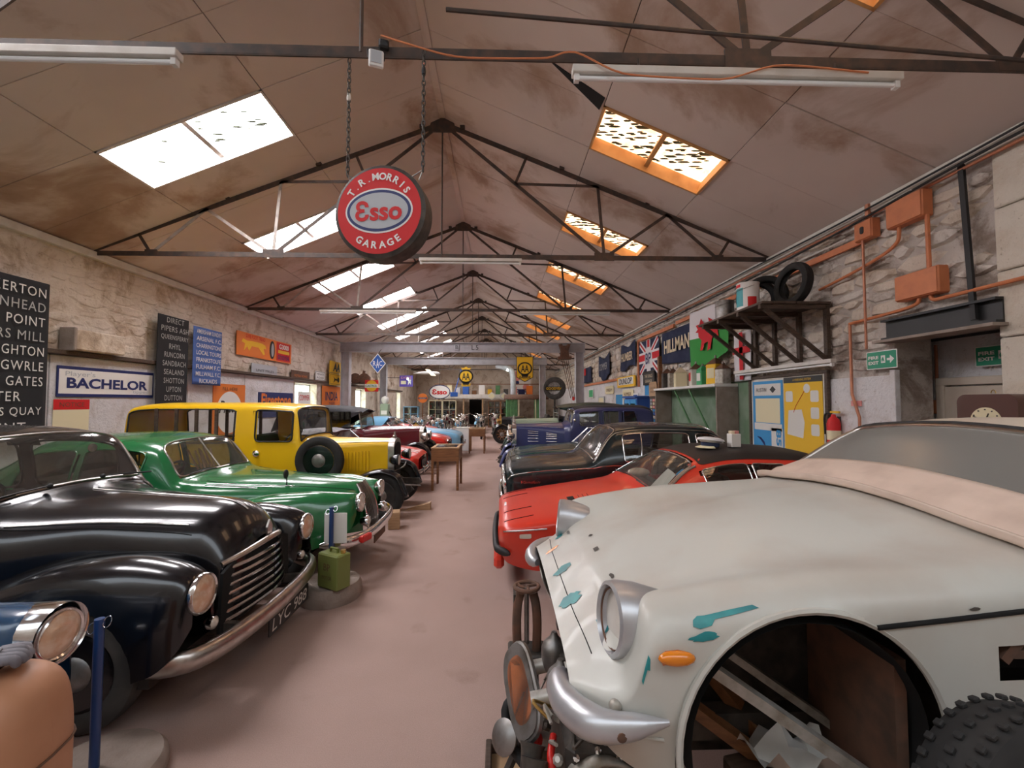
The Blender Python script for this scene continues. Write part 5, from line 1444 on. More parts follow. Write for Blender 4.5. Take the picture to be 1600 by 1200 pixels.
# local +y is the camera's side of this car (it is turned half round)
chip([(u_ - .22, v_ - .17) for u_, v_ in [(2.98, 9.78), (3.05, 9.73), (3.15, 9.74), (3.4, 9.72), (3.62, 9.70), (3.66, 9.76), (3.45, 9.80), (3.25, 9.82), (3.2, 9.90), (3.05, 9.92), (2.96, 9.87)]])
chip(ragged((2.86, 9.88), .2, .08))
chip(ragged((1.0, 8.3), .16, .2))
chip([(1.55, 10.02), (1.7, 9.92), (1.82, 9.84), (1.86, 9.94), (1.84, 10.12), (1.76, 10.04), (1.68, 10.10), (1.6, 10.16)])
chip(ragged((.55, 5.9), .3, .2)); chip(ragged((.45, 7.35), .3, .18)); chip(ragged((.9, 3.7), .2, .14)); chip(ragged((1.35, 3.95), .12, .12), m='steel'); chip(ragged((.45, 4.3), .25, .1), m='amber')
chip([(1.96, 5.9), (2.14, 5.9), (2.14, 6.12), (1.96, 6.12)], 'fixing_hole', 'grease'); chip(ragged((2.2, 4.9), .08, .08, 10), 'fixing_hole', 'grease'); chip(ragged((2.05, 7.4), .07, .1, 10), 'fixing_hole', 'grease')
chip(ragged((1.4, 8.45), .05, .03, 8), 'fixing_hole', 'grease'); chip(ragged((5.05, 9.92), .05, .03, 8), 'fixing_hole', 'grease')
# bonnet shut line across the nose
WS.line('nose_seam', M['shadow_gap'], car, [(.55, 3.2), (.42, 4.5), (.4, 6), (.42, 7.5), (.55, 8.8)], .0022, .0005, 30)
# rolled tan vinyl lying along the screen
u = np.linspace(2.9, 9.1, 25)
P = []
for i, v in enumerate(u):
    a = WS.pt(7.3, v) + V(.0, 0, .02); b = WS.pt(7.1, v) + V(.03, 0, .03); c = WS.pt(6.85, v) + V(.0, 0, .035 + .01 * math.sin(i * 1.3)); d = WS.pt(6.55, v) + V(.02, 0, .012)
    P.append([a, b, c, d, d + V(.03, 0, .002), d + V(.035, 0, .03)])
va = Surf(P=np.array(P)).skin('vinyl_cover', M['tan_vinyl'], car, 2, 5, smooth=60)
md = va.modifiers.new('thickness', 'SOLIDIFY'); md.thickness = .012; md.offset = 1
# inside: bulkhead, struts and cabin
MB().box((-1.35, 0, .9), (.04, 1.5, .55)).build('bulkhead', M['grease'], car, 0)
for (p, q, r_, m_) in (((-.3, .62, 1.0), (-1.1, .74, .48), .025, 'alloy'), ((-.42, .45, .98), (-1.12, .5, .5), .02, 'alloy'), ((-.2, .35, .8), (-1.0, .6, .3), .03, 'wood'), ((-.5, .2, .85), (-.9, .55, .35), .03, 'wood')):
    MB().bar(p, q, r_ * 2, r_ * 1.4).build('inner_strut', M[m_], car, 0)
for s_ in (-1, 1):
    MB().bar((-.1, s_ * .42, .52), (-3.7, s_ * .42, .52), .07, .1).build('chassis_rail', M['grease'], car, 0)
    for x in (-.35, -2.9): MB().box((x, s_ * .42, .24), (.22, .22, .47), .01).build('axle_stand', M['wood_dark'], car, 0)
    MB().box((-1.05, s_ * .6, .72), (.04, .4, .5)).build('splash_panel', M['rust'], car, 0)
MB().box((-2.5, 0, .58), (2.4, 1.5, .05)).build('floor_pan', M['interior'], car, 0)
MB().box((-1.95, 0, 1.22), (.2, 1.3, .16), .04).build('dashboard', M['interior'], car, 30)
for yy in (-.36, .36): seat_row(car, -2.7, yy - .24, yy + .24, .62, 'interior', .6)
MB().box((-.82, .3, .66), (1.0, .02, .68)).build('arch_shade_panel', M['grease'], car, 0); MB().box((-.82, -.3, .66), (1.0, .02, .68)).build('arch_shade_panel', M['grease'], car, 0)  # added dark sheets that give the arch interior its shade
# parcels of card seen through the top of the arch
for x in (-.62, -.86): MB().box((x, .55, 1.05), (.16, .1, .05)).build('card_packing', M['wood_pale'], car, 0)
wheel(car, (-3.1, -.72, .56), .3, .16, -1, 'disc'); wheel(car, (-3.1, .72, .56), .3, .16, 1, 'disc')

# ---- loose tyre leaning on the car, resting on a crate
ct = empty('wooden_crate', (1.32, 1.0, 0), .1, 'rough wooden crate under the loose tyre beside the white coupe', 'crate')
for k in range(3):
    for s_ in (-1, 1): MB().box((0, s_ * .16, .06 + .12 * k), (.6, .018, .1), .004).build('board', M['wood_pale'], ct, 0)
for k in range(3): MB().box((0, -.11 + .11 * k, .382), (.6, .105, .018), .004).build('board', M['wood_pale'], ct, 0)
for s_ in (-1, 1): MB().box((s_ * .28, 0, .19), (.03, .3, .37)).build('board', M['wood_pale'], ct, 0)
ty = empty('loose_tyre', (1.32, 1.05, .393), .12, 'chunky loose tyre leaning against the white coupe', 'tyre')
tr, th = .31, .085
prof = [(tr * .64, -th * .7), (tr * .70, -th * .95), (tr * .86, -th), (tr * .97, -th * .8), (tr, -th * .4), (tr, th * .4), (tr * .97, th * .8), (tr * .86, th), (tr * .70, th * .95), (tr * .64, th * .7), (tr * .7, th * .4), (tr * .9, 0), (tr * .7, -th * .4)]
ax = unit(V(0, -1, .22))
MB().lathe(prof, (0, 0, tr + .01), ax, 48, True).build('tyre_carcass', M['tyre'], ty, 40)
mb = MB()
uu = unit(np.cross(ax, V(0, 0, 1))); vv = np.cross(ax, uu)
for k in range(44):
    a = 2 * PI * k / 44
    for q in (-.6, 0, .6):
        d = math.cos(a + q * .05) * uu + math.sin(a + q * .05) * vv
        mb.box(V(0, 0, tr + .01) + d * (tr + .003) + ax * th * q, (.02, .02, .012), .003, np.stack([np.cross(ax, d), ax, d], 1))
mb.build('tread_blocks', M['tyre'], ty, 0)['kind'] = 'stuff'
# plastic sheet lying in the arch
sh = MB()
G = np.array([[(.9 + .05 * i, 1.5 + .05 * j, .53 + .05 * math.sin(i * 1.7 + j) + .03 * math.cos(j * 2.1)) for j in range(5)] for i in range(7)])
sh.grid(G); o = sh.build('polythene_sheet', M['offwhite'], None, 60, label='crumpled white sheet lying under the wheel arch of the white coupe', cat='sheet')
bx = empty('timber_block', (1.05, 1.6, 0), .2, 'dark timber block under the crumpled white sheet', 'timber')
MB().box((0, 0, .23), (.36, .26, .46), .01).build('block', M['wood_dark'], bx, 0)

# =================================================================== the engine standing in front of it
eng = empty('car_engine', (.33, 1.88, 0), 0, 'greasy car engine with twin carburettors standing before the white coupe', 'engine')
MB().box((.12, .02, .40), (.42, .62, .36), .03).build('engine_block', M['grease'], eng, 30)
MB().box((.1, .0, .60), (.16, .6, .08), .03).build('rocker_cover', M['alloy'], eng, 30)
MB().box((.12, .0, .19), (.3, .5, .1), .03).build('sump', M['grease'], eng, 30)
for i, y_ in enumerate((.13, -.08)):
    cb = MB().lathe([(.0, .0), (.05, 0), (.058, .02), (.058, .09), (.05, .11), (.035, .125), (.02, .14), (.012, .16), (0, .16)], (-.08, y_, .60), (0, 0, 1), 22).build('carburettor', M['steel'], eng, 40)
    MB().cyl((-.08, y_, .62), (-.2, y_, .60), .03, 14).build('inlet', M['alloy'], cb, 40)
    MB().lathe([(.03, 0), (.034, .02), (.024, .03), (0, .03)], (-.08, y_, .55), (0, 0, -1), 12).build('float_bowl', M['alloy'], cb, 40)
    MB().tube(curve([(-.05, y_, .56), (.0, y_ - .04, .52), (.03, y_ - .1, .5)], 10), .008, 6).build('fuel_pipe', M['copper_pipe'], cb, 40)
# oval air box with its orange filter
def oval(w_, h, n=28): return [(w_ / 2 * np.sign(math.cos(t)) * abs(math.cos(t))**.7, h / 2 * np.sign(math.sin(t)) * abs(math.sin(t))**.7) for t in np.linspace(0, 2 * PI, n, endpoint=False)]
U_ = unit(V(.15, -.75, -.45)); W_ = unit(V(.5, -.1, .8) - U_ * (U_ @ V(.5, -.1, .8)))
ab = MB(); o0 = V(-.23, .02, .58)
N_ = np.cross(U_, W_)
outl = oval(.36, .17)
ab.prism(outl, .02, o0, U_, W_)
ab.tube([o0 + U_ * p[0] + W_ * p[1] for p in outl], .014, 6, True)
ab = ab.build('air_box', M['steel'], eng, 40)
MB().prism(oval(.26, .12), .03, o0 - N_ * .01, U_, W_).build('air_filter', M['orange_conduit'], ab, 40)
# trumpets, starter motor and hoses
for y_ in (-.17, -.24):
    MB().lathe([(.05, 0), (.042, .02), (.035, .08), (.034, .14), (.028, .14), (.03, .08), (.036, .02), (.044, 0)], (-.2, y_, .50), (-.2, -.55, -.8), 20).build('intake_trumpet', M['grease'], eng, 40)
st = MB().lathe([(0, 0), (.05, 0), (.062, .02), (.062, .07), (.066, .075), (.066, .095), (.062, .1), (.062, .17), (.05, .19), (.03, .2), (0, .2)], (-.10, -.30, .47), (-.1, -.65, -.75), 26).build('starter_motor', M['alloy'], eng, 40)
MB().lathe([(.068, .02), (.07, .05), (.068, .08)], (-.10, -.30, .47), (-.1, -.65, -.75), 26, False, False).build('motor_band', M['grease'], st, 40)
MB().tube(curve([(-.2, .1, .55), (-.3, .08, .45), (-.28, .02, .36), (-.22, -.05, .32)], 16), .022, 8).build('radiator_hose', M['rubber'], eng, 50)
MB().tube(curve([(-.12, -.16, .52), (-.14, -.24, .5), (-.12, -.28, .42), (-.05, -.27, .38)], 16), .014, 8).build('red_lead', M['red_plastic'], eng, 50)
MB().lathe([(0, 0), (.03, 0), (.03, .03), (.02, .04), (0, .04)], (-.18, -.1, .46), (-.6, -.5, .5), 14).build('red_cap', M['red_plastic'], eng, 40)
# toothed ring and housing at the low end
rg = MB().lathe([(.075, 0), (.10, 0), (.10, .025), (.075, .025)], (.14, -.42, .36), (-.2, -.75, .6), 40, True).build('ring_gear', M['steel'], eng, 30)
axg = unit(V(-.2, -.75, .6)); ug = unit(np.cross(axg, V(0, 0, 1))); vg = np.cross(axg, ug); tb = MB()
for k in range(48):
    a = 2 * PI * k / 48; d = math.cos(a) * ug + math.sin(a) * vg
    tb.box(V(.14, -.42, .36) + axg * .0125 + d * .103, (.006, .025, .012), 0, np.stack([np.cross(axg, d), axg, d], 1))
tb.build('gear_teeth', M['steel'], rg, 0)['kind'] = 'stuff'
MB().lathe([(.0, .01), (.03, .012), (.035, .03), (.06, .02), (.072, .01)], (.14, -.42, .36), (-.2, -.75, .6), 30).build('clutch_hub', M['alloy'], rg, 40)
P = np.array([[(.02 + .13 * math.cos(t) + .05 * q, -.28 - .05 * q, .42 + .13 * math.sin(t)) for q in (0, 1)] for t in np.linspace(0, PI, 14)])
b_ = MB().grid(P).build('bell_housing', M['alloy'], eng, 40); md = b_.modifiers.new('thickness', 'SOLIDIFY'); md.thickness = .015
for k in range(5):
    a = PI * (k + .5) / 5; MB().lathe([(.012, 0), (.012, .015), (0, .017)], (.02 + .13 * math.cos(a), -.29, .43 + .13 * math.sin(a)), (0, -.7, .7), 8).build('bolt', M['chrome'], b_, 30)
MB().bar((.16, -.32, .45), (.32, -.48, .3), .03, .02).build('lever', M['steel'], eng, 0)
MB().bar((.42, -.44, .4), (.3, -.5, .28), .05, .02).build('bracket', M['alloy'], eng, 0)
MB().cyl((-.02, -.2, .50), (.05, -.24, .54), .03, 14).build('oil_filler', M['cream_paint'], eng, 40)
MB().ball((.1, -.22, .5), (.07, .06, .04), 14, 8).build('thermostat_housing', M['alloy'], eng, 50)
MB().lathe([(0, 0), (.06, 0), (.065, .015), (.04, .03), (0, .03)], (-.3, .0, .40), (-.6, -.6, .4), 20).build('fan_hub', M['steel'], eng, 40)
pf = MB().prism([(-.03, -.12), (.03, -.14), (.045, .02), (.03, .1), (-.03, .1)], .015, (-.24, -.26, .36), unit(V(.4, -.9, 0)), unit(V(-.2, -.2, .9))).build('perforated_guard', M['cream_paint'], eng, 0)
rce = random.Random(9)
for k in range(26):     # assorted small nuts, pipes and fittings
    p = V(rce.uniform(-.16, .1), rce.uniform(-.28, .3), rce.uniform(.45, .64)); m_ = rce.choice(('alloy', 'steel', 'grease', 'rust', 'brass', 'copper_pipe'))
    if k % 3 == 0: MB().lathe([(0, 0), (.018, 0), (.02, .03), (.01, .04), (0, .04)], p, (rce.uniform(-1, 0), rce.uniform(-1, 1), .8), 8).build('fitting', M[m_], eng, 30)
    else: MB().tube(curve([p, p + V(rce.uniform(-.06, .03), rce.uniform(-.08, .08), rce.uniform(-.02, .06)), p + V(rce.uniform(-.08, .06), rce.uniform(-.12, .12), rce.uniform(-.05, .02))], 8), rce.uniform(.005, .011), 6).build('pipe', M[m_], eng, 40)
MB().bar((-.36, -.02, .14), (-.2, .05, .42), .03, .02).build('engine_leg', M['grease'], eng, 0)
for y_ in (-.25, .25): MB().box((.12, y_, .13), (.5, .06, .08)).build('engine_bearer', M['wood_dark'], eng, 0)
# plywood board with raised edges under the engine
tr_ = empty('plywood_tray', (.36, 1.72, 0), 0, 'plywood tray with dark edging under the engine', 'tray')
MB().box((0, 0, .03), (.82, 1.1, .02)).build('tray_base', M['ply'], tr_, 0)
for s_ in (-1, 1):
    MB().box((s_ * .41, 0, .045), (.03, 1.14, .09), .005).build('edge_batten', M['wood_dark'], tr_, 0)
    MB().box((0, s_ * .55, .045), (.8, .03, .09), .005).build('edge_batten', M['wood_dark'], tr_, 0)
# hand-wheel press standing behind the engine
hw = empty('handwheel_press', (.15, 2.4, 0), 0, 'rusty press with a small handwheel on top behind the engine', 'press')
ring = [(.065 * math.cos(t), .065 * math.sin(t), .80) for t in np.linspace(0, 2 * PI, 24, endpoint=False)]
h_ = MB().tube(ring, .011, 8, True).build('handwheel', M['rust'], hw, 40)
for a in (.4, 2.5, 4.6): MB().tube(curve([(0, 0, .795), (.03 * math.cos(a + .4), .03 * math.sin(a + .4), .797), (.062 * math.cos(a), .062 * math.sin(a), .80)], 8), .008, 6).build('wheel_spoke', M['rust'], h_, 40)
MB().cyl((0, 0, .5), (0, 0, .80), .013, 8).build('screw', M['steel'], hw, 40)
for s_ in (-1, 1):
    MB().tube(curve([(s_ * .035, 0, .765), (s_ * .05, -.01, .7), (s_ * .055, -.02, .6), (s_ * .05, -.02, .46)], 12), .02, 8, flat=1.2).build('arm', M['rust'], hw, 40)
MB().box((-.065, .03, .62), (.012, .08, .28)).build('side_plate', M['grease'], hw, 0)
MB().box((0, 0, .45), (.2, .16, .05), .01).build('table', M['grease'], hw, 0)
MB().box((0, 0, .22), (.12, .12, .42), .01).build('pedestal', M['grease'], hw, 0)
MB().box((0, 0, .012), (.24, .24, .024)).build('foot', M['grease'], hw, 0)
# =================================================================== signs and fittings on the left wall
# on the left wall one reads along +y with the face looking +x
LU, LWV = (0, 1, 0), (0, 0, 1)
def lsign(name, ya, yb, za, zb, face, label, cat='sign', t=.015, x=None, r=0.0, group=None, edge=None, gap=.045):
    x = XL + gap if x is None else x
    root = empty(name, (x, (ya + yb) / 2, (za + zb) / 2), 0, label, cat, group)
    w_, h = yb - ya, zb - za
    MB().prism(rrect(w_, h, max(r, .004), 4), t, (0, 0, 0), LU, LWV).build('board', M[face], root, 0)
    return root, w_, h, t
def lpanel(root, w_, h, y, z, m, t0, name='print_panel', r=.004, lift=.0015):
    return MB().prism(rrect(w_, h, r, 3), lift, (t0, y, z), LU, LWV).build(name, M[m], root, 0)
def lshape(root, pts, m, t0, name='print_shape', lift=.0015):
    return MB().prism(pts, lift, (t0, 0, 0), LU, LWV).build(name, M[m], root, 0)

def wavy_banner(name, X, sgn, ya, yb, za, zb, m, label, cat='banner', amp=.015, wl=.5, bottom=None, top=None, ny=28, nz=14, parent=None, skew=0.0):
    """cloth hung on a wall; bottom/top: functions of 0..1 giving extra height"""
    root = empty(name, (X, 0, 0), 0, label, cat)
    P = []
    for i in range(ny + 1):
        s_ = i / ny; y = ya + (yb - ya) * s_
        b = za + (bottom(s_) if bottom else 0); t_ = zb + (top(s_) if top else 0)
        P.append([(sgn * (.02 + amp * (1 + math.sin(2 * PI * y / wl + 1.7 * k / nz)) * (1 - .6 * k / nz)), y, b + (t_ - b) * k / nz) for k in range(nz + 1)])
    P = np.array(P)
    o = MB().grid(P, flip=sgn < 0).build('cloth', M[m], root, 60)
    md = o.modifiers.new('thickness', 'SOLIDIFY'); md.thickness = .004
    root['ya'] = ya
    def surf(y, z):      # distance of the cloth from the wall
        return .02 + 2 * amp + .006
    return root, surf

# --- bus destination rolls
root, sf = wavy_banner('destination_roll', XL + .15, 1, 5.2, 6.52, 1.2, 3.5, 'banner_black', 'wide black bus destination roll with white place names at the left edge', amp=.012, wl=.8, bottom=lambda s_: .1 * s_, top=lambda s_: .02)
for k, t in enumerate(('BICKERTON', 'BIRKENHEAD', 'BACON POINT', 'EWATERS MILL', 'BROUGHTON', 'CAERGWRLE', 'BATTERY GATES', 'CHESTER', 'CONNAHS QUAY', 'FLINT')):
    n = len(t); letters(t, M['letter_grey'] if k in (1, 3) else M['print_white'], root, (.05, 6.45 - min(1.2, .105 * n) / 2 - (.28 if k == 7 else .2 if k == 9 else 0), 3.36 - .212 * k), LU, LWV, width=min(1.2, .105 * n), height=.13, space=1.15)
root, sf = wavy_banner('destination_roll', XL + .15, 1, 8.55, 9.39, 1.5, 3.52, 'banner_black', 'narrow black bus destination roll with small white place names', amp=.012, wl=.8)
for k, t in enumerate(('DIRECT', 'PIPERS ASH', 'QUEENSFERRY', 'RHYL', 'RUNCORN', 'SANDBACH', 'SEALAND', 'SHOTTON', 'UPTON', 'DUTTON', 'WIDNES')):
    letters(t, M['letter_grey'], root, (.05, 8.98, 3.43 - .172 * k), LU, LWV, width=min(.74, .078 * len(t)), height=.105, space=1.1)
root, sf = wavy_banner('football_banner', XL + .15, 1, 9.54, 10.5, 2.18, 3.45, 'banner_blue', 'faded blue banner listing football grounds in white', amp=.012, wl=.9)
for k, t in enumerate(('AMERSHAM SUNDRY', 'ARSENAL F.C.', 'CHARRINGTONS', 'LOCAL TOURS', 'FRANKSTOLFE', 'FULHAM F.C.', 'MILLWALL F.C.', 'RICKAIDS')):
    letters(t, M['print_white'], root, (.05, 10.02, 3.35 - .155 * k), LU, LWV, width=min(.84, .075 * len(t)), height=.095, bold=.01)

# --- enamel and tin signs
root, w_, h, t = lsign('enamel_sign', 6.80, 8.64, 1.88, 2.36, 'sign_navy', 'long white sign with BACHELOR in big navy letters', r=.01)
lpanel(root, w_ - .05, h - .1, 0, 0, 'sign_white', t)
letters("Player's", M['sign_grey'], root, (t + .002, -.55, .115), LU, LWV, height=.1, width=.5)
letters('BACHELOR', M['sign_navy'], root, (t + .002, .0, -.02), LU, LWV, width=1.55, height=.17, bold=.035)
letters('tipped', M['sign_grey'], root, (t + .002, .62, -.145), LU, LWV, height=.07, width=.35)
root, w_, h, t = lsign('paper_notice', 6.77, 7.35, 1.3, 1.84, 'print_cream', 'cream paper notice with a red heading under the long navy-lettered sign', 'notice', .004)
lpanel(root, w_, .16, 0, h / 2 - .08, 'sign_red', t); letters('NOTICE', M['rust'], root, (t + .002, 0, h / 2 - .08), LU, LWV, width=.4, height=.07)
root, w_, h, t = lsign('tin_sign', 10.42, 11.7, 1.0, 2.24, 'sign_orange', 'orange square sign with a white disc behind the yellow van', r=.02)
MB().prism([(.52 * math.cos(a), .52 * math.sin(a) - .08) for a in np.linspace(0, 2 * PI, 40, endpoint=False)], .0015, (t, 0, 0), LU, LWV).build('print_disc', M['sign_white'], root, 0)
letters('FILL HERE', M['rust'], root, (t + .002, 0, .5), LU, LWV, width=.6, height=.08); letters('Pratts', M['sign_black'], root, (t + .003, 0, .06), LU, LWV, width=.85, height=.3, bold=.02, shear=.3)
root, w_, h, t = lsign('tin_sign', 11.28, 14.2, 3.02, 3.64, 'sign_orange', 'wide orange tyre advertisement with a yellow beast high on the left wall', r=.01)
lpanel(root, .85, .56, .95, 0, 'sign_red', t)
lshape(root, [(-1.15, -.18), (-1.0, -.05), (-.9, -.16), (-.78, -.02), (-.45, -.02), (-.2, -.2), (-.12, -.18), (-.2, -.02), (-.05, -.02), (-.1, .08), (-.3, .12), (-.8, .12), (-1.0, .1), (-1.2, .14), (-1.25, .05), (-1.1, .02)], 'print_yellow', t, 'print_beast')
letters('SURE FOOT TREAD', M['sign_red'], root, (t + .002, -.6, .23), LU, LWV, width=.95, height=.1, bold=.02)
MB().prism([(.2 * math.cos(a) * .75 + .28, .27 * math.sin(a)) for a in np.linspace(0, 2 * PI, 30, endpoint=False)], .002, (t, 0, 0), LU, LWV).build('print_tyre', M['sign_black'], root, 0)
MB().prism([(.12 * math.cos(a) * .6 + .3, .2 * math.sin(a)) for a in np.linspace(0, 2 * PI, 30, endpoint=False)], .001, (t + .002, 0, 0), LU, LWV).build('print_tyre_wall', M['sign_grey'], root, 0)
letters('G3000', M['sign_white'], root, (t + .003, .97, .16), LU, LWV, width=.6, height=.15, bold=.03); lpanel(root, .7, .1, .97, .0, 'sign_yellow', t + .0015)
letters('GOODYEAR', M['sign_navy'], root, (t + .003, .97, -.17), LU, LWV, width=.72, height=.13, bold=.02)
root, w_, h, t = lsign('enamel_sign', 12.35, 14.38, 1.35, 2.08, 'sign_navy', 'dark navy sign with orange lettering just above the yellow van roof', r=.01)
letters('Firestone', M['sign_orange'], root, (t + .002, 0, .13), LU, LWV, width=1.75, height=.4, bold=.03)
# three small plates standing on the ledge
for (ya, yb, za, zb, face, tx, fg, lb) in ((11.95, 13.3, 2.60, 2.86, 'sign_grey', 'UNIT MILES', 'sign_black', 'pale grey nameplate on the ledge under the orange tyre advertisement'),
                                          (14.2, 15.55, 2.60, 2.84, 'rust', 'MOTOR WORKS', 'sign_orange', 'rusty red nameplate on the ledge above the first window'),
                                          (16.05, 16.9, 2.60, 2.94, 'sign_white', 'PRIVATE|ROAD', 'sign_black', 'small white framed sign on the ledge beside the yellow breakdown sign')):
    root, w_, h, t = lsign('nameplate', ya, yb, za, zb, face, lb, x=XL + .06, r=.01)
    for q, part in enumerate(tx.split('|')):
        letters(part, M[fg], root, (t + .002, 0, (.06 - .13 * q) if '|' in tx else -.05), LU, LWV, width=w_ * .7, height=.07)
    if face == 'sign_white':
        MB().tube([(t, a * w_ * .46, b * h * .44) for a, b in ((-1, -1), (1, -1), (1, 1), (-1, 1))], .008, 4, True).build('frame', M['sign_black'], root, 0)
root, w_, h, t = lsign('breakdown_sign', 17.1, 18.5, 2.96, 3.42, 'sign_yellow', 'yellow sign with bold black AA beside the first gantry column', x=XL + .16)
h2 = 3.42 - 2.66
letters('AA', M['sign_black'], root, (t + .002, 0, 0), LU, LWV, width=.75, height=.34, bold=.05, shear=.2)
MB().box((-.06, 0, 0), (.12, .08, .1)).build('bracket', M['grease'], root, 0)
root, w_, h, t = lsign('breakdown_sign', 17.1, 18.5, 2.47, 2.93, 'sign_yellow', 'yellow sign with a black spanner emblem under the bold-lettered one', x=XL + .16)
MB().tube([(t, a * w_ * .44, b * h * .4) for a, b in ((-1, -1), (1, -1), (1, 1), (-1, 1))], .006, 4, True).build('frame', M['sign_black'], root, 0)
lshape(root, [(-.3, .12), (-.2, .06), (-.1, .03), (.1, .03), (.2, .1), (.33, .06), (.33, -.06), (.2, -.12), (.1, -.05), (-.1, -.03), (-.2, -.1), (-.3, -.14), (-.22, -.02), (-.22, .03)], 'sign_black', t, 'print_emblem')
MB().box((-.06, 0, 0), (.12, .08, .1)).build('bracket', M['grease'], root, 0)
root, w_, h, t = lsign('tin_sign', 16.72, 18.6, 1.2, 2.42, 'sign_orange', 'tall orange tyre sign with a red foot beside the first gantry column', x=XL + .045, r=.02)
lpanel(root, w_, .4, 0, -h / 2 + .2, 'sign_red', t)
letters('INDIA', M['sign_navy'], root, (t + .002, 0, .22), LU, LWV, width=1.3, height=.34, bold=.02); letters('TYRES', M['sign_navy'], root, (t + .002, 0, -.1), LU, LWV, width=.6, height=.13)
root, w_, h, t = lsign('glass_sign', 15.2, 16.2, 1.7, 2.16, 'white', 'white window sign with COMMER in red', x=XL - .16, t=.006)
letters('COMMER', M['sign_red'], root, (t + .002, 0, .02), LU, LWV, width=.8, height=.2)
# boxed-in pipe on the ledge by the first roll
bx = empty('boxing', (XL + .02, 7.35, 2.6), 0, 'whitewashed boxed-in duct on the ledge above the navy-lettered sign', 'duct')
MB().box((.11, -.02, .17), (.22, .9, .33), .02).build('duct_body', M['limewash'], bx, 0); MB().box((.12, -.49, .17), (.24, .05, .36), .01).build('duct_end', M['concrete'], bx, 0)

# =================================================================== right wall fittings (one reads along -y, face looking -x)
RU, RWV = (0, -1, 0), (0, 0, 1)
def rsign(name, ya, yb, za, zb, face, label, cat='sign', t=.015, x=None, r=0.004, group=None):
    x = XR - .06 if x is None else x
    root = empty(name, (x, (ya + yb) / 2, (za + zb) / 2), 0, label, cat, group)
    w_, h = abs(yb - ya), zb - za
    MB().prism(rrect(w_, h, max(r, .004), 4), t, (0, 0, 0), RU, RWV).build('board', M[face], root, 0)
    return root, w_, h, t
def rpanel(root, w_, h, a, z, m, t0, name='print_panel', r=.004, lift=.0015):
    return MB().prism(rrect(w_, h, r, 3, a, z), lift, (-t0, 0, 0), RU, RWV).build(name, M[m], root, 0)
def rshape(root, pts, m, t0, name='print_shape', lift=.0015):
    return MB().prism(pts, lift, (-t0, 0, 0), RU, RWV).build(name, M[m], root, 0)
def pipe_run(name, pts, r, m, label, cat='pipe', n=8, smooth_k=0):
    P = np.array(pts, float)
    if smooth_k: P = curve(P, smooth_k)
    return MB().tube(P, r, n).build(name, M[m], None, 40, label=label, cat=cat)

# --- conduits along the eaves and down the stone wall
xw = XR - .1
pipe_run('black_cable', curve([(xw - .05, 3.0, 4.25), (xw - .05, 4.2, 4.22), (xw - .05, 5.7, 4.2), (xw - .05, 8, 4.22), (xw - .05, 13, 4.2), (xw - .05, 20, 4.2), (xw - .05, 34, 4.2)], 60), .012, 'rubber', 'black cable running the length of the right eaves', 'cable')
pipe_run('black_cable', curve([(xw - .06, 3.4, 4.17), (xw - .06, 4.1, 4.16), (xw - .08, 4.6, 4.13), (xw - .06, 6, 4.07), (xw - .02, 9, 4.05), (xw - .02, 14, 4.05), (xw - .02, 30, 4.05)], 60), .014, 'rubber', 'thicker black cable drooping below the first one on the right wall', 'cable')
pipe_run('copper_conduit', [(xw, 2.8, 4.13), (xw, 30, 4.13)], .018, 'copper_pipe', 'copper coloured pipe running along the top of the right wall')
pipe_run('copper_conduit', [(xw, 5.6, 3.97), (xw, 32, 3.97)], .014, 'offwhite', 'pale pipe running just below the copper one on the right wall')
MB().box((xw + .02, 8.3, 3.87), (.035, 5.9, .09), .004).build('orange_trunking', M['orange_conduit'], None, 0, label='long orange trunking along the right wall above the tyre shelf', cat='trunking')
MB().box((xw + .02, 12.85, 3.83), (.05, 2.95, .1), .004).build('orange_beam', M['orange_conduit'], None, 0, label='orange rail over the flags on the right wall', cat='rail')
pipe_run('orange_post', [(xw, 14.3, 3.85), (xw, 14.3, 2.3)], .04, 'orange_conduit', 'orange upright at the end of the rail over the flags', 'post')
MB().box((xw + .02, 20.2, 2.68), (.05, 7.6, .1), .004).build('orange_beam', M['orange_conduit'], None, 0, label='lower orange rail on the far right wall', cat='rail')
def junction_box(y, z, w_, h, d, label, lid=True):
    root = empty('junction_box', (XR - .03, y, z), 0, label, 'junction box')
    MB().box((-d / 2, 0, 0), (d, w_, h), .012).build('box_body', M['orange_conduit'], root, 0)
    MB().box((-d - .006, 0, 0), (.012, w_ - .02, h - .02), .004).build('box_lid', M['orange_conduit'], root, 0)
    return root
junction_box(4.71, 3.97, .44, .3, .13, 'upper orange steel junction box on the stone wall')
junction_box(4.60, 3.09, .5, .29, .13, 'lower orange steel junction box above the black lintel')
b_ = junction_box(5.27, 3.96, .26, .24, .12, 'small orange switch box with a keyhole plate at the trunking end')
MB().prism(rrect(.05, .09, .02, 4), .01, (-.132, 0, 0), RU, RWV).build('switch_plate', M['rubber'], b_, 0)
sb_ = junction_box(5.17, 1.74, .1, .17, .07, 'small orange box beside the cream door'); sb_.location.x = XR + .66
pipe_run('orange_conduit', [(XR + .63, 5.17, 2.5), (XR + .63, 5.17, 1.82)], .016, 'copper_pipe', 'short pipe down to the small orange box by the door')
pipe_run('orange_conduit', [(xw, 5.24, 4.28), (xw, 5.24, 4.08)], .035, 'copper_pipe', 'stub of thick copper pipe above the switch box')
pipe_run('orange_conduit', [(xw, 4.5, 3.83), (xw, 4.5, 3.24)], .022, 'orange_conduit', 'vertical orange pipe joining the two junction boxes')
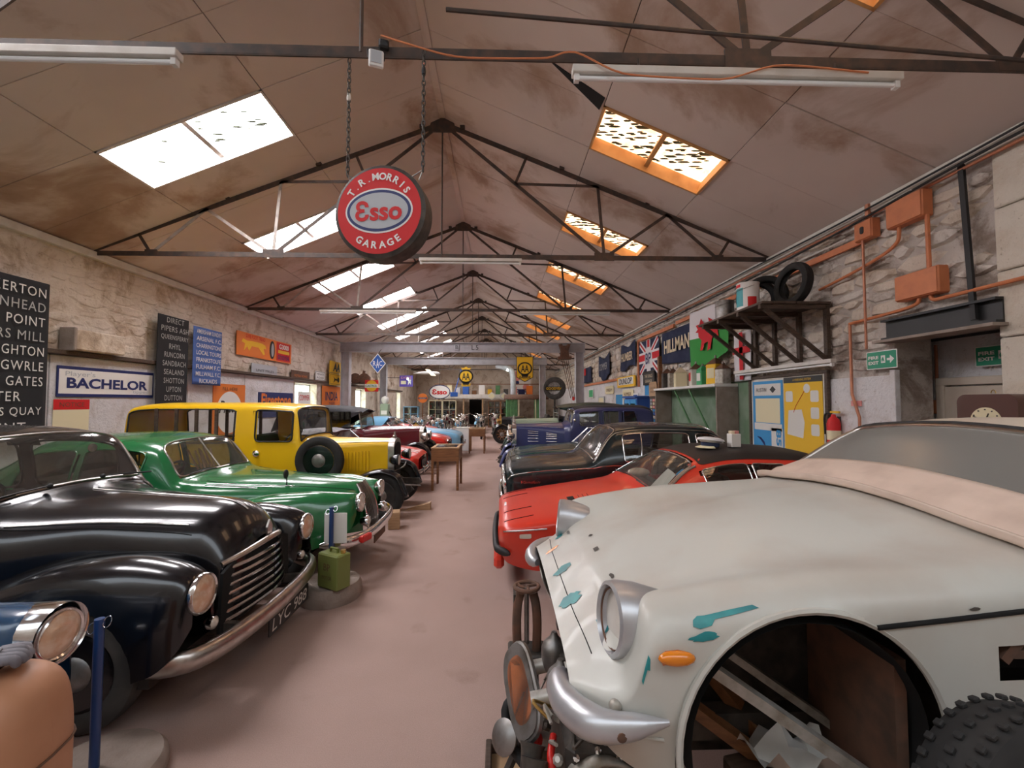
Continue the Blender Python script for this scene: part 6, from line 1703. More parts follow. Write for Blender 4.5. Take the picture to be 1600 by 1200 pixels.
pipe_run('orange_conduit', curve([(xw, 4.83, 3.83), (xw, 4.84, 3.70), (xw, 4.92, 3.62), (xw, 5.2, 3.54), (xw, 5.9, 3.44), (xw, 6.1, 3.42)], 30), .02, 'orange_conduit', 'bent orange pipe from the upper junction box towards the tyres')
pipe_run('orange_conduit', curve([(xw, 4.62, 2.95), (xw, 4.64, 2.90), (xw, 4.72, 2.87), (xw, 5.0, 2.85), (xw, 5.58, 2.83)], 24), .02, 'orange_conduit', 'orange pipe leaving the lower junction box to the left')
pipe_run('orange_conduit', curve([(xw, 4.50, 2.95), (xw, 4.48, 2.90), (xw, 4.42, 2.885), (xw, 4.1, 2.89), (xw, 3.2, 2.9)], 24), .02, 'orange_conduit', 'orange pipe leaving the lower junction box to the right')
pipe_run('orange_conduit', [(xw - .03, 5.3, 3.84), (xw - .03, 5.3, 2.46)], .015, 'copper_pipe', 'thin copper pipe dropping from the switch box past the exit sign')
pipe_run('orange_conduit', [(xw, 5.58, 2.84), (xw, 5.58, 1.9), (xw - .02, 5.45, 1.6), (xw - .02, 5.45, .9)], .018, 'copper_pipe', 'copper pipe running down over the white door')
MB().bar((xw, 4.14, 4.2), (xw, 4.08, 2.6), .05, .03, up=(1, 0, 0)).build('black_strap', M['rubber'], None, 0, label='black vertical strap crossing the stones down to the lintel', cat='strap')
# --- lintel, door and exit signs
lt = empty('door_lintel', (XR - .05, 4.49, 2.66), 0, 'black steel lintel over the doorway recess', 'lintel')
mb = MB(); i_beam(mb, (0, -.62, 0), (0, .6, 0), .24, .16, .025, .02); mb.build('lintel_beam', M['sign_black'], lt, 0)
MB().box((.0, 0, -.14), (.3, 1.3, .03)).build('lintel_shelf', M['concrete'], lt, 0)
dr = empty('door_1', (XR + .62, 4.62, 0), 0, kind='structure')
MB().box((0, 0, .99), (.05, .86, 1.98), .006).build('door_leaf', M['cream_paint'], dr, 0)
for s_ in (-1, 1): MB().box((0, s_ * .47, 1.0), (.1, .09, 2.0), .006).build('door_frame', M['cream_paint'], dr, 0)
MB().box((0, 0, 2.04), (.1, 1.03, .09), .006).build('door_frame', M['cream_paint'], dr, 0)
dr = empty('door_2', (XR - .03, 5.55, 0), 0, kind='structure')
MB().box((0, 0, 1.06), (.05, .98, 2.12), .006).build('door_leaf', M['white_panel'], dr, 0)
for s_ in (-1, 1): MB().box((-.01, s_ * .53, 1.09), (.07, .07, 2.18), .006).build('door_frame', M['wood_dark'] if s_ > 0 else M['white_panel'], dr, 0)
MB().box((-.04, .0, 1.78), (.012, .16, .07)).build('door_notice', M['print_pink'], dr, 0)
MB().lathe([(.03, 0), (.03, .02), (.012, .03), (.012, .06), (.028, .07), (.024, .1), (0, .105)], (-.02, .42, 1.05), (-1, 0, 0), 14).build('door_knob', M['chrome'], dr, 40)
def exit_sign(y, z, w_, h, x, label, n='fire_exit_sign', arrow=True):
    root = empty(n, (x, y, z), 0, label, 'sign')
    MB().prism(rrect(w_ + .02, h + .02, .006, 3), .006, (0, 0, 0), RU, RWV).build('board', M['sign_white'], root, 0)
    MB().prism(rrect(w_, h, .006, 3), .002, (-.006, 0, 0), RU, RWV).build('print_panel', M['sign_green'], root, 0)
    letters('FIRE', M['sign_white'], root, (-.009, w_ * .26, h * .16), RU, RWV, width=w_ * .36, height=h * .2, bold=.03)
    letters('EXIT', M['sign_white'], root, (-.009, w_ * .26, -h * .16), RU, RWV, width=w_ * .36, height=h * .2, bold=.03)
    rshape(root, [(.0, -.2 * h), (.14 * w_, -.2 * h), (.14 * w_, .25 * h), (.0, .25 * h)], 'sign_white', .008, 'print_doorway')
    rshape(root, [(.04 * w_, -.16 * h), (.07 * w_, -.02 * h), (.1 * w_, -.14 * h), (.12 * w_, -.1 * h), (.09 * w_, .08 * h), (.07 * w_, .18 * h), (.04 * w_, .1 * h), (.02 * w_, .0)], 'sign_green', .0095, 'print_runner')
    rshape(root, [(.2 * w_, -.07 * h), (.3 * w_, -.07 * h), (.3 * w_, -.24 * h), (.44 * w_, .0), (.3 * w_, .24 * h), (.3 * w_, .07 * h), (.2 * w_, .07 * h)], 'sign_white', .008, 'print_arrow')
exit_sign(5.12, 2.31, .40, .2, XR - .1, 'green fire exit sign with a white arrow on the stone wall')
exit_sign(4.47, 2.3, .44, .2, XR + .6, 'green fire exit sign inside the doorway recess above the cream door')
# --- fire extinguisher on its hook
fe = empty('fire_extinguisher', (XR - .14, 5.86, 1.1), 0, 'red fire extinguisher with a black hose beside the white door', 'extinguisher')
MB().lathe([(0, 0), (.07, 0), (.08, .02), (.08, .4), (.065, .46), (.03, .5), (.025, .53), (0, .53)], (0, 0, 0), (0, 0, 1), 22).build('cylinder', M['sign_red'], fe, 40)
MB().lathe([(.081, .18), (.082, .19), (.082, .3), (.081, .31)], (0, 0, 0), (0, 0, 1), 22, False, False).build('label_band', M['print_cream'], fe, 40)
MB().box((-.0, -.03, .56), (.03, .16, .03), .006).build('handle', M['sign_yellow'], fe, 0)
MB().tube(curve([(0, .03, .54), (-.02, .1, .54), (-.03, .13, .45), (-.03, .12, .25)], 16), .013, 8).build('hose', M['rubber'], fe, 40)
MB().box((.09, 0, .4), (.03, .06, .2)).build('bracket', M['grease'], fe, 0)

# --- notice board with two posters
nb, w_, h, t = rsign('notice_board', 6.02, 7.9, .93, 2.23, 'offwhite', 'framed notice board between the shelf and the white door', 'board', .02, XR - .07)
for a, z, l, v in ((0, h / 2, w_ + .06, 0), (0, -h / 2, w_ + .06, 0), (-w_ / 2, 0, h, 1), (w_ / 2, 0, h, 1)):
    MB().box((-.02, a, z), (.05, .06 if v else l, l if v else .05), .006).build('frame', M['wood_dark'], nb, 0)
p1, w1, h1, t1 = rsign('poster', 6.98, 7.82, .82, 2.16, 'print_blue', 'blue and white sales poster with a large number on the notice board', 'poster', .003, XR - .095)
rpanel(p1, .74, .2, 0, .52, 'print_white', t1); letters('AUSTIN', M['sign_black'], p1, (-t1 - .003, .16, .52), RU, RWV, width=.3, height=.07)
rshape(p1, [(.08, .52), (.16, .46), (.24, .52), (.16, .58)], 'sign_black', t1 + .0015, 'print_emblem')
rpanel(p1, .68, .42, 0, .16, 'print_cream', t1); rpanel(p1, .76, .12, 0, -.12, 'print_white', t1)
rpanel(p1, .40, .36, -.18, -.36, 'print_blue', t1); rshape(p1, [(-.32, -.30), (-.2, -.36), (-.1, -.45), (-.04, -.5), (-.1, -.38), (-.2, -.31)], 'sign_navy', t1 + .0015, 'print_car')
rpanel(p1, .30, .5, .25, -.38, 'print_white', t1); rpanel(p1, .8, .1, 0, -.61, 'print_white', t1)
letters('850', M['print_blue'], p1, (-t1 - .004, -.3, -.36), (0, 0, -1), (0, -1, 0), width=.42, height=.13, bold=.03)
for q in range(3): rpanel(p1, .12, .06, -.26 + .25 * q, -.61, 'print_blue', t1 + .0015)
p2, w2, h2, t2 = rsign('poster', 6.1, 6.95, .98, 2.19, 'print_yellow', 'yellow wiring poster with white diagrams on the notice board', 'poster', .003, XR - .095)
rpanel(p2, w2, .09, 0, .56, 'sign_black', t2); letters('A WARNING SYSTEM', M['print_yellow'], p2, (-t2 - .003, 0, .56), RU, RWV, width=.4, height=.035)
rshape(p2, [(-.36, -.3), (0, -.34), (.04, -.1), (-.02, .1), (-.32, .08)], 'print_white', t2, 'print_diagram')
for a, z in ((.26, .3), (.26, .05), (.26, -.2), (-.3, .3)): rpanel(p2, .17, .17, a, z, 'print_white', t2, r=.03)
rshape(p2, [(.1 + .07 * math.cos(k * PI / 8), .42 + .07 * math.sin(k * PI / 8)) for k in range(16)], 'print_white', t2, 'print_dial')
MB().tube([(-t2 - .002, .2, .05), (-t2 - .002, .15, .15), (-t2 - .002, -.05, .38)], .005, 4).build('print_wire', M['sign_red'], p2, 0)

# --- bracketed shelf with cans and tyres
sf = empty('bracket_shelf', (XR - .05, 6.93, 3.18), 0, 'dark timber shelf on sloping brackets carrying cans and tyres', 'shelf')
SD = 1.0
for k in range(6): MB().box((-SD * (k + .5) / 6, 0, .02), (SD / 6 - .006, 1.96, .035), .004).build('plank', M['wood_dark'], sf, 0)
for y in (-.92, -.35, .25, .8):
    MB().box((-SD / 2, y, -.03), (SD, .06, .06)).build('bearer', M['wood_dark'], sf, 0)
    MB().bar((-SD + .06, y, -.05), (-.04, y, -.78), .05, .05).build('brace', M['wood_dark'], sf, 0)
    MB().box((-.03, y, -.42), (.05, .07, .9)).build('upright', M['wood_dark'], sf, 0)
def paint_can(name, x, y, z, r, h, m, label, band=None):
    root = empty(name, (x, y, z), 0, label, 'can')
    MB().lathe([(0, 0), (r, 0), (r * 1.02, .01), (r, .02), (r, h - .02), (r * 1.03, h - .01), (r * 1.03, h), (r * .93, h), (r * .92, h - .012), (0, h - .012)], (0, 0, 0), (0, 0, 1), 28).build('can_body', M[m], root, 40)
    if band:
        for (a0, a1, z0, z1, mm) in band:
            P = np.array([[(r * 1.006 * math.cos(R(a)), r * 1.006 * math.sin(R(a)), z_) for z_ in (z0 * h, z1 * h)] for a in np.linspace(a0, a1, 12)])
            MB().grid(P).build('can_label', M[mm], root, 60)
    MB().tube([(0, r * math.cos(t_), h * .85 + r * .6 * math.sin(t_) * .0 - r * .5 * math.sin(t_)) if False else (-r * math.sin(t_) * 1.04, r * math.cos(t_) * 1.04, h * .86 - .35 * r * math.sin(t_)) for t_ in np.linspace(0, PI, 14)], .004, 5).build('can_handle', M['steel'], root, 40)
flat('label_teal', (.03, .32, .36)); flat('label_green', (.05, .4, .16))
paint_can('paint_can', XR - .85, 6.62, 3.222, .16, .42, 'white', 'large white paint can with a teal label on the bracket shelf', [(150, 215, .12, .8, 'label_teal'), (238, 285, .05, .45, 'sign_red'), (150, 200, .84, .95, 'sign_red')])
paint_can('oil_drum', XR - .8, 7.42, 3.222, .15, .33, 'steel', 'grey metal oil drum behind the white can on the bracket shelf')
paint_can('oil_drum', XR - .3, 7.6, 3.222, .16, .30, 'label_teal', 'teal drum at the far end of the bracket shelf')
def shelf_tyre(x, y, rz, rr, label, tilt=.12):
    root = empty('shelf_tyre', (x, y, 3.222), rz, label, 'tyre', None)
    th = .075
    prof = [(rr * .68, -th * .6), (rr * .74, -th * .9), (rr * .86, -th), (rr * .97, -th * .75), (rr, -th * .35), (rr, th * .35), (rr * .97, th * .75), (rr * .86, th), (rr * .74, th * .9), (rr * .68, th * .6), (rr * .76, th * .4), (rr * .9, 0), (rr * .76, -th * .4)]
    MB().lathe(prof, (0, 0, rr), unit(V(-1, 0, tilt)), 40, True).build('tyre_carcass', M['tyre'], root, 40)
    for q in (-.35, 0, .35):
        MB().lathe([(rr * 1.001, q * th - .006), (rr * 1.008, q * th), (rr * 1.001, q * th + .006)], (0, 0, rr), unit(V(-1, 0, tilt)), 40, False, False).build('tread_rib', M['tyre'], root, 40)
shelf_tyre(XR - .34, 6.32, .12, .33, 'large black tyre standing upright at the near end of the bracket shelf')
shelf_tyre(XR - .42, 6.84, 1.15, .31, 'tyre in the middle of the bracket shelf, beside the large near one')
shelf_tyre(XR - .42, 7.1, 1.15, .31, 'tyre half hidden behind the white can on the bracket shelf')
# tube light under the shelf
def tube_light(name, p0, p1, label, two=False, drop=.05, body=.08, group='fluorescent battens', up=.05):
    root = empty(name, tuple((np.array(p0) + np.array(p1)) / 2), 0, label, 'lamp', group)
    c = (np.array(p0, float) + np.array(p1, float)) / 2; a = np.array(p0) - c; b = np.array(p1) - c
    MB().bar(a, b, body, .055, bev=.004).build('batten', M['offwhite'], root, 0)
    d = unit(b - a)
    MB().cyl(a + d * .04 - V(0, 0, drop), b - d * .04 - V(0, 0, drop), .017, 12).build('tube', M['tube_glass'], root, 40)
    for e in (a + d * .03, b - d * .03): MB().bar(e - V(0, 0, .0), e - V(0, 0, drop + .025), .04, .035, up=(1, 0, 0)).build('lamp_holder', M['white'], root, 0)
    if up:
        for e in (a * .6, b * .6): MB().cyl(e, e + V(0, 0, up), .008, 6).build('hanger', M['truss'], root, 0)
tube_light('tube_light', (XR - .2, 5.75, 2.36), (XR - .2, 8.2, 2.36), 'long unlit tube light under the bracket shelf', up=0)

# --- white shelf with oil cans
ws_ = empty('wall_shelf', (XR - .03, 10.1, 2.1), 0, 'white wall shelf with old oil cans', 'shelf')
MB().box((-.24, 0, .03), (.48, 3.36, .06), .008).build('shelf_board', M['white'], ws_, 0)
for y in (-1.66, 1.66): MB().box((-.22, y, -.9), (.44, .04, 1.8), .006).build('shelf_side', M['concrete'], ws_, 0)
for y in (-.6, .2): MB().bar((-.05, y - .35, -1.3), (-.42, y + .2, -.02), .03, .03).build('shelf_stay', M['hut_green'], ws_, 0)
MB().box((-.05, 1.74, .25), (.1, .1, .9), .01).build('white_post', M['white'], ws_, 0)
def oil_can(y, h, w_, m, label, cone='rust', face=None):
    root = empty('oil_can', (XR - .26, y, 2.16), random.uniform(-.4, .4), label, 'can', None)
    MB().box((0, 0, h / 2), (w_, w_, h), .015).build('can_body', M[m], root, 0)
    MB().add([(w_ / 2, w_ / 2, h), (-w_ / 2, w_ / 2, h), (-w_ / 2, -w_ / 2, h), (w_ / 2, -w_ / 2, h), (0, 0, h + w_ * .55)], [(0, 1, 4), (1, 2, 4), (2, 3, 4), (3, 0, 4)]).build('can_top', M[cone], root, 0)
    MB().cyl((0, 0, h + w_ * .45), (0, 0, h + w_ * .68), .02, 8).build('can_spout', M['steel'], root, 0)
    if face: MB().box((-w_ / 2 - .002, 0, h * .55), (.004, w_ * .7, h * .5)).build('can_label', M[face], root, 0)
oil_can(11.45, .40, .26, 'grease', 'black oil can at the far end of the white shelf')
oil_can(11.05, .38, .24, 'alloy', 'pale grey oil can on the white shelf beside the black one')
oil_can(10.6, .36, .28, 'print_cream', 'cream oil can on the white shelf', 'letter_cream')
oil_can(9.75, .38, .26, 'offwhite', 'white and red oil can on the white shelf', 'rust', 'sign_red')
oil_can(9.42, .34, .2, 'label_green', 'green oil can on the white shelf', 'label_green', 'sign_white')
oil_can(8.85, .42, .27, 'print_yellow', 'yellow oil can with a brown cone on the white shelf', 'rust', 'print_cream')
oil_can(8.56, .3, .22, 'alloy', 'small grey oil can nearest on the white shelf')

# --- flags and banners on the right wall
XF = XR - .08
def rflag(name, ya, yb, za, zb, m, label, amp=.02, wl=.6, **k): return wavy_banner(name, XF, -1, ya, yb, za, zb, m, label, amp=amp, wl=wl, cat='flag', **k)
root, q = rflag('cloth_banner', 10.15, 12.15, 2.75, 3.72, 'navy_cloth', 'large navy cloth banner lettered HILLMAN', bottom=lambda s_: .12 * s_, wl=1.1)
letters('HILLMAN', M['letter_cream'], root, (-.075, 11.1, 3.3), RU, RWV, width=1.6, height=.36, bold=.03)
root, q = rflag('cloth_banner', 14.6, 16.35, 3.0, 3.85, 'navy_cloth', 'scalloped navy cloth banner lettered HUMBER', bottom=lambda s_: .08 * math.sin(6 * s_), top=lambda s_: .07 * math.cos(7 * s_), wl=1.0)
letters('HUMBER', M['letter_cream'], root, (-.075, 15.45, 3.42), RU, RWV, width=1.35, height=.3, bold=.02)
root, q = rflag('cloth_banner', 18.0, 20.0, 2.85, 3.8, 'navy_cloth', 'scalloped navy banner with faded lettering, the third along', bottom=lambda s_: .12 * math.cos(6.2 * s_), top=lambda s_: .1 * math.cos(6.2 * s_), wl=1.0)
letters('COMMER', M['letter_grey'], root, (-.075, 19.0, 3.35), RU, RWV, width=1.4, height=.3)
root, q = rflag('cloth_banner', 21.7, 23.6, 2.8, 3.6, 'navy_cloth', 'small dark blue flag with a red corner, farthest along the wall', wl=1.0)
MB().box((-.075, 23.2, 3.38), (.004, .7, .36)).build('flag_canton', M['red_cloth'], root, 0)
# union flag with letters
root = empty('union_flag', (XF - .02, 13.3, 3.2), 0, 'red, white and blue flag with BP on it inside the orange rail', 'flag')
fw_, fh = 1.8, 1.05
MB().prism(rrect(fw_, fh, .01, 2), .006, (0, 0, 0), RU, RWV).build('cloth', M['navy_cloth'], root, 0)
def stripe(a, b, w_, m, l): 
    a = np.array(a, float); b = np.array(b, float); d = unit(b - a); n = V(-d[1], d[0]) * w_ / 2
    rshape(root, [tuple(a - n), tuple(b - n), tuple(b + n), tuple(a + n)], m, .006 + l, 'flag_stripe', .001)
for s_ in (-1, 1): stripe((-fw_ / 2 + .1, -s_ * (fh / 2 - .03)), (fw_ / 2 - .1, s_ * (fh / 2 - .03)), .2, 'white_cloth', 0 if s_ > 0 else .0005)
for s_ in (-1, 1): stripe((-fw_ / 2 + .1, -s_ * (fh / 2 - .03)), (fw_ / 2 - .1, s_ * (fh / 2 - .03)), .07, 'red_cloth', .002 + .0005 * s_)
stripe((-fw_ / 2, 0), (fw_ / 2, 0), .34, 'white_cloth', .004); stripe((0, -fh / 2), (0, fh / 2), .34, 'white_cloth', .0045)
stripe((-fw_ / 2, 0), (fw_ / 2, 0), .2, 'red_cloth', .006); stripe((0, .1), (0, fh / 2), .2, 'red_cloth', .0065)
rshape(root, [(-.38, -.36), (.38, -.36), (.3, .1), (.18, .3), (-.18, .3), (-.3, .1)], 'white_cloth', .014, 'flag_shield')
letters('BP', M['sign_navy'], root, (-.018, 0, -.05), RU, RWV, width=.5, height=.34, bold=.02)
# flag with a red dragon: white over green
root = empty('dragon_flag', (XF - .06, 9.35, 3.25), 0, 'white and green flag with a red dragon hanging behind the bracket shelf', 'flag')
G = []
for i in range(25):
    s_ = i / 24; y = .85 - 1.7 * s_
    G.append([(-.03 - .02 * math.sin(9 * s_ + k * .2), y, -.62 - .12 * math.sin(2.6 * s_) + .25 * s_ + (1.28 - .3 * s_ + .12 * math.sin(2.6 * s_)) * k / 14) for k in range(15)])
G = np.array(G)
MB().grid(G[:, :8]).build('green_half', M['green_cloth'], root, 60); MB().grid(G[:, 7:]).build('white_half', M['white_cloth'], root, 60)
rshape(root, [(-.35, .02), (-.2, -.08), (-.28, -.3), (-.16, -.3), (-.08, -.16), (.1, -.14), (.05, -.34), (.2, -.3), (.26, -.1), (.42, .0), (.55, -.12), (.5, .1), (.36, .16), (.3, .3), (.12, .38), (.18, .18), (.0, .12), (-.1, .3), (-.22, .42), (-.3, .3), (-.48, .3), (-.38, .2), (-.5, .14), (-.36, .12)], 'red_cloth', .066, 'dragon', .003)
root, q = rflag('cross_flag', 7.8, 8.38, 2.2, 3.14, 'white_cloth', 'white flag with a red cross under the bracket shelf', wl=.7)
for nm, y0_, y1_, z0_, z1_ in (('cross_upright', 8.03, 8.15, 2.22, 3.12), ('cross_arm', 7.8, 8.38, 2.72, 2.84)):
    MB().prism([(-y1_, z0_), (-y0_, z0_), (-y0_, z1_), (-y1_, z1_)], .003, (-.068, 0, 0), RU, RWV).build(nm, M['red_cloth'], root, 0)
# --- small pictures and boards near the blue cabinet
for (ya, yb, za, zb, face, inner, lb) in ((13.25, 13.85, 1.95, 2.55, 'sign_grey', 'print_blue', 'grey framed print leaning on top of the blue cabinet'), (14.5, 15.2, 1.55, 2.1, 'sign_white', 'sign_blue', 'white framed blue picture left of the blue cabinet'),
                                         (16.2, 17.4, 1.45, 2.15, 'sign_white', 'print_blue', 'tall blue and white poster on the far right wall'), (19.2, 20.4, 1.5, 2.05, 'sign_grey', 'print_cream', 'small framed notice on the far right wall'), (21.4, 22.6, 2.0, 2.45, 'sign_white', 'label_green', 'small green notice beneath the far orange rail')):
    root, w_, h, t = rsign('framed_picture', ya, yb, za, zb, face, lb, 'picture', .02, XR - .05)
    rpanel(root, w_ * .78, h * .8, 0, 0, inner, t)
root, w_, h, t = rsign('tyre_sign', 14.6, 16.75, 2.34, 2.72, 'print_yellow', 'yellow and white tyre sign lettered DUNLOP below the navy banner', t=.05, x=XR - .1, r=.05)
rpanel(root, w_ * .86, h * .66, 0, .02, 'sign_white', t); letters('DUNLOP', M['sign_black'], root, (-t - .003, 0, .02), RU, RWV, width=1.6, height=.22, bold=.03, shear=.25)
root, w_, h, t = rsign('chalk_board', 12.75, 13.75, 2.32, 2.75, 'sign_black', 'small black board with pale lettering hanging under the union flag', x=XR - .12)
MB().tube([(-t, a * w_ * .48, b * h * .46) for a, b in ((-1, -1), (1, -1), (1, 1), (-1, 1))], .012, 4, True).build('frame', M['wood_dark'], root, 0)
letters('THE KINGS', M['letter_cream'], root, (-t - .002, 0, .06), RU, RWV, width=.7, height=.1); letters('GARAGE', M['letter_cream'], root, (-t - .002, 0, -.09), RU, RWV, width=.6, height=.09)
root, w_, h, t = rsign('wooden_plaque', 12.55, 13.2, 1.92, 2.4, 'wood_pale', 'pale wooden plaque with burnt lettering above the postcard rack', x=XR - .13, r=.12)
letters('CLASSIC CARS', M['wood_dark'], root, (-t - .002, 0, .05), RU, RWV, width=.45, height=.06); letters('MUSEUM', M['wood_dark'], root, (-t - .002, 0, -.06), RU, RWV, width=.35, height=.06)
for (ya, yb, z, tx, lb) in ((17.6, 19.0, 2.3, 'SUNBEAM', 'cream plaque lettered SUNBEAM on the far right wall'), (15.0, 16.3, 2.08, 'HUMBER', 'cream plaque lettered HUMBER below the yellow tyre sign')):
    root, w_, h, t = rsign('name_plaque', ya, yb, z - .17, z + .17, 'print_cream', lb, r=.1); letters(tx, M['rust'], root, (-t - .002, 0, 0), RU, RWV, width=w_ * .7, height=.13)
cb = empty('blue_cabinet', (XR - .32, 14.0, 0), 0, 'bright blue glazed cabinet against the right wall', 'cabinet')
MB().box((0.05, 0, .98), (.4, 1.3, 1.92), .01).build('cabinet_body', M['sign_blue'], cb, 0)
MB().box((0.02, 0, 1.96), (.5, 1.4, .06), .01).build('cabinet_top', M['sign_blue'], cb, 0)
for y in (-.32, .32):
    d_ = MB().box((-.165, y, 1.0), (.03, .58, 1.75), .006).build('cabinet_door', M['print_blue'], cb, 0); MB().box((-.185, y, 1.2), (.006, .44, 1.1)).build('door_pane', M['glass_dark'], d_, 0)
pc = empty('postcard_rack', (XR - .16, 12.75, 0), 0, 'brown rack of small postcards and badges beside the blue cabinet', 'rack')
MB().box((.03, 0, 1.0), (.05, .7, 1.95), .006).build('rack_back', M['wood_dark'], pc, 0)
rp = random.Random(4)
for k in range(12):
    for j in range(3):
        MB().box((-.004, -.22 + .22 * j, .75 + .1 * k), (.012, rp.uniform(.12, .19), .075)).build('postcard', M[rp.choice(('print_white', 'print_blue', 'print_pink', 'sign_grey', 'sign_blue', 'print_cream'))], pc, 0)
MB().box((XR - .15, 12.25, 1.55), (.12, .1, 3.1), .01).build('timber_post', M['wood'], None, 0, label='brown timber post beside the large navy banner', cat='post')
# --- mantel clock behind the roof of the white coupe
ck = empty('mantel_clock', (XR - .2, 3.86, 0), 0, 'brown bakelite clock with a cream dial behind the white coupe roof', 'clock')
MB().prism(rrect(.5, .42, .08, 6), .16, (.08, 0, 1.66), RU, RWV).build('clock_case', M['bakelite'], ck, 30)
MB().prism([(.13 * math.cos(a), .13 * math.sin(a)) for a in np.linspace(0, 2 * PI, 32, endpoint=False)], .006, (-.08, 0, 1.62), RU, RWV).build('clock_dial', M['print_cream'], ck, 0)
for a, l in ((1.2, .08), (2.7, .11)): MB().bar((-.09, 0, 1.62), (-.09, -l * math.cos(a), 1.62 + l * math.sin(a)), .006, .008, up=(1, 0, 0)).build('clock_hand', M['sign_black'], ck, 0)
for k in range(12): MB().box((-.088, .11 * math.cos(k * PI / 6), 1.62 + .11 * math.sin(k * PI / 6)), (.003, .012, .012)).build('hour_mark', M['sign_black'], ck, 0)
MB().tube([(.0, .02 * math.cos(t_), 1.88 + .03 * math.sin(t_)) for t_ in np.linspace(0, PI, 8)], .004, 5).build('clock_ring', M['brass'], ck, 40)
sc = empty('side_cupboard', (XR - .2, 3.86, 0), 0, 'low cupboard under the brown clock behind the white coupe', 'cupboard')
MB().box((0, 0, .72), (.36, .9, 1.43), .01).build('cupboard_body', M['wood_dark'], sc, 0)
for y in (-.22, .22): MB().box((-.19, y, .74), (.02, .42, 1.3), .005).build('cupboard_door', M['wood'], sc, 0)
# =================================================================== lamps hanging in the roof
for (xa, xb, yy, z, lb, tp) in ((-4.3, -2.19, 2.95, 4.17, 'white tube light under the nearest truss at the left edge', .05), (.51, 2.87, 2.95, 4.12, 'long white tube light under the nearest truss on the right', .1),
                                (-1.35, .38, 7.3, 4.2, 'tube light under the second truss beside the round sign', .05), (-4.76, -2.22, 11.6, 4.21, 'tube light under the third truss on the left', .05), (.55, 2.99, 11.6, 4.2, 'tube light under the third truss on the right', .05),
                                (-2.7, .3, 20.25, 4.18, 'tube light under the fifth truss beyond the first gantry', .05)):
    tube_light('tube_light', (xa, yy, z), (xb, yy, z), lb, up=tp)
MB().tube([(-.35, 2.75, 4.36), (1.5, 2.75, 4.24), (3.7, 2.75, 4.10)], .014, 6).build('conduit_pipe', M['truss'], None, 40, label='dark conduit crossing in front of the nearest truss', cat='pipe')
MB().tube(curve([(-.82, 2.93, 4.33), (-.6, 2.9, 4.24), (-.2, 2.9, 4.16), (.3, 2.9, 4.17), (.5, 2.9, 4.22), (.9, 2.88, 4.05), (1.5, 2.88, 4.03), (2.0, 2.9, 4.16), (2.6, 2.9, 4.12)], 50), .006, 6).build('red_cable', M['orange_conduit'], None, 40, label='orange cable looping along the nearest truss', cat='cable')
fl = empty('flood_light', (-.85, 2.93, 4.16), .3, 'small square flood lamp clamped under the nearest truss', 'lamp')
MB().box((0, 0, 0), (.1, .04, .1), .008, Matrix.Rotation(.35, 3, 'X')).build('lamp_body', M['white'], fl, 0)
MB().box((0, -.024, .0), (.07, .004, .07), 0, Matrix.Rotation(.35, 3, 'X')).build('lamp_glass', M['sign_grey'], fl, 0)
MB().tube([(-.05, 0, 0), (-.06, .02, .07), (.06, .02, .07), (.05, 0, 0)], .006, 5).build('bracket', M['rubber'], fl, 30)
MB().box((.05, .02, .13), (.07, .05, .06), .01).build('sensor_box', M['rubber'], fl, 0)
# --- round enamel sign on chains
es = empty('round_garage_sign', (-.80, 3.0, 3.09), R(-9), 'round red double-sided garage sign hanging on chains', 'sign')
Rr = .31
MB().lathe([(0, -.085), (Rr - .012, -.085), (Rr, -.075), (Rr + .012, -.07), (Rr + .012, .07), (Rr, .075), (Rr - .012, .085), (0, .085)], (0, 0, 0), (0, -1, 0), 56).build('sign_drum', M['grease'], es, 30)
def disc(rx, rz, m, y, name, n=56): return MB().prism([(rx * math.cos(t_), rz * math.sin(t_)) for t_ in np.linspace(0, 2 * PI, n, endpoint=False)], .0012, (0, y, 0), (1, 0, 0), (0, 0, 1)).build(name, M[m], es, 0)
disc(Rr - .015, Rr - .015, 'sign_red', -.0855, 'red_face'); disc(.238, .155, 'sign_white', -.087, 'white_ring'); disc(.226, .143, 'sign_navy', -.0885, 'navy_ring'); disc(.206, .124, 'sign_grey', -.09, 'pale_oval')
letters('\u0190sso', M['sign_red'], es, (0, -.0915, .0), (1, 0, 0), (0, 0, 1), width=.33, height=.14, bold=.03)
def arc_text(txt, r, a_mid, step, m, top=True, h=.05):
    for k, ch in enumerate(txt):
        if ch == ' ': continue
        a = a_mid + (step * ((len(txt) - 1) / 2 - k)) * (1 if top else -1)
        U = V(math.sin(R(a)), 0, -math.cos(R(a))) if top else V(-math.sin(R(a)), 0, math.cos(R(a)))
        W = V(math.cos(R(a)), 0, math.sin(R(a))) * (1 if top else -1)
        hh = h if ch != '.' else .01
        letters(ch, M['sign_white'], es, V(r * math.cos(R(a)), -.088, r * math.sin(R(a))) - (W * h * .42 if ch == '.' else 0), U, W, height=hh, bold=.03)
arc_text('T.R.MORRIS', .236, 90, 12.5, 'sign_white'); arc_text('GARAGE', .235, 270, 14, 'sign_white', False)
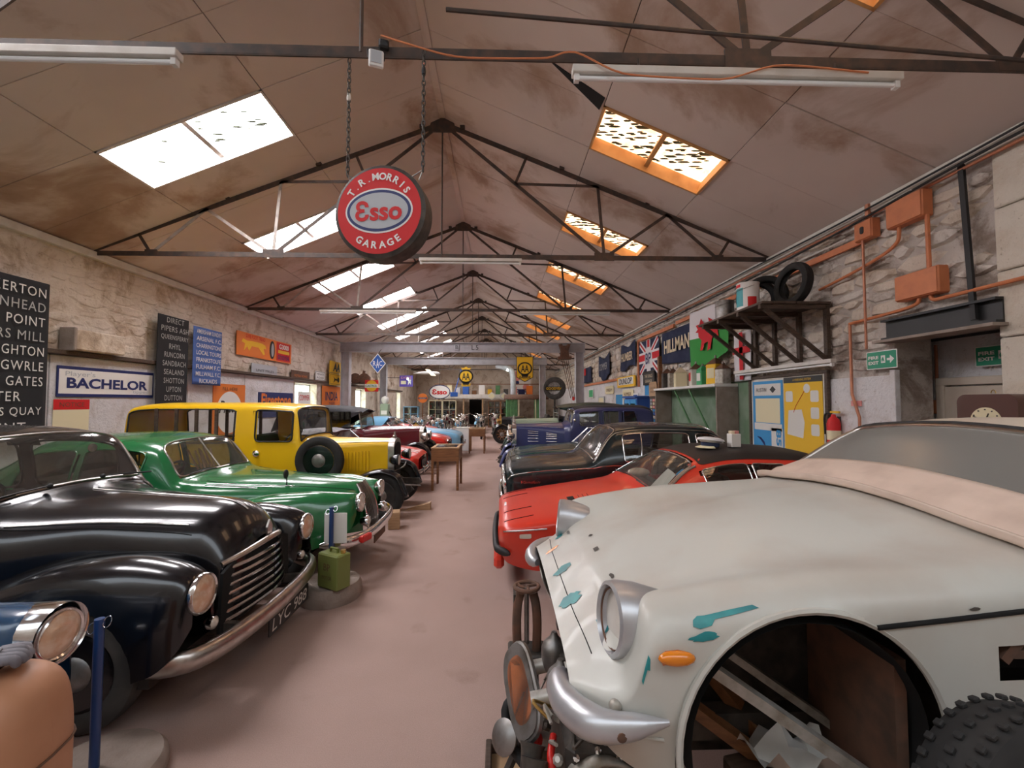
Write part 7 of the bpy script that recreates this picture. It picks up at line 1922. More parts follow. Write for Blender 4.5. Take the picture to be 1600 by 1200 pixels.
for s_, zt in ((-1, 1.16), (1, 1.16)):
    cx = s_ * .275
    n = 24; mb = MB()
    z0, z1 = .30, zt
    for k in range(n):
        zc = z0 + (z1 - z0) * (k + .5) / n; hl = (z1 - z0) / n * .68; wd = .012
        lk = [(cx + (wd * math.cos(t_) if k % 2 else 0), (0 if k % 2 else wd * math.cos(t_)), zc + hl * math.sin(t_)) for t_ in np.linspace(0, 2 * PI, 10, endpoint=False)]
        MB().tube(lk, .0042, 5, True).build('chain_link', M['grease'], es, 40)
    for q in (-.05, .05): MB().cyl((cx, 0, .31), (cx * .72 + q, 0, .24), .004, 5).build('chain_leg', M['steel'], es, 30)
    MB().lathe([(.0, 0), (.014, .01), (.016, .03), (.012, .06), (0, .065)], (cx, 0, .84 if s_ < 0 else .98), (0, 0, 1), 10).build('insulator', M['offwhite'] if s_ < 0 else M['rubber'], es, 40)
# far LED lamps
M['led'] = mat('led_lamp', (1, 1, 1), .3, emit=((.8, 1, .95), 60))
for (x, y, z, r_, lb) in ((.57, 30, 4.0, .07, 'bright round lamp glowing above the back of the hall'), (-5.2, 24.9, 3.1, .05, 'small bright lamp glowing beside the purple sign')):
    l_ = empty('led_lamp', (x, y, z), 0, lb, 'lamp'); MB().ball((0, 0, 0), r_, 12, 8).build('bulb', M['led'], l_, 50)
    MB().cyl((0, 0, r_), (0, 0, r_ + .08), .03, 10).build('lamp_cap', M['white'], l_, 30); MB().cyl((0, 0, r_ + .06), (0, 0, 2.05 if r_ > .06 else 1.85), .008, 6).build('cord', M['rubber'], l_, 30)

# =================================================================== things standing in the aisle and on cars
def barrier_post(x, y, h, label, plate=False, th=.1):
    p = empty('barrier_post', (x, y, 0), 0, label, 'post')
    MB().lathe([(0, 0), (.265, 0), (.28, th * .3), (.275, th * .7), (.255, th * .95), (0, th)], (0, 0, 0), (0, 0, 1), 36).build('concrete_base', M['concrete'], p, 40)
    MB().cyl((0, 0, th), (0, 0, h), .02, 14).build('pole', M['post_blue'], p, 40)
    for s_ in (-1, 1): MB().tube([(s_ * (.035 + .018 * math.cos(t_)), .01 * math.sin(t_), h - .035 - .0 + .022 * math.sin(t_) + (.02 if s_ > 0 else -.01)) for t_ in np.linspace(0, 2 * PI, 14, endpoint=False)], .0022, 5, True).build('rope_ring', M['chrome'], p, 40)
    if plate:
        c_ = MB().box((.03, .026, h - .2), (.21, .006, .28), .002).build('white_card', M['print_white'], p, 0)
    return p
barrier_post(-1.88, 2.15, .78, 'blue barrier post on a concrete base by the black saloon wheel')
barrier_post(-1.56, 4.15, .82, 'blue barrier post with a white card beside the green saloon bumper', True, .16)
pcn = empty('petrol_can', (-1.47, 3.99, .16), R(-30), 'dull green square petrol can standing against the second barrier post', 'can')
MB().box((0, 0, .15), (.26, .15, .30), .012).build('can_body', M['can_green'], pcn, 0)
MB().box((0, 0, .335), (.1, .02, .015), .004).build('can_handle', M['can_green'], pcn, 0)
for s_ in (-1, 1): MB().box((s_ * .045, 0, .315), (.012, .02, .04)).build('handle_leg', M['can_green'], pcn, 0)
MB().lathe([(.022, 0), (.022, .03), (0, .03)], (.09, .02, .30), (0, 0, 1), 12).build('can_cap', M['brass'], pcn, 40)
letters('BP', M['rust'], pcn, (.0, -.076, .19), (1, 0, 0), (0, 0, 1), width=.08, height=.06); letters('MOTOR', M['rust'], pcn, (0, -.076, .1), (1, 0, 0), (0, 0, 1), width=.12, height=.03)
# tan seat at the frame's corner
st_ = empty('leather_seat', (-1.40, 1.22, 0), R(8), 'tan leather seat back standing in the lower left corner', 'seat')
P = []
for z, w_, d_ in ((.02, .19, .12), (.3, .2, .13), (.6, .2, .14), (.85, .2, .14), (1.0, .185, .13), (1.06, .14, .10), (1.08, .06, .05)):
    P.append([(w_ * np.sign(math.cos(t_)) * abs(math.cos(t_))**.55, d_ * np.sign(math.sin(t_)) * abs(math.sin(t_))**.6, z) for t_ in np.linspace(0, 2 * PI, 25)])
Surf(P=np.array(P)).skin('seat_back', M['tan_leather'], st_, 5, 2, smooth=60)
MB().tube([(w_, d_, .86 - .05 * w_) for w_, d_ in [(.202 * np.sign(math.cos(t_)) * abs(math.cos(t_))**.55, .142 * np.sign(math.sin(t_)) * abs(math.sin(t_))**.6) for t_ in np.linspace(0, 2 * PI, 24, endpoint=False)]], .004, 5, True).build('seat_piping', M['leather_brown'], st_, 40)
gl = empty('grey_gloves', (-1.40, 1.17, 1.09), R(35), 'pair of grey cloth gloves lying on the tan seat back', 'gloves')
for q in (0, 1):
    g_ = MB().tube(curve([(-.16, .05 * q, .0), (-.06, .03 * q, .045 - .02 * q), (.02, .02 * q, .05 - .015 * q), (.09, .035 * q, .035 - .01 * q)], 14), np.interp(np.linspace(0, 1, 14), [0, .4, .75, 1], [.04, .045, .04, .03]), 12, flat=.6).build('glove', M['grey_cloth'], gl, 60)
    for j in range(4):
        y_ = .035 * q - .03 + .02 * j
        MB().tube(curve([(.08, y_, .035 - .01 * q), (.125, y_ * 1.1, .03 - .01 * q), (.15 - .012 * abs(j - 1.5), y_ * 1.15, .01 - .01 * q)], 8), [.013, .0135, .013, .0125, .012, .0115, .01, .006], 8).build('finger', M['grey_cloth'], g_, 60)
    MB().tube(curve([(.0, .04 * q - .04, .03), (.04, .04 * q - .065, .02), (.075, .04 * q - .07, .005)], 8), [.014, .015, .015, .014, .014, .012, .01, .006], 8).build('thumb', M['grey_cloth'], g_, 60)
# cap, card and box on the roof of the red coupe
cp = empty('peaked_cap', (2.25, 4.6, 1.325), R(25), 'white topped peaked cap lying on the black vinyl roof', 'cap')
MB().lathe([(.09, 0), (.095, .04), (.09, .045)], (0, 0, .0), (0, 0, 1), 28).build('cap_band', M['navy_cloth'], cp, 50)
MB().lathe([(.09, .04), (.135, .065), (.13, .085), (.06, .1), (0, .102)], (0, 0, 0), (.12, 0, 1), 28).build('cap_crown', M['white_cloth'], cp, 50)
MB().grid(np.array([[((.09 + .07 * k / 3) * math.cos(t_), (.09 + .05 * k / 3) * math.sin(t_), .012 - .006 * k) for k in range(4)] for t_ in np.linspace(PI * .65, PI * 1.35, 12)])).build('cap_peak', M['print_cream'], cp, 50)
bx = empty('carton', (2.48, 4.55, 1.325), R(10), 'small white carton beside the peaked cap', 'box')
MB().box((0, 0, .07), (.11, .08, .14), .004).build('carton_body', M['print_white'], bx, 0)
for q, mm in ((-.025, 'letter_cream'), (.025, 'print_pink')): MB().box((q, .0, .155), (.04, .05, .03), .003).build('carton_flap', M[mm], bx, 0)
# display tables
def display_table(x, y, rz, label, sc=1.0):
    t_ = empty('display_table', (x, y, 0), rz, label, 'table', 'glass-topped display tables')
    w_, d_, h_ = .56 * sc, .82, .86
    for (a, b) in ((-1, -1), (1, -1), (1, 1), (-1, 1)): MB().box((a * (w_ / 2 - .025), b * (d_ / 2 - .025), .3), (.05, .05, .6), .004).build('leg', M['wood'], t_, 0)
    for b in (-1, 1): MB().box((0, b * (d_ / 2 - .012), .72), (w_, .024, .26), .004).build('side_board', M['wood'], t_, 0)
    for a in (-1, 1): MB().box((a * (w_ / 2 - .012), 0, .72), (.024, d_ - .05, .26), .004).build('end_board', M['wood'], t_, 0)
    MB().box((0, 0, .60), (w_ - .05, d_ - .05, .02)).build('case_floor', M['white'], t_, 0)
    for b in (-1, 1): MB().box((0, b * (d_ / 2 - .03), .86), (w_ + .02, .06, .025), .004).build('top_rail', M['wood_pale'], t_, 0)
    for a in (-1, 1): MB().box((a * (w_ / 2 - .03), 0, .86), (.06, d_ - .1, .025), .004).build('top_rail', M['wood_pale'], t_, 0)
    MB().box((0, 0, .862), (w_ - .1, d_ - .1, .006)).build('glass_top', M['glass'], t_, 0)
    rt_ = random.Random(int(y))
    for k in range(9): MB().box((rt_.uniform(-.17, .17) * sc, rt_.uniform(-.3, .3), .615), (.1, .13, .006), 0, Matrix.Rotation(rt_.uniform(-.3, .3), 3, 'Z')).build('exhibit_card', M[rt_.choice(('print_blue', 'print_cream', 'print_white', 'sign_grey', 'sign_red'))], t_, 0)
display_table(-1.1, 9.35, 0, 'nearer glass-topped wooden display table in the aisle')
display_table(-.78, 15.7, 0, 'farther glass-topped wooden display table near the motorcycles', 1.0)
wb_ = empty('white_bin', (-1.35, 16.3, 0), 0, 'white box standing behind the farther display table', 'box'); MB().box((0, 0, .42), (.5, .4, .84), .02).build('bin_body', M['white'], wb_, 0); MB().box((0, 0, .85), (.52, .42, .03), .01).build('bin_lid', M['offwhite'], wb_, 0)
ch = MB().prism([(-.2, 0), (.2, 0), (.2, .12)], .14, (-1.35, 7.5, 0), (1, 0, 0), (0, 0, 1)).build('wheel_chock', M['wood_pale'], None, 0, label='pale wooden wedge on the floor by the van wheel', cat='chock')
bk = empty('wood_block', (-1.5, 6.35, 0), .2, 'small wooden box on the floor beside the van tyre', 'box'); MB().box((0, 0, .12), (.16, .2, .24), .006).build('block_body', M['wood_pale'], bk, 0); MB().lathe([(.015, 0), (.015, .002)], (.081, 0, .14), (1, 0, 0), 10).build('block_hole', M['shadow_gap'], bk, 0)

# =================================================================== hanging signs further down the hall
rc_ = empty('diamond_sign', (-4.84, 17.45, 3.33), 0, 'blue diamond sign with white letters hung by the first gantry', 'sign')
MB().prism([(0, -.40), (.32, 0), (0, .40), (-.32, 0)], .03, (0, .015, 0)).build('board', M['sign_white'], rc_, 0)
MB().prism([(0, -.36), (.285, 0), (0, .36), (-.285, 0)], .002, (0, -.015, 0)).build('print_panel', M['sign_blue'], rc_, 0)
for t_, x_, h_ in (('R', -.125, .2), ('A', 0, .36), ('C', .125, .2)): letters(t_, M['sign_white'], rc_, (x_, -.02, 0), (1, 0, 0), (0, 0, 1), width=.115, height=h_, bold=.015)
MB().bar((0, .02, .38), (0, .5, .62), .02, .02).build('bracket', M['grease'], rc_, 0)
def aa_emblem(root, y, s_, black='sign_black'):
    ring = lambda r_, m, q: MB().prism([(r_ * 1.12 * math.cos(t_) * s_, r_ * math.sin(t_) * s_) for t_ in np.linspace(0, 2 * PI, 36, endpoint=False)], .002, (0, y - q, 0)).build('print_ring', M[m], root, 0)
    ring(.5, black, 0); ring(.4, 'sign_yellow', .002); letters('AA', M[black], root, (0, y - .006, 0), (1, 0, 0), (0, 0, 1), width=.6 * s_, height=.55 * s_, bold=.02)
    MB().prism([(-.2 * s_, -.62 * s_), (.2 * s_, -.62 * s_), (.3 * s_, -.42 * s_), (-.3 * s_, -.42 * s_)], .002, (0, y, 0)).build('print_foot', M[black], root, 0)
ag = empty('garage_shield', (1.4, 23.75, 3.62), 0, 'yellow shield sign with a black AA badge over the word GARAGE', 'sign')
MB().prism([(-.46, .66), (-.46, -.48), (0, -.74), (.46, -.48), (.46, .66)][::-1], .04, (0, .02, 0)).build('board', M['sign_black'], ag, 0)
MB().prism([(-.43, .63), (-.43, -.46), (0, -.70), (.43, -.46), (.43, .63)][::-1], .002, (0, -.022, 0)).build('print_panel', M['sign_yellow'], ag, 0)
aa_emblem(ag, -.025, .72); letters('GARAGE', M['sign_black'], ag, (0, -.03, -.48), (1, 0, 0), (0, 0, 1), width=.62, height=.13, bold=.03)
MB().bar((0, .03, .5), (0, .4, .5), .04, .04).build('bracket', M['grease'], ag, 0)
ar = empty('round_motoring_sign', (-2.06, 27, 3.38), 0, 'round black and yellow AA sign hung from the roof at the back', 'sign')
MB().cyl((0, .02, 0), (0, .0, 0), .44, 40).build('board', M['sign_black'], ar, 0); aa_emblem(ar, -.004, .82)
MB().prism([(-.26, .42), (.26, .42), (.32, .58), (.16, .5), (0, .62), (-.16, .5), (-.32, .58)], .02, (0, .02, 0)).build('crown', M['sign_yellow'], ar, 0)
MB().prism([(-.25, -.62), (.25, -.62), (.3, -.44), (-.3, -.44)], .02, (0, .02, 0)).build('foot_plate', M['sign_yellow'], ar, 0); letters('HOTEL', M['sign_black'], ar, (0, -.003, -.53), (1, 0, 0), (0, 0, 1), width=.4, height=.1)
MB().cyl((0, .01, .45), (0, .01, 2.9), .01, 6).build('hanger', M['truss'], ar, 0)
eo = empty('oval_fuel_sign', (-4.03, 29.6, 2.48), 0, 'white oval sign with red Esso letters above the cream cabinets', 'sign')
for r1, r2, m, q in ((.72, .48, 'sign_navy', 0), (.66, .43, 'sign_white', .022)): MB().prism([(r1 * math.cos(t_), r2 * math.sin(t_)) for t_ in np.linspace(0, 2 * PI, 40, endpoint=False)], .02, (0, -q, 0)).build('board', M[m], eo, 0)
letters('\u0190sso', M['sign_red'], eo, (0, -.045, 0), (1, 0, 0), (0, 0, 1), width=1.0, height=.36, bold=.04)
for s_ in (-1, 0, 1): MB().cyl((s_ * .3, .0, -.36), (s_ * .3, .0, -.5), .03, 8).build('foot', M['grease'], eo, 0)
MB().bar((0, 0, .4), (0, 0, 2.97), .03, .03).build('stay', M['grease'], eo, 0)
cs = empty('fuel_sign', (-5.55, 19.1, 2.5), 0, 'red and white rectangular oil sign with a yellow disc by the first gantry', 'sign')
MB().box((0, 0, 0), (.58, .03, .5), .004).build('board', M['sign_red'], cs, 0); MB().cyl((0, -.016, 0), (0, -.018, 0), .24, 30).build('print_disc', M['sign_yellow'], cs, 0); MB().box((0, -.02, 0), (.56, .004, .16)).build('print_band', M['sign_white'], cs, 0)
letters('CASTROL', M['sign_green'], cs, (0, -.024, 0), (1, 0, 0), (0, 0, 1), width=.5, height=.1, bold=.03); MB().bar((-.2, 0, 0), (-1.22, 0, 0), .03, .03).build('bracket', M['grease'], cs, 0)
re_ = empty('wall_engine', (-6.3, 20.3, 2.62), 0, 'rusty red old engine on the ledge behind the first gantry', 'engine')
MB().box((0, 0, .22), (.5, .8, .36), .06).build('engine_block', M['rust'], re_, 30)
for s_ in (-1, 1): MB().lathe([(0, 0), (.22, 0), (.24, .03), (.24, .07), (.1, .1), (0, .1)], (s_ * .2, -.42, .24), (0, -1, 0), 22).build('flywheel', M['rust'], re_, 40)
MB().cyl((.0, 0, .38), (.05, .02, .62), .06, 12).build('funnel', M['rust'], re_, 30); MB().box((0, 0, .0), (.9, 1.2, .05)).build('bearer', M['wood_dark'], re_, 0)
pu = empty('battery_sign', (-5.5, 25.9, 3.03), 0, 'purple sign with a small white figure near the back', 'sign')
MB().box((0, 0, 0), (.78, .03, .66), .004).build('board', M['sign_purple'], pu, 0); letters('EXIDE', M['print_pink'], pu, (0, -.017, .2), (1, 0, 0), (0, 0, 1), width=.6, height=.12)
MB().box((-.16, -.017, -.08), (.3, .004, .2)).build('print_battery', M['print_cream'], pu, 0); MB().prism([(.1, -.25), (.2, -.1), (.28, -.22), (.26, .0), (.3, .08), (.2, .1), (.12, .0)], .002, (0, -.016, 0)).build('print_figure', M['print_white'], pu, 0)
MB().bar((-.3, 0, .2), (-1.25, 0, .2), .03, .03).build('bracket', M['grease'], pu, 0)
gu = empty('globe_sign', (-5.1, 29.2, 0), 0, 'orange round oil sign on a stand beside the cream cabinets', 'sign')
MB().cyl((0, .03, 2.05), (0, -.03, 2.05), .32, 32).build('board', M['sign_orange'], gu, 40); MB().box((0, -.033, 2.05), (.56, .006, .1)).build('print_band', M['sign_navy'], gu, 0); letters('GULF', M['sign_white'], gu, (0, -.038, 2.05), (1, 0, 0), (0, 0, 1), width=.4, height=.08)
MB().cyl((0, 0, 0.03), (0, 0, 1.75), .04, 10).build('pole', M['wood'], gu, 30); MB().cyl((0, 0, 0), (0, 0, .04), .25, 20).build('base', M['grease'], gu, 30)
gy = empty('tyre_sign', (2.63, 20.6, 2.45), 0, 'large tyre advertisement with a yellow band beside the gantry column', 'sign')
MB().lathe([(.3, -.1), (.42, -.13), (.52, -.1), (.54, 0), (.52, .1), (.42, .13), (.3, .1), (.34, 0)], (0, 0, 0), (-.35, -1, 0), 40, True).build('tyre', M['tyre_dusty'], gy, 40)
MB().lathe([(0, 0), (.32, .02), (.3, .08), (.12, .05), (0, .05)], (0, 0, 0), (-.35, -1, 0), 32).build('rim', M['steel'], gy, 40)
MB().box((0, -.2, -.02), (1.0, .02, .17), .004).build('name_band', M['sign_black'], gy, 0); letters('GOODYEAR', M['sign_yellow'], gy, (0, -.212, -.02), (1, 0, 0), (0, 0, 1), width=.85, height=.12, bold=.03)
MB().bar((0, 0, -.5), (0, 0, -2.45), .08, .08).build('stand', M['grease'], gy, 0)
# chain hoist hanging from the gantry
ho = empty('chain_hoist', (2.68, 17.75, 3.9), 0, 'rusty brown chain hoist hanging from the nearer gantry beam', 'hoist')
MB().prism([(-.18, -.3), (.18, -.3), (.16, 0), (.24, .26), (.12, .28), (.08, .2), (-.08, .2), (-.12, .28), (-.24, .26), (-.16, 0)], .2, (0, .1, 0)).build('hoist_body', M['rust'], ho, 0)
MB().box((0, 0, -.3), (.56, .3, .12), .02).build('trolley', M['rust'], ho, 0)
for k, (a, b) in enumerate(((-.12, .25), (-.04, .32), (.06, .36), (.14, .42))): MB().tube([(a, 0, -.34), (a + (b - a) * .5, 0, -1.1), (b, 0, -1.95)], .014, 5).build('chain', M['rust'], ho, 30)
MB().lathe([(0, 0), (.05, .02), (.06, .08), (.03, .16), (0, .17)], (.36, 0, -2.05), (0, 0, 1), 12).build('hook_block', M['red_plastic'], ho, 40); MB().bar((0, .1, .1), (0, .3, .25), .1, .06).build('beam_clamp', M['rust'], ho, 0)

# =================================================================== motorcycles
def motorcycle(tank, label=None):
    b = empty('motorcycle', (0, 0, 0), 0, label, 'motorcycle', 'motorcycles parked in front of the back wall')
    for x in (.68, -.68):
        w_ = MB().lathe([(.25, -.04), (.31, -.045), (.33, 0), (.31, .045), (.25, .04)], (x, 0, .33), (0, 1, 0), 22, True).build('wheel', M['tyre'], b, 40)
        MB().lathe([(.25, -.03), (.235, -.03), (.235, .03), (.25, .03)], (x, 0, .33), (0, 1, 0), 22, True).build('rim', M['chrome'], w_, 40)
        sp = MB()
        for k in range(10): a = 2 * PI * k / 10; sp.cyl((x, .03 * (-1)**k, .33), (x + .24 * math.cos(a), 0, .33 + .24 * math.sin(a)), .003, 3)
        sp.build('spokes', M['chrome'], w_, 0); MB().cyl((x, -.07, .33), (x, .07, .33), .05, 10).build('hub', M['alloy'], w_, 30)
        strip_wing(b, [(x + .3, .52), (x + .15, .67), (x, .70), (x - .18, .65), (x - .33, .46)], 0, .13, tank, .02, 'mudguard', 12, 1, .006)
    MB().tube([(.52, 0, .98), (.3, 0, .72), (.25, 0, .32), (-.25, 0, .32), (-.3, 0, .74), (.5, 0, .9)], .018, 6).build('frame', M['black_paint'], b, 40)
    for s_ in (-1, 1):
        MB().cyl((.68, s_ * .06, .33), (.5, s_ * .06, 1.0), .02, 8).build('fork_leg', M['chrome'], b, 30); MB().cyl((-.68, s_ * .07, .36), (-.4, s_ * .09, .74), .025, 8).build('shock_absorber', M['chrome'], b, 30)
    e_ = MB().box((.0, 0, .42), (.36, .2, .22), .05).build('engine', M['alloy'], b, 30)
    for k in range(5): MB().box((.06, 0, .55 + .03 * k), (.17, .17, .014), .004).build('cooling_fin', M['steel'], e_, 0)
    P = np.array([[(x, w_ * np.sign(math.cos(t_)) * abs(math.cos(t_))**.7, .82 + h_ * np.sign(math.sin(t_)) * abs(math.sin(t_))**.7) for t_ in np.linspace(0, 2 * PI, 17)] for x, w_, h_ in ((.42, .02, .02), (.4, .1, .09), (.2, .15, .12), (-.05, .12, .09), (-.14, .06, .05), (-.15, .01, .01))])
    Surf(P=P).skin('fuel_tank', M[tank], b, 3, 1, smooth=60)
    MB().box((-.42, 0, .83), (.58, .24, .1), .045).build('saddle', M['vinyl'], b, 40)
    MB().tube(curve([(.3, -.38, 1.06), (.42, -.3, 1.08), (.52, -.08, 1.0), (.52, .08, 1.0), (.42, .3, 1.08), (.3, .38, 1.06)], 18), .013, 6).build('handlebar', M['chrome'], b, 40)
    headlamp(b, (.72, 0, .95), (1, 0, 0), .085, 'chrome', 'lens', .14)
    MB().tube(curve([(.12, .1, .55), (.28, .14, .4), (.1, .15, .25), (-.4, .15, .27), (-.9, .16, .32)], 18), np.interp(np.linspace(0, 1, 18), [0, .5, .6, 1], [.018, .02, .04, .04]), 8).build('exhaust', M['chrome'], b, 40)
    return b
protos = [motorcycle(t_) for t_ in ('black_paint', 'silver_paint', 'maroon_paint', 'sky_blue_paint')]
rm = random.Random(12)
spots = []
for row, (yy, xa, xb, n) in enumerate(((19.4, -4.7, -1.8, 4), (21.9, -4.9, -.9, 5), (25.6, -4.9, -.3, 6), (28.2, -3.2, -.1, 4))):
    for k in range(n): spots.append((xa + (xb - xa) * k / (n - 1), yy + rm.uniform(-.12, .12), R(-90) + rm.uniform(-.16, .1), row, k, n))
rown = ['front', 'second', 'third', 'back']; used = [False] * 4
tn = ['black', 'silver', 'dark red', 'pale blue']
for i, (x, y, a, row, k, n) in enumerate(spots):
    c = rm.randrange(4)
    b = protos[c] if not used[c] else copy_tree(protos[c]); used[c] = True
    b.location = (x, y, 0); b.rotation_euler = (0, 0, a)
    b['label'] = 'motorcycle with %s tank in the %s row, %s from the left' % (tn[c], rown[row], ORD[k].replace('nearest', 'first'))
for c in range(4):
    if not used[c]: protos[c].location = (-3.8 + c * .5, 30.2, 0)

# =================================================================== the back of the hall
def glazed_cabinet(x, y, w_, h_, m, label, doors=2, rows=3, back='wood_dark'):
    c = empty('glazed_cabinet', (x, y, 0), 0, label, 'cabinet')
    MB().box((0, .2, h_ / 2), (w_, .03, h_)).build('cabinet_back', M[back], c, 0)
    for s_ in (-1, 1): MB().box((s_ * (w_ / 2 - .02), 0, h_ / 2), (.04, .4, h_)).build('cabinet_side', M[m], c, 0)
    for z in (.04, h_ - .03): MB().box((0, 0, z), (w_, .42, .06)).build('cabinet_shelf', M[m], c, 0)
    for k in range(1, rows): MB().box((0, .02, h_ * k / rows), (w_ - .08, .34, .025)).build('cabinet_shelf', M[m], c, 0)
    r_ = random.Random(int(x * 10))
    for d in range(doors):
        dx = -w_ / 2 + w_ * (d + .5) / doors; dw = w_ / doors
        f = MB()
        for s_ in (-1, 1): f.box((dx + s_ * (dw / 2 - .03), -.21, h_ / 2), (.06, .03, h_))
        for z in (.03, h_ - .03): f.box((dx, -.21, z), (dw, .03, .06))
        f.box((dx, -.21, h_ / 2), (.03, .025, h_))
        for k in range(1, rows): f.box((dx, -.21, h_ * k / rows), (dw, .025, .03))
        f = f.build('cabinet_door', M[m], c, 0); MB().box((dx, -.2, h_ / 2), (dw - .06, .004, h_ - .06)).build('door_pane', M['glass'], f, 0)
    for k in range(rows):
        for j in range(int(w_ * 4)):
            hh = r_.uniform(.1, .3); MB().box((-w_ / 2 + .15 + j * .25, .02, h_ * k / rows + .05 + hh / 2), (r_.uniform(.08, .18), .14, hh), .01).build('exhibit', M[r_.choice(('print_cream', 'rust', 'sign_grey', 'brass', 'sign_red', 'white', 'can_green'))], c, 0)
glazed_cabinet(-4.0, 31, 1.95, 1.92, 'print_cream', 'cream glazed cabinet with small panes under the oval sign')
glazed_cabinet(.1, 31, 1.75, 1.9, 'wood', 'brown open-fronted cabinet full of models on the right of the back doorway', 2, 4)
glazed_cabinet(-5.9, 29.5, 1.0, 1.5, 'sky_blue_paint', 'pale blue glass show case left of the cream cabinet', 1, 3)
gp = empty('green_pump', (-6.0, 23.1, 0), 0, 'sage green petrol pump with a white plate beside the far window', 'pump')
MB().box((0, 0, .85), (.42, .4, 1.7), .03).build('pump_body', M['sage_paint'], gp, 30); MB().box((0, -.21, 1.25), (.3, .01, .2)).build('pump_plate', M['white'], gp, 0); MB().lathe([(.1, 0), (.16, .1), (.2, .22), (.16, .34), (0, .42)], (0, 0, 1.7), (0, 0, 1), 20).build('pump_globe', M['white'], gp, 50)
MB().tube(curve([(.21, 0, 1.3), (.34, -.05, 1.0), (.3, -.05, .5), (.22, 0, .7)], 16), .025, 8).build('pump_hose', M['rubber'], gp, 40)
dk = MB().box((-1.95, Y1 - .05, 1.0), (1.0, .06, 2.0)).build('door_3', M['soot_and_hole'], None, 0); dk['kind'] = 'structure'
# mezzanine with stored objects
mz = empty('mezzanine', (0, 0, 0), kind='structure'); MB().box((-.9, 33.6, 2.25), (7.6, 3.6, .14)).build('deck', M['wood_pale'], mz, 0); MB().box((-.9, 31.8, 2.2), (7.6, .06, .3)).build('fascia', M['offwhite'], mz, 0)
for x in (-4.4, -2.6, -1.2, 1.0, 2.7): MB().box((x, 31.9, 1.1), (.12, .12, 2.15)).build('deck_post', M['wood_pale'], mz, 0)
MB().box((-.9, 31.85, 3.1), (7.6, .06, .06)).build('handrail', M['wood'], mz, 0)
rz_ = random.Random(77)
lab_c = ['rust red', 'cream', 'grey', 'blue', 'brown', 'white', 'yellow', 'green', 'black', 'pink', 'navy', 'orange']
for k, (mm, nm) in enumerate(zip(('rust', 'print_cream', 'sign_grey', 'sign_blue', 'wood', 'white', 'sign_yellow', 'hut_green', 'grease', 'print_pink', 'sign_navy', 'sign_orange'), lab_c)):
    hh = rz_.uniform(.3, .8); bx = empty('storage_box', (-4.3 + .6 * k, 32.5 + rz_.uniform(0, .8), 2.32), 0, '%s box stored on the deck at the back of the hall' % nm, 'box', 'boxes on the back deck')
    ww = rz_.uniform(.3, .5); MB().box((0, 0, hh / 2), (ww, .4, hh), .02).build('box_body', M[mm], bx, 0); MB().box((0, 0, hh + .015), (ww + .03, .43, .03), .005).build('box_lid', M[mm], bx, 0)
for k, (x, m_) in enumerate(((-.55, 'print_white'), (.35, 'sign_grey'))):
    ds = empty('diamond_plate', (x, 31.72, 2.22), 0, ('pale' if k == 0 else 'grey') + ' diamond plate fixed to the deck edge at the back', 'sign'); MB().prism([(0, -.3), (.34, 0), (0, .3), (-.34, 0)], .02, (0, .02, 0)).build('board', M[m_], ds, 0); MB().prism([(0, -.24), (.27, 0), (0, .24), (-.27, 0)], .002, (0, -.001, 0)).build('print_panel', M['print_cream'], ds, 0)
ps = empty('petrol_poster', (1.7, 33.9, 3.3), 0, 'large white poster with red discs high on the back wall', 'poster'); MB().box((0, 0, 0), (1.5, .03, 1.8)).build('board', M['sign_white'], ps, 0)
for x, z, r_, m_ in ((-.35, .5, .38, 'print_pink'), (.35, .42, .34, 'sign_grey'), (.4, -.35, .26, 'print_pink'), (-.3, .0, .16, 'sign_navy')): MB().cyl((x, -.016, z), (x, -.02, z), r_, 24).build('print_disc', M[m_], ps, 0)
for z in (-.55, -.72): MB().box((0, -.018, z), (1.3, .004, .08)).build('print_band', M['sign_navy'], ps, 0)
MB().bar((0, .02, -.9), (0, .02, -1.0), .1, .04).build('foot', M['wood'], ps, 0)
dc = MB().tube(curve([(-.2, 31.6, 4.4), (.3, 31.4, 4.3), (.9, 31.2, 4.0), (1.0, 31.1, 3.2), (1.0, 31.1, 2.3)], 24), .2, 14).build('flue_duct', M['girder'], None, 40, label='grey bent metal duct at the back of the hall', cat='duct')
pl = empty('model_aeroplane', (-4.6, 28, 3.6), R(20), 'white model aeroplane hung above the back of the hall', 'model'); MB().tube(curve([(-.9, 0, 0), (-.3, 0, .05), (.5, 0, .06), (.8, 0, .03)], 14), np.interp(np.linspace(0, 1, 14), [0, .3, .8, 1], [.03, .09, .1, .03]), 10).build('fuselage', M['white'], pl, 50)
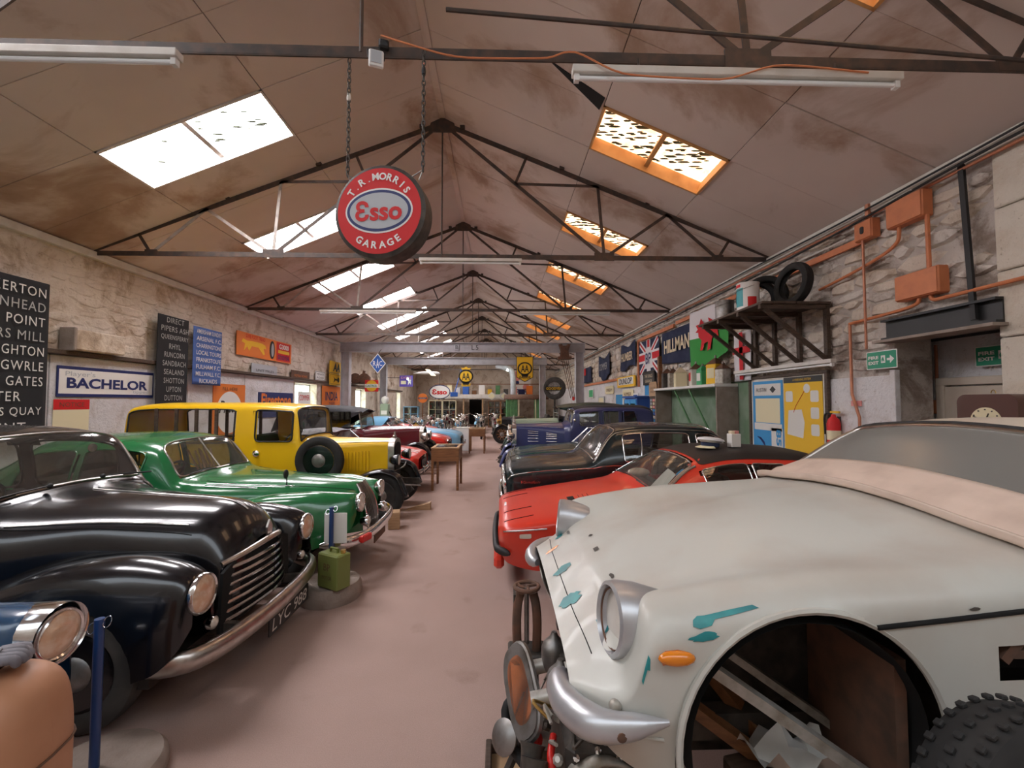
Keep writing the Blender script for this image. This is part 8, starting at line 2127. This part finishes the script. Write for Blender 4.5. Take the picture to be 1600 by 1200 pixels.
MB().box((.2, 0, .08), (.3, 2.2, .03), .01, Matrix.Rotation(.25, 3, 'X')).build('wing', M['print_cream'], pl, 0); MB().box((-.8, 0, .1), (.18, .6, .02)).build('tailplane', M['white'], pl, 0); MB().cyl((.1, 0, .1), (.1, 0, 1.655), .012, 5).build('hanging_wire', M['truss'], pl, 0)
# blue and brown items high at the back
wr_ = empty('wooden_propeller', (-3.0, 29, 3.5), R(10), 'blue handled oar shape propped at the back under the round badge', 'oar'); MB().bar((0, 0, -1.25), (.5, .1, .5), .08, .05, bev=.01).build('shaft', M['sign_blue'], wr_, 0); MB().box((.0, 0, -1.2), (.5, .06, .3), .03).build('blade', M['sign_blue'], wr_, 0); MB().cyl((.5, .1, .5), (.5, .1, 2.6), .006, 5).build('hanging_wire', M['truss'], wr_, 0)
# green hut with curved roof
ht = empty('green_hut', (1.55, 26.2, 0), 0, 'green railway-style hut with a curved brown roof', 'hut')
for k in range(14): MB().box((-1.05 + .16 * k, -1.05, 1.2), (.15, .03, 1.6), .004).build('plank', M['hut_green'], ht, 0) if not 4 <= k <= 9 else None
for k in range(13): MB().box((-1.12, -.95 + .16 * k, 1.2), (.03, .15, 1.6), .004).build('plank', M['hut_green'], ht, 0)
MB().box((1.15, 0, 1.2), (.03, 2.1, 1.6)).build('end_wall', M['hut_green'], ht, 0); MB().box((0, .0, .42), (2.3, 2.1, .08)).build('hut_floor', M['wood_dark'], ht, 0)
for x in (-.42, .55): MB().box((x, -1.06, 1.2), (.06, .05, 1.6)).build('door_jamb', M['print_cream'], ht, 0)
G = np.array([[(x, 1.22 * math.sin(a), 1.95 + .3 * math.cos(a)) for a in np.linspace(-PI / 2, PI / 2, 14)] for x in (-1.25, 1.3)])
o = MB().grid(G).build('curved_roof', M['rust'], ht, 40); md = o.modifiers.new('thickness', 'SOLIDIFY'); md.thickness = .03
for (a, b) in ((-.8, -.8), (.8, -.8), (.8, .8), (-.8, .8)): MB().lathe([(.0, -.03), (.18, -.03), (.2, 0), (.18, .03), (0, .03)], (a, b, .2), (0, 1, 0), 18).build('hut_wheel', M['grease'], ht, 30)
for b in (-.8, .8): MB().bar((-1, b, .36), (1, b, .36), .08, .08).build('hut_bearer', M['grease'], ht, 0)
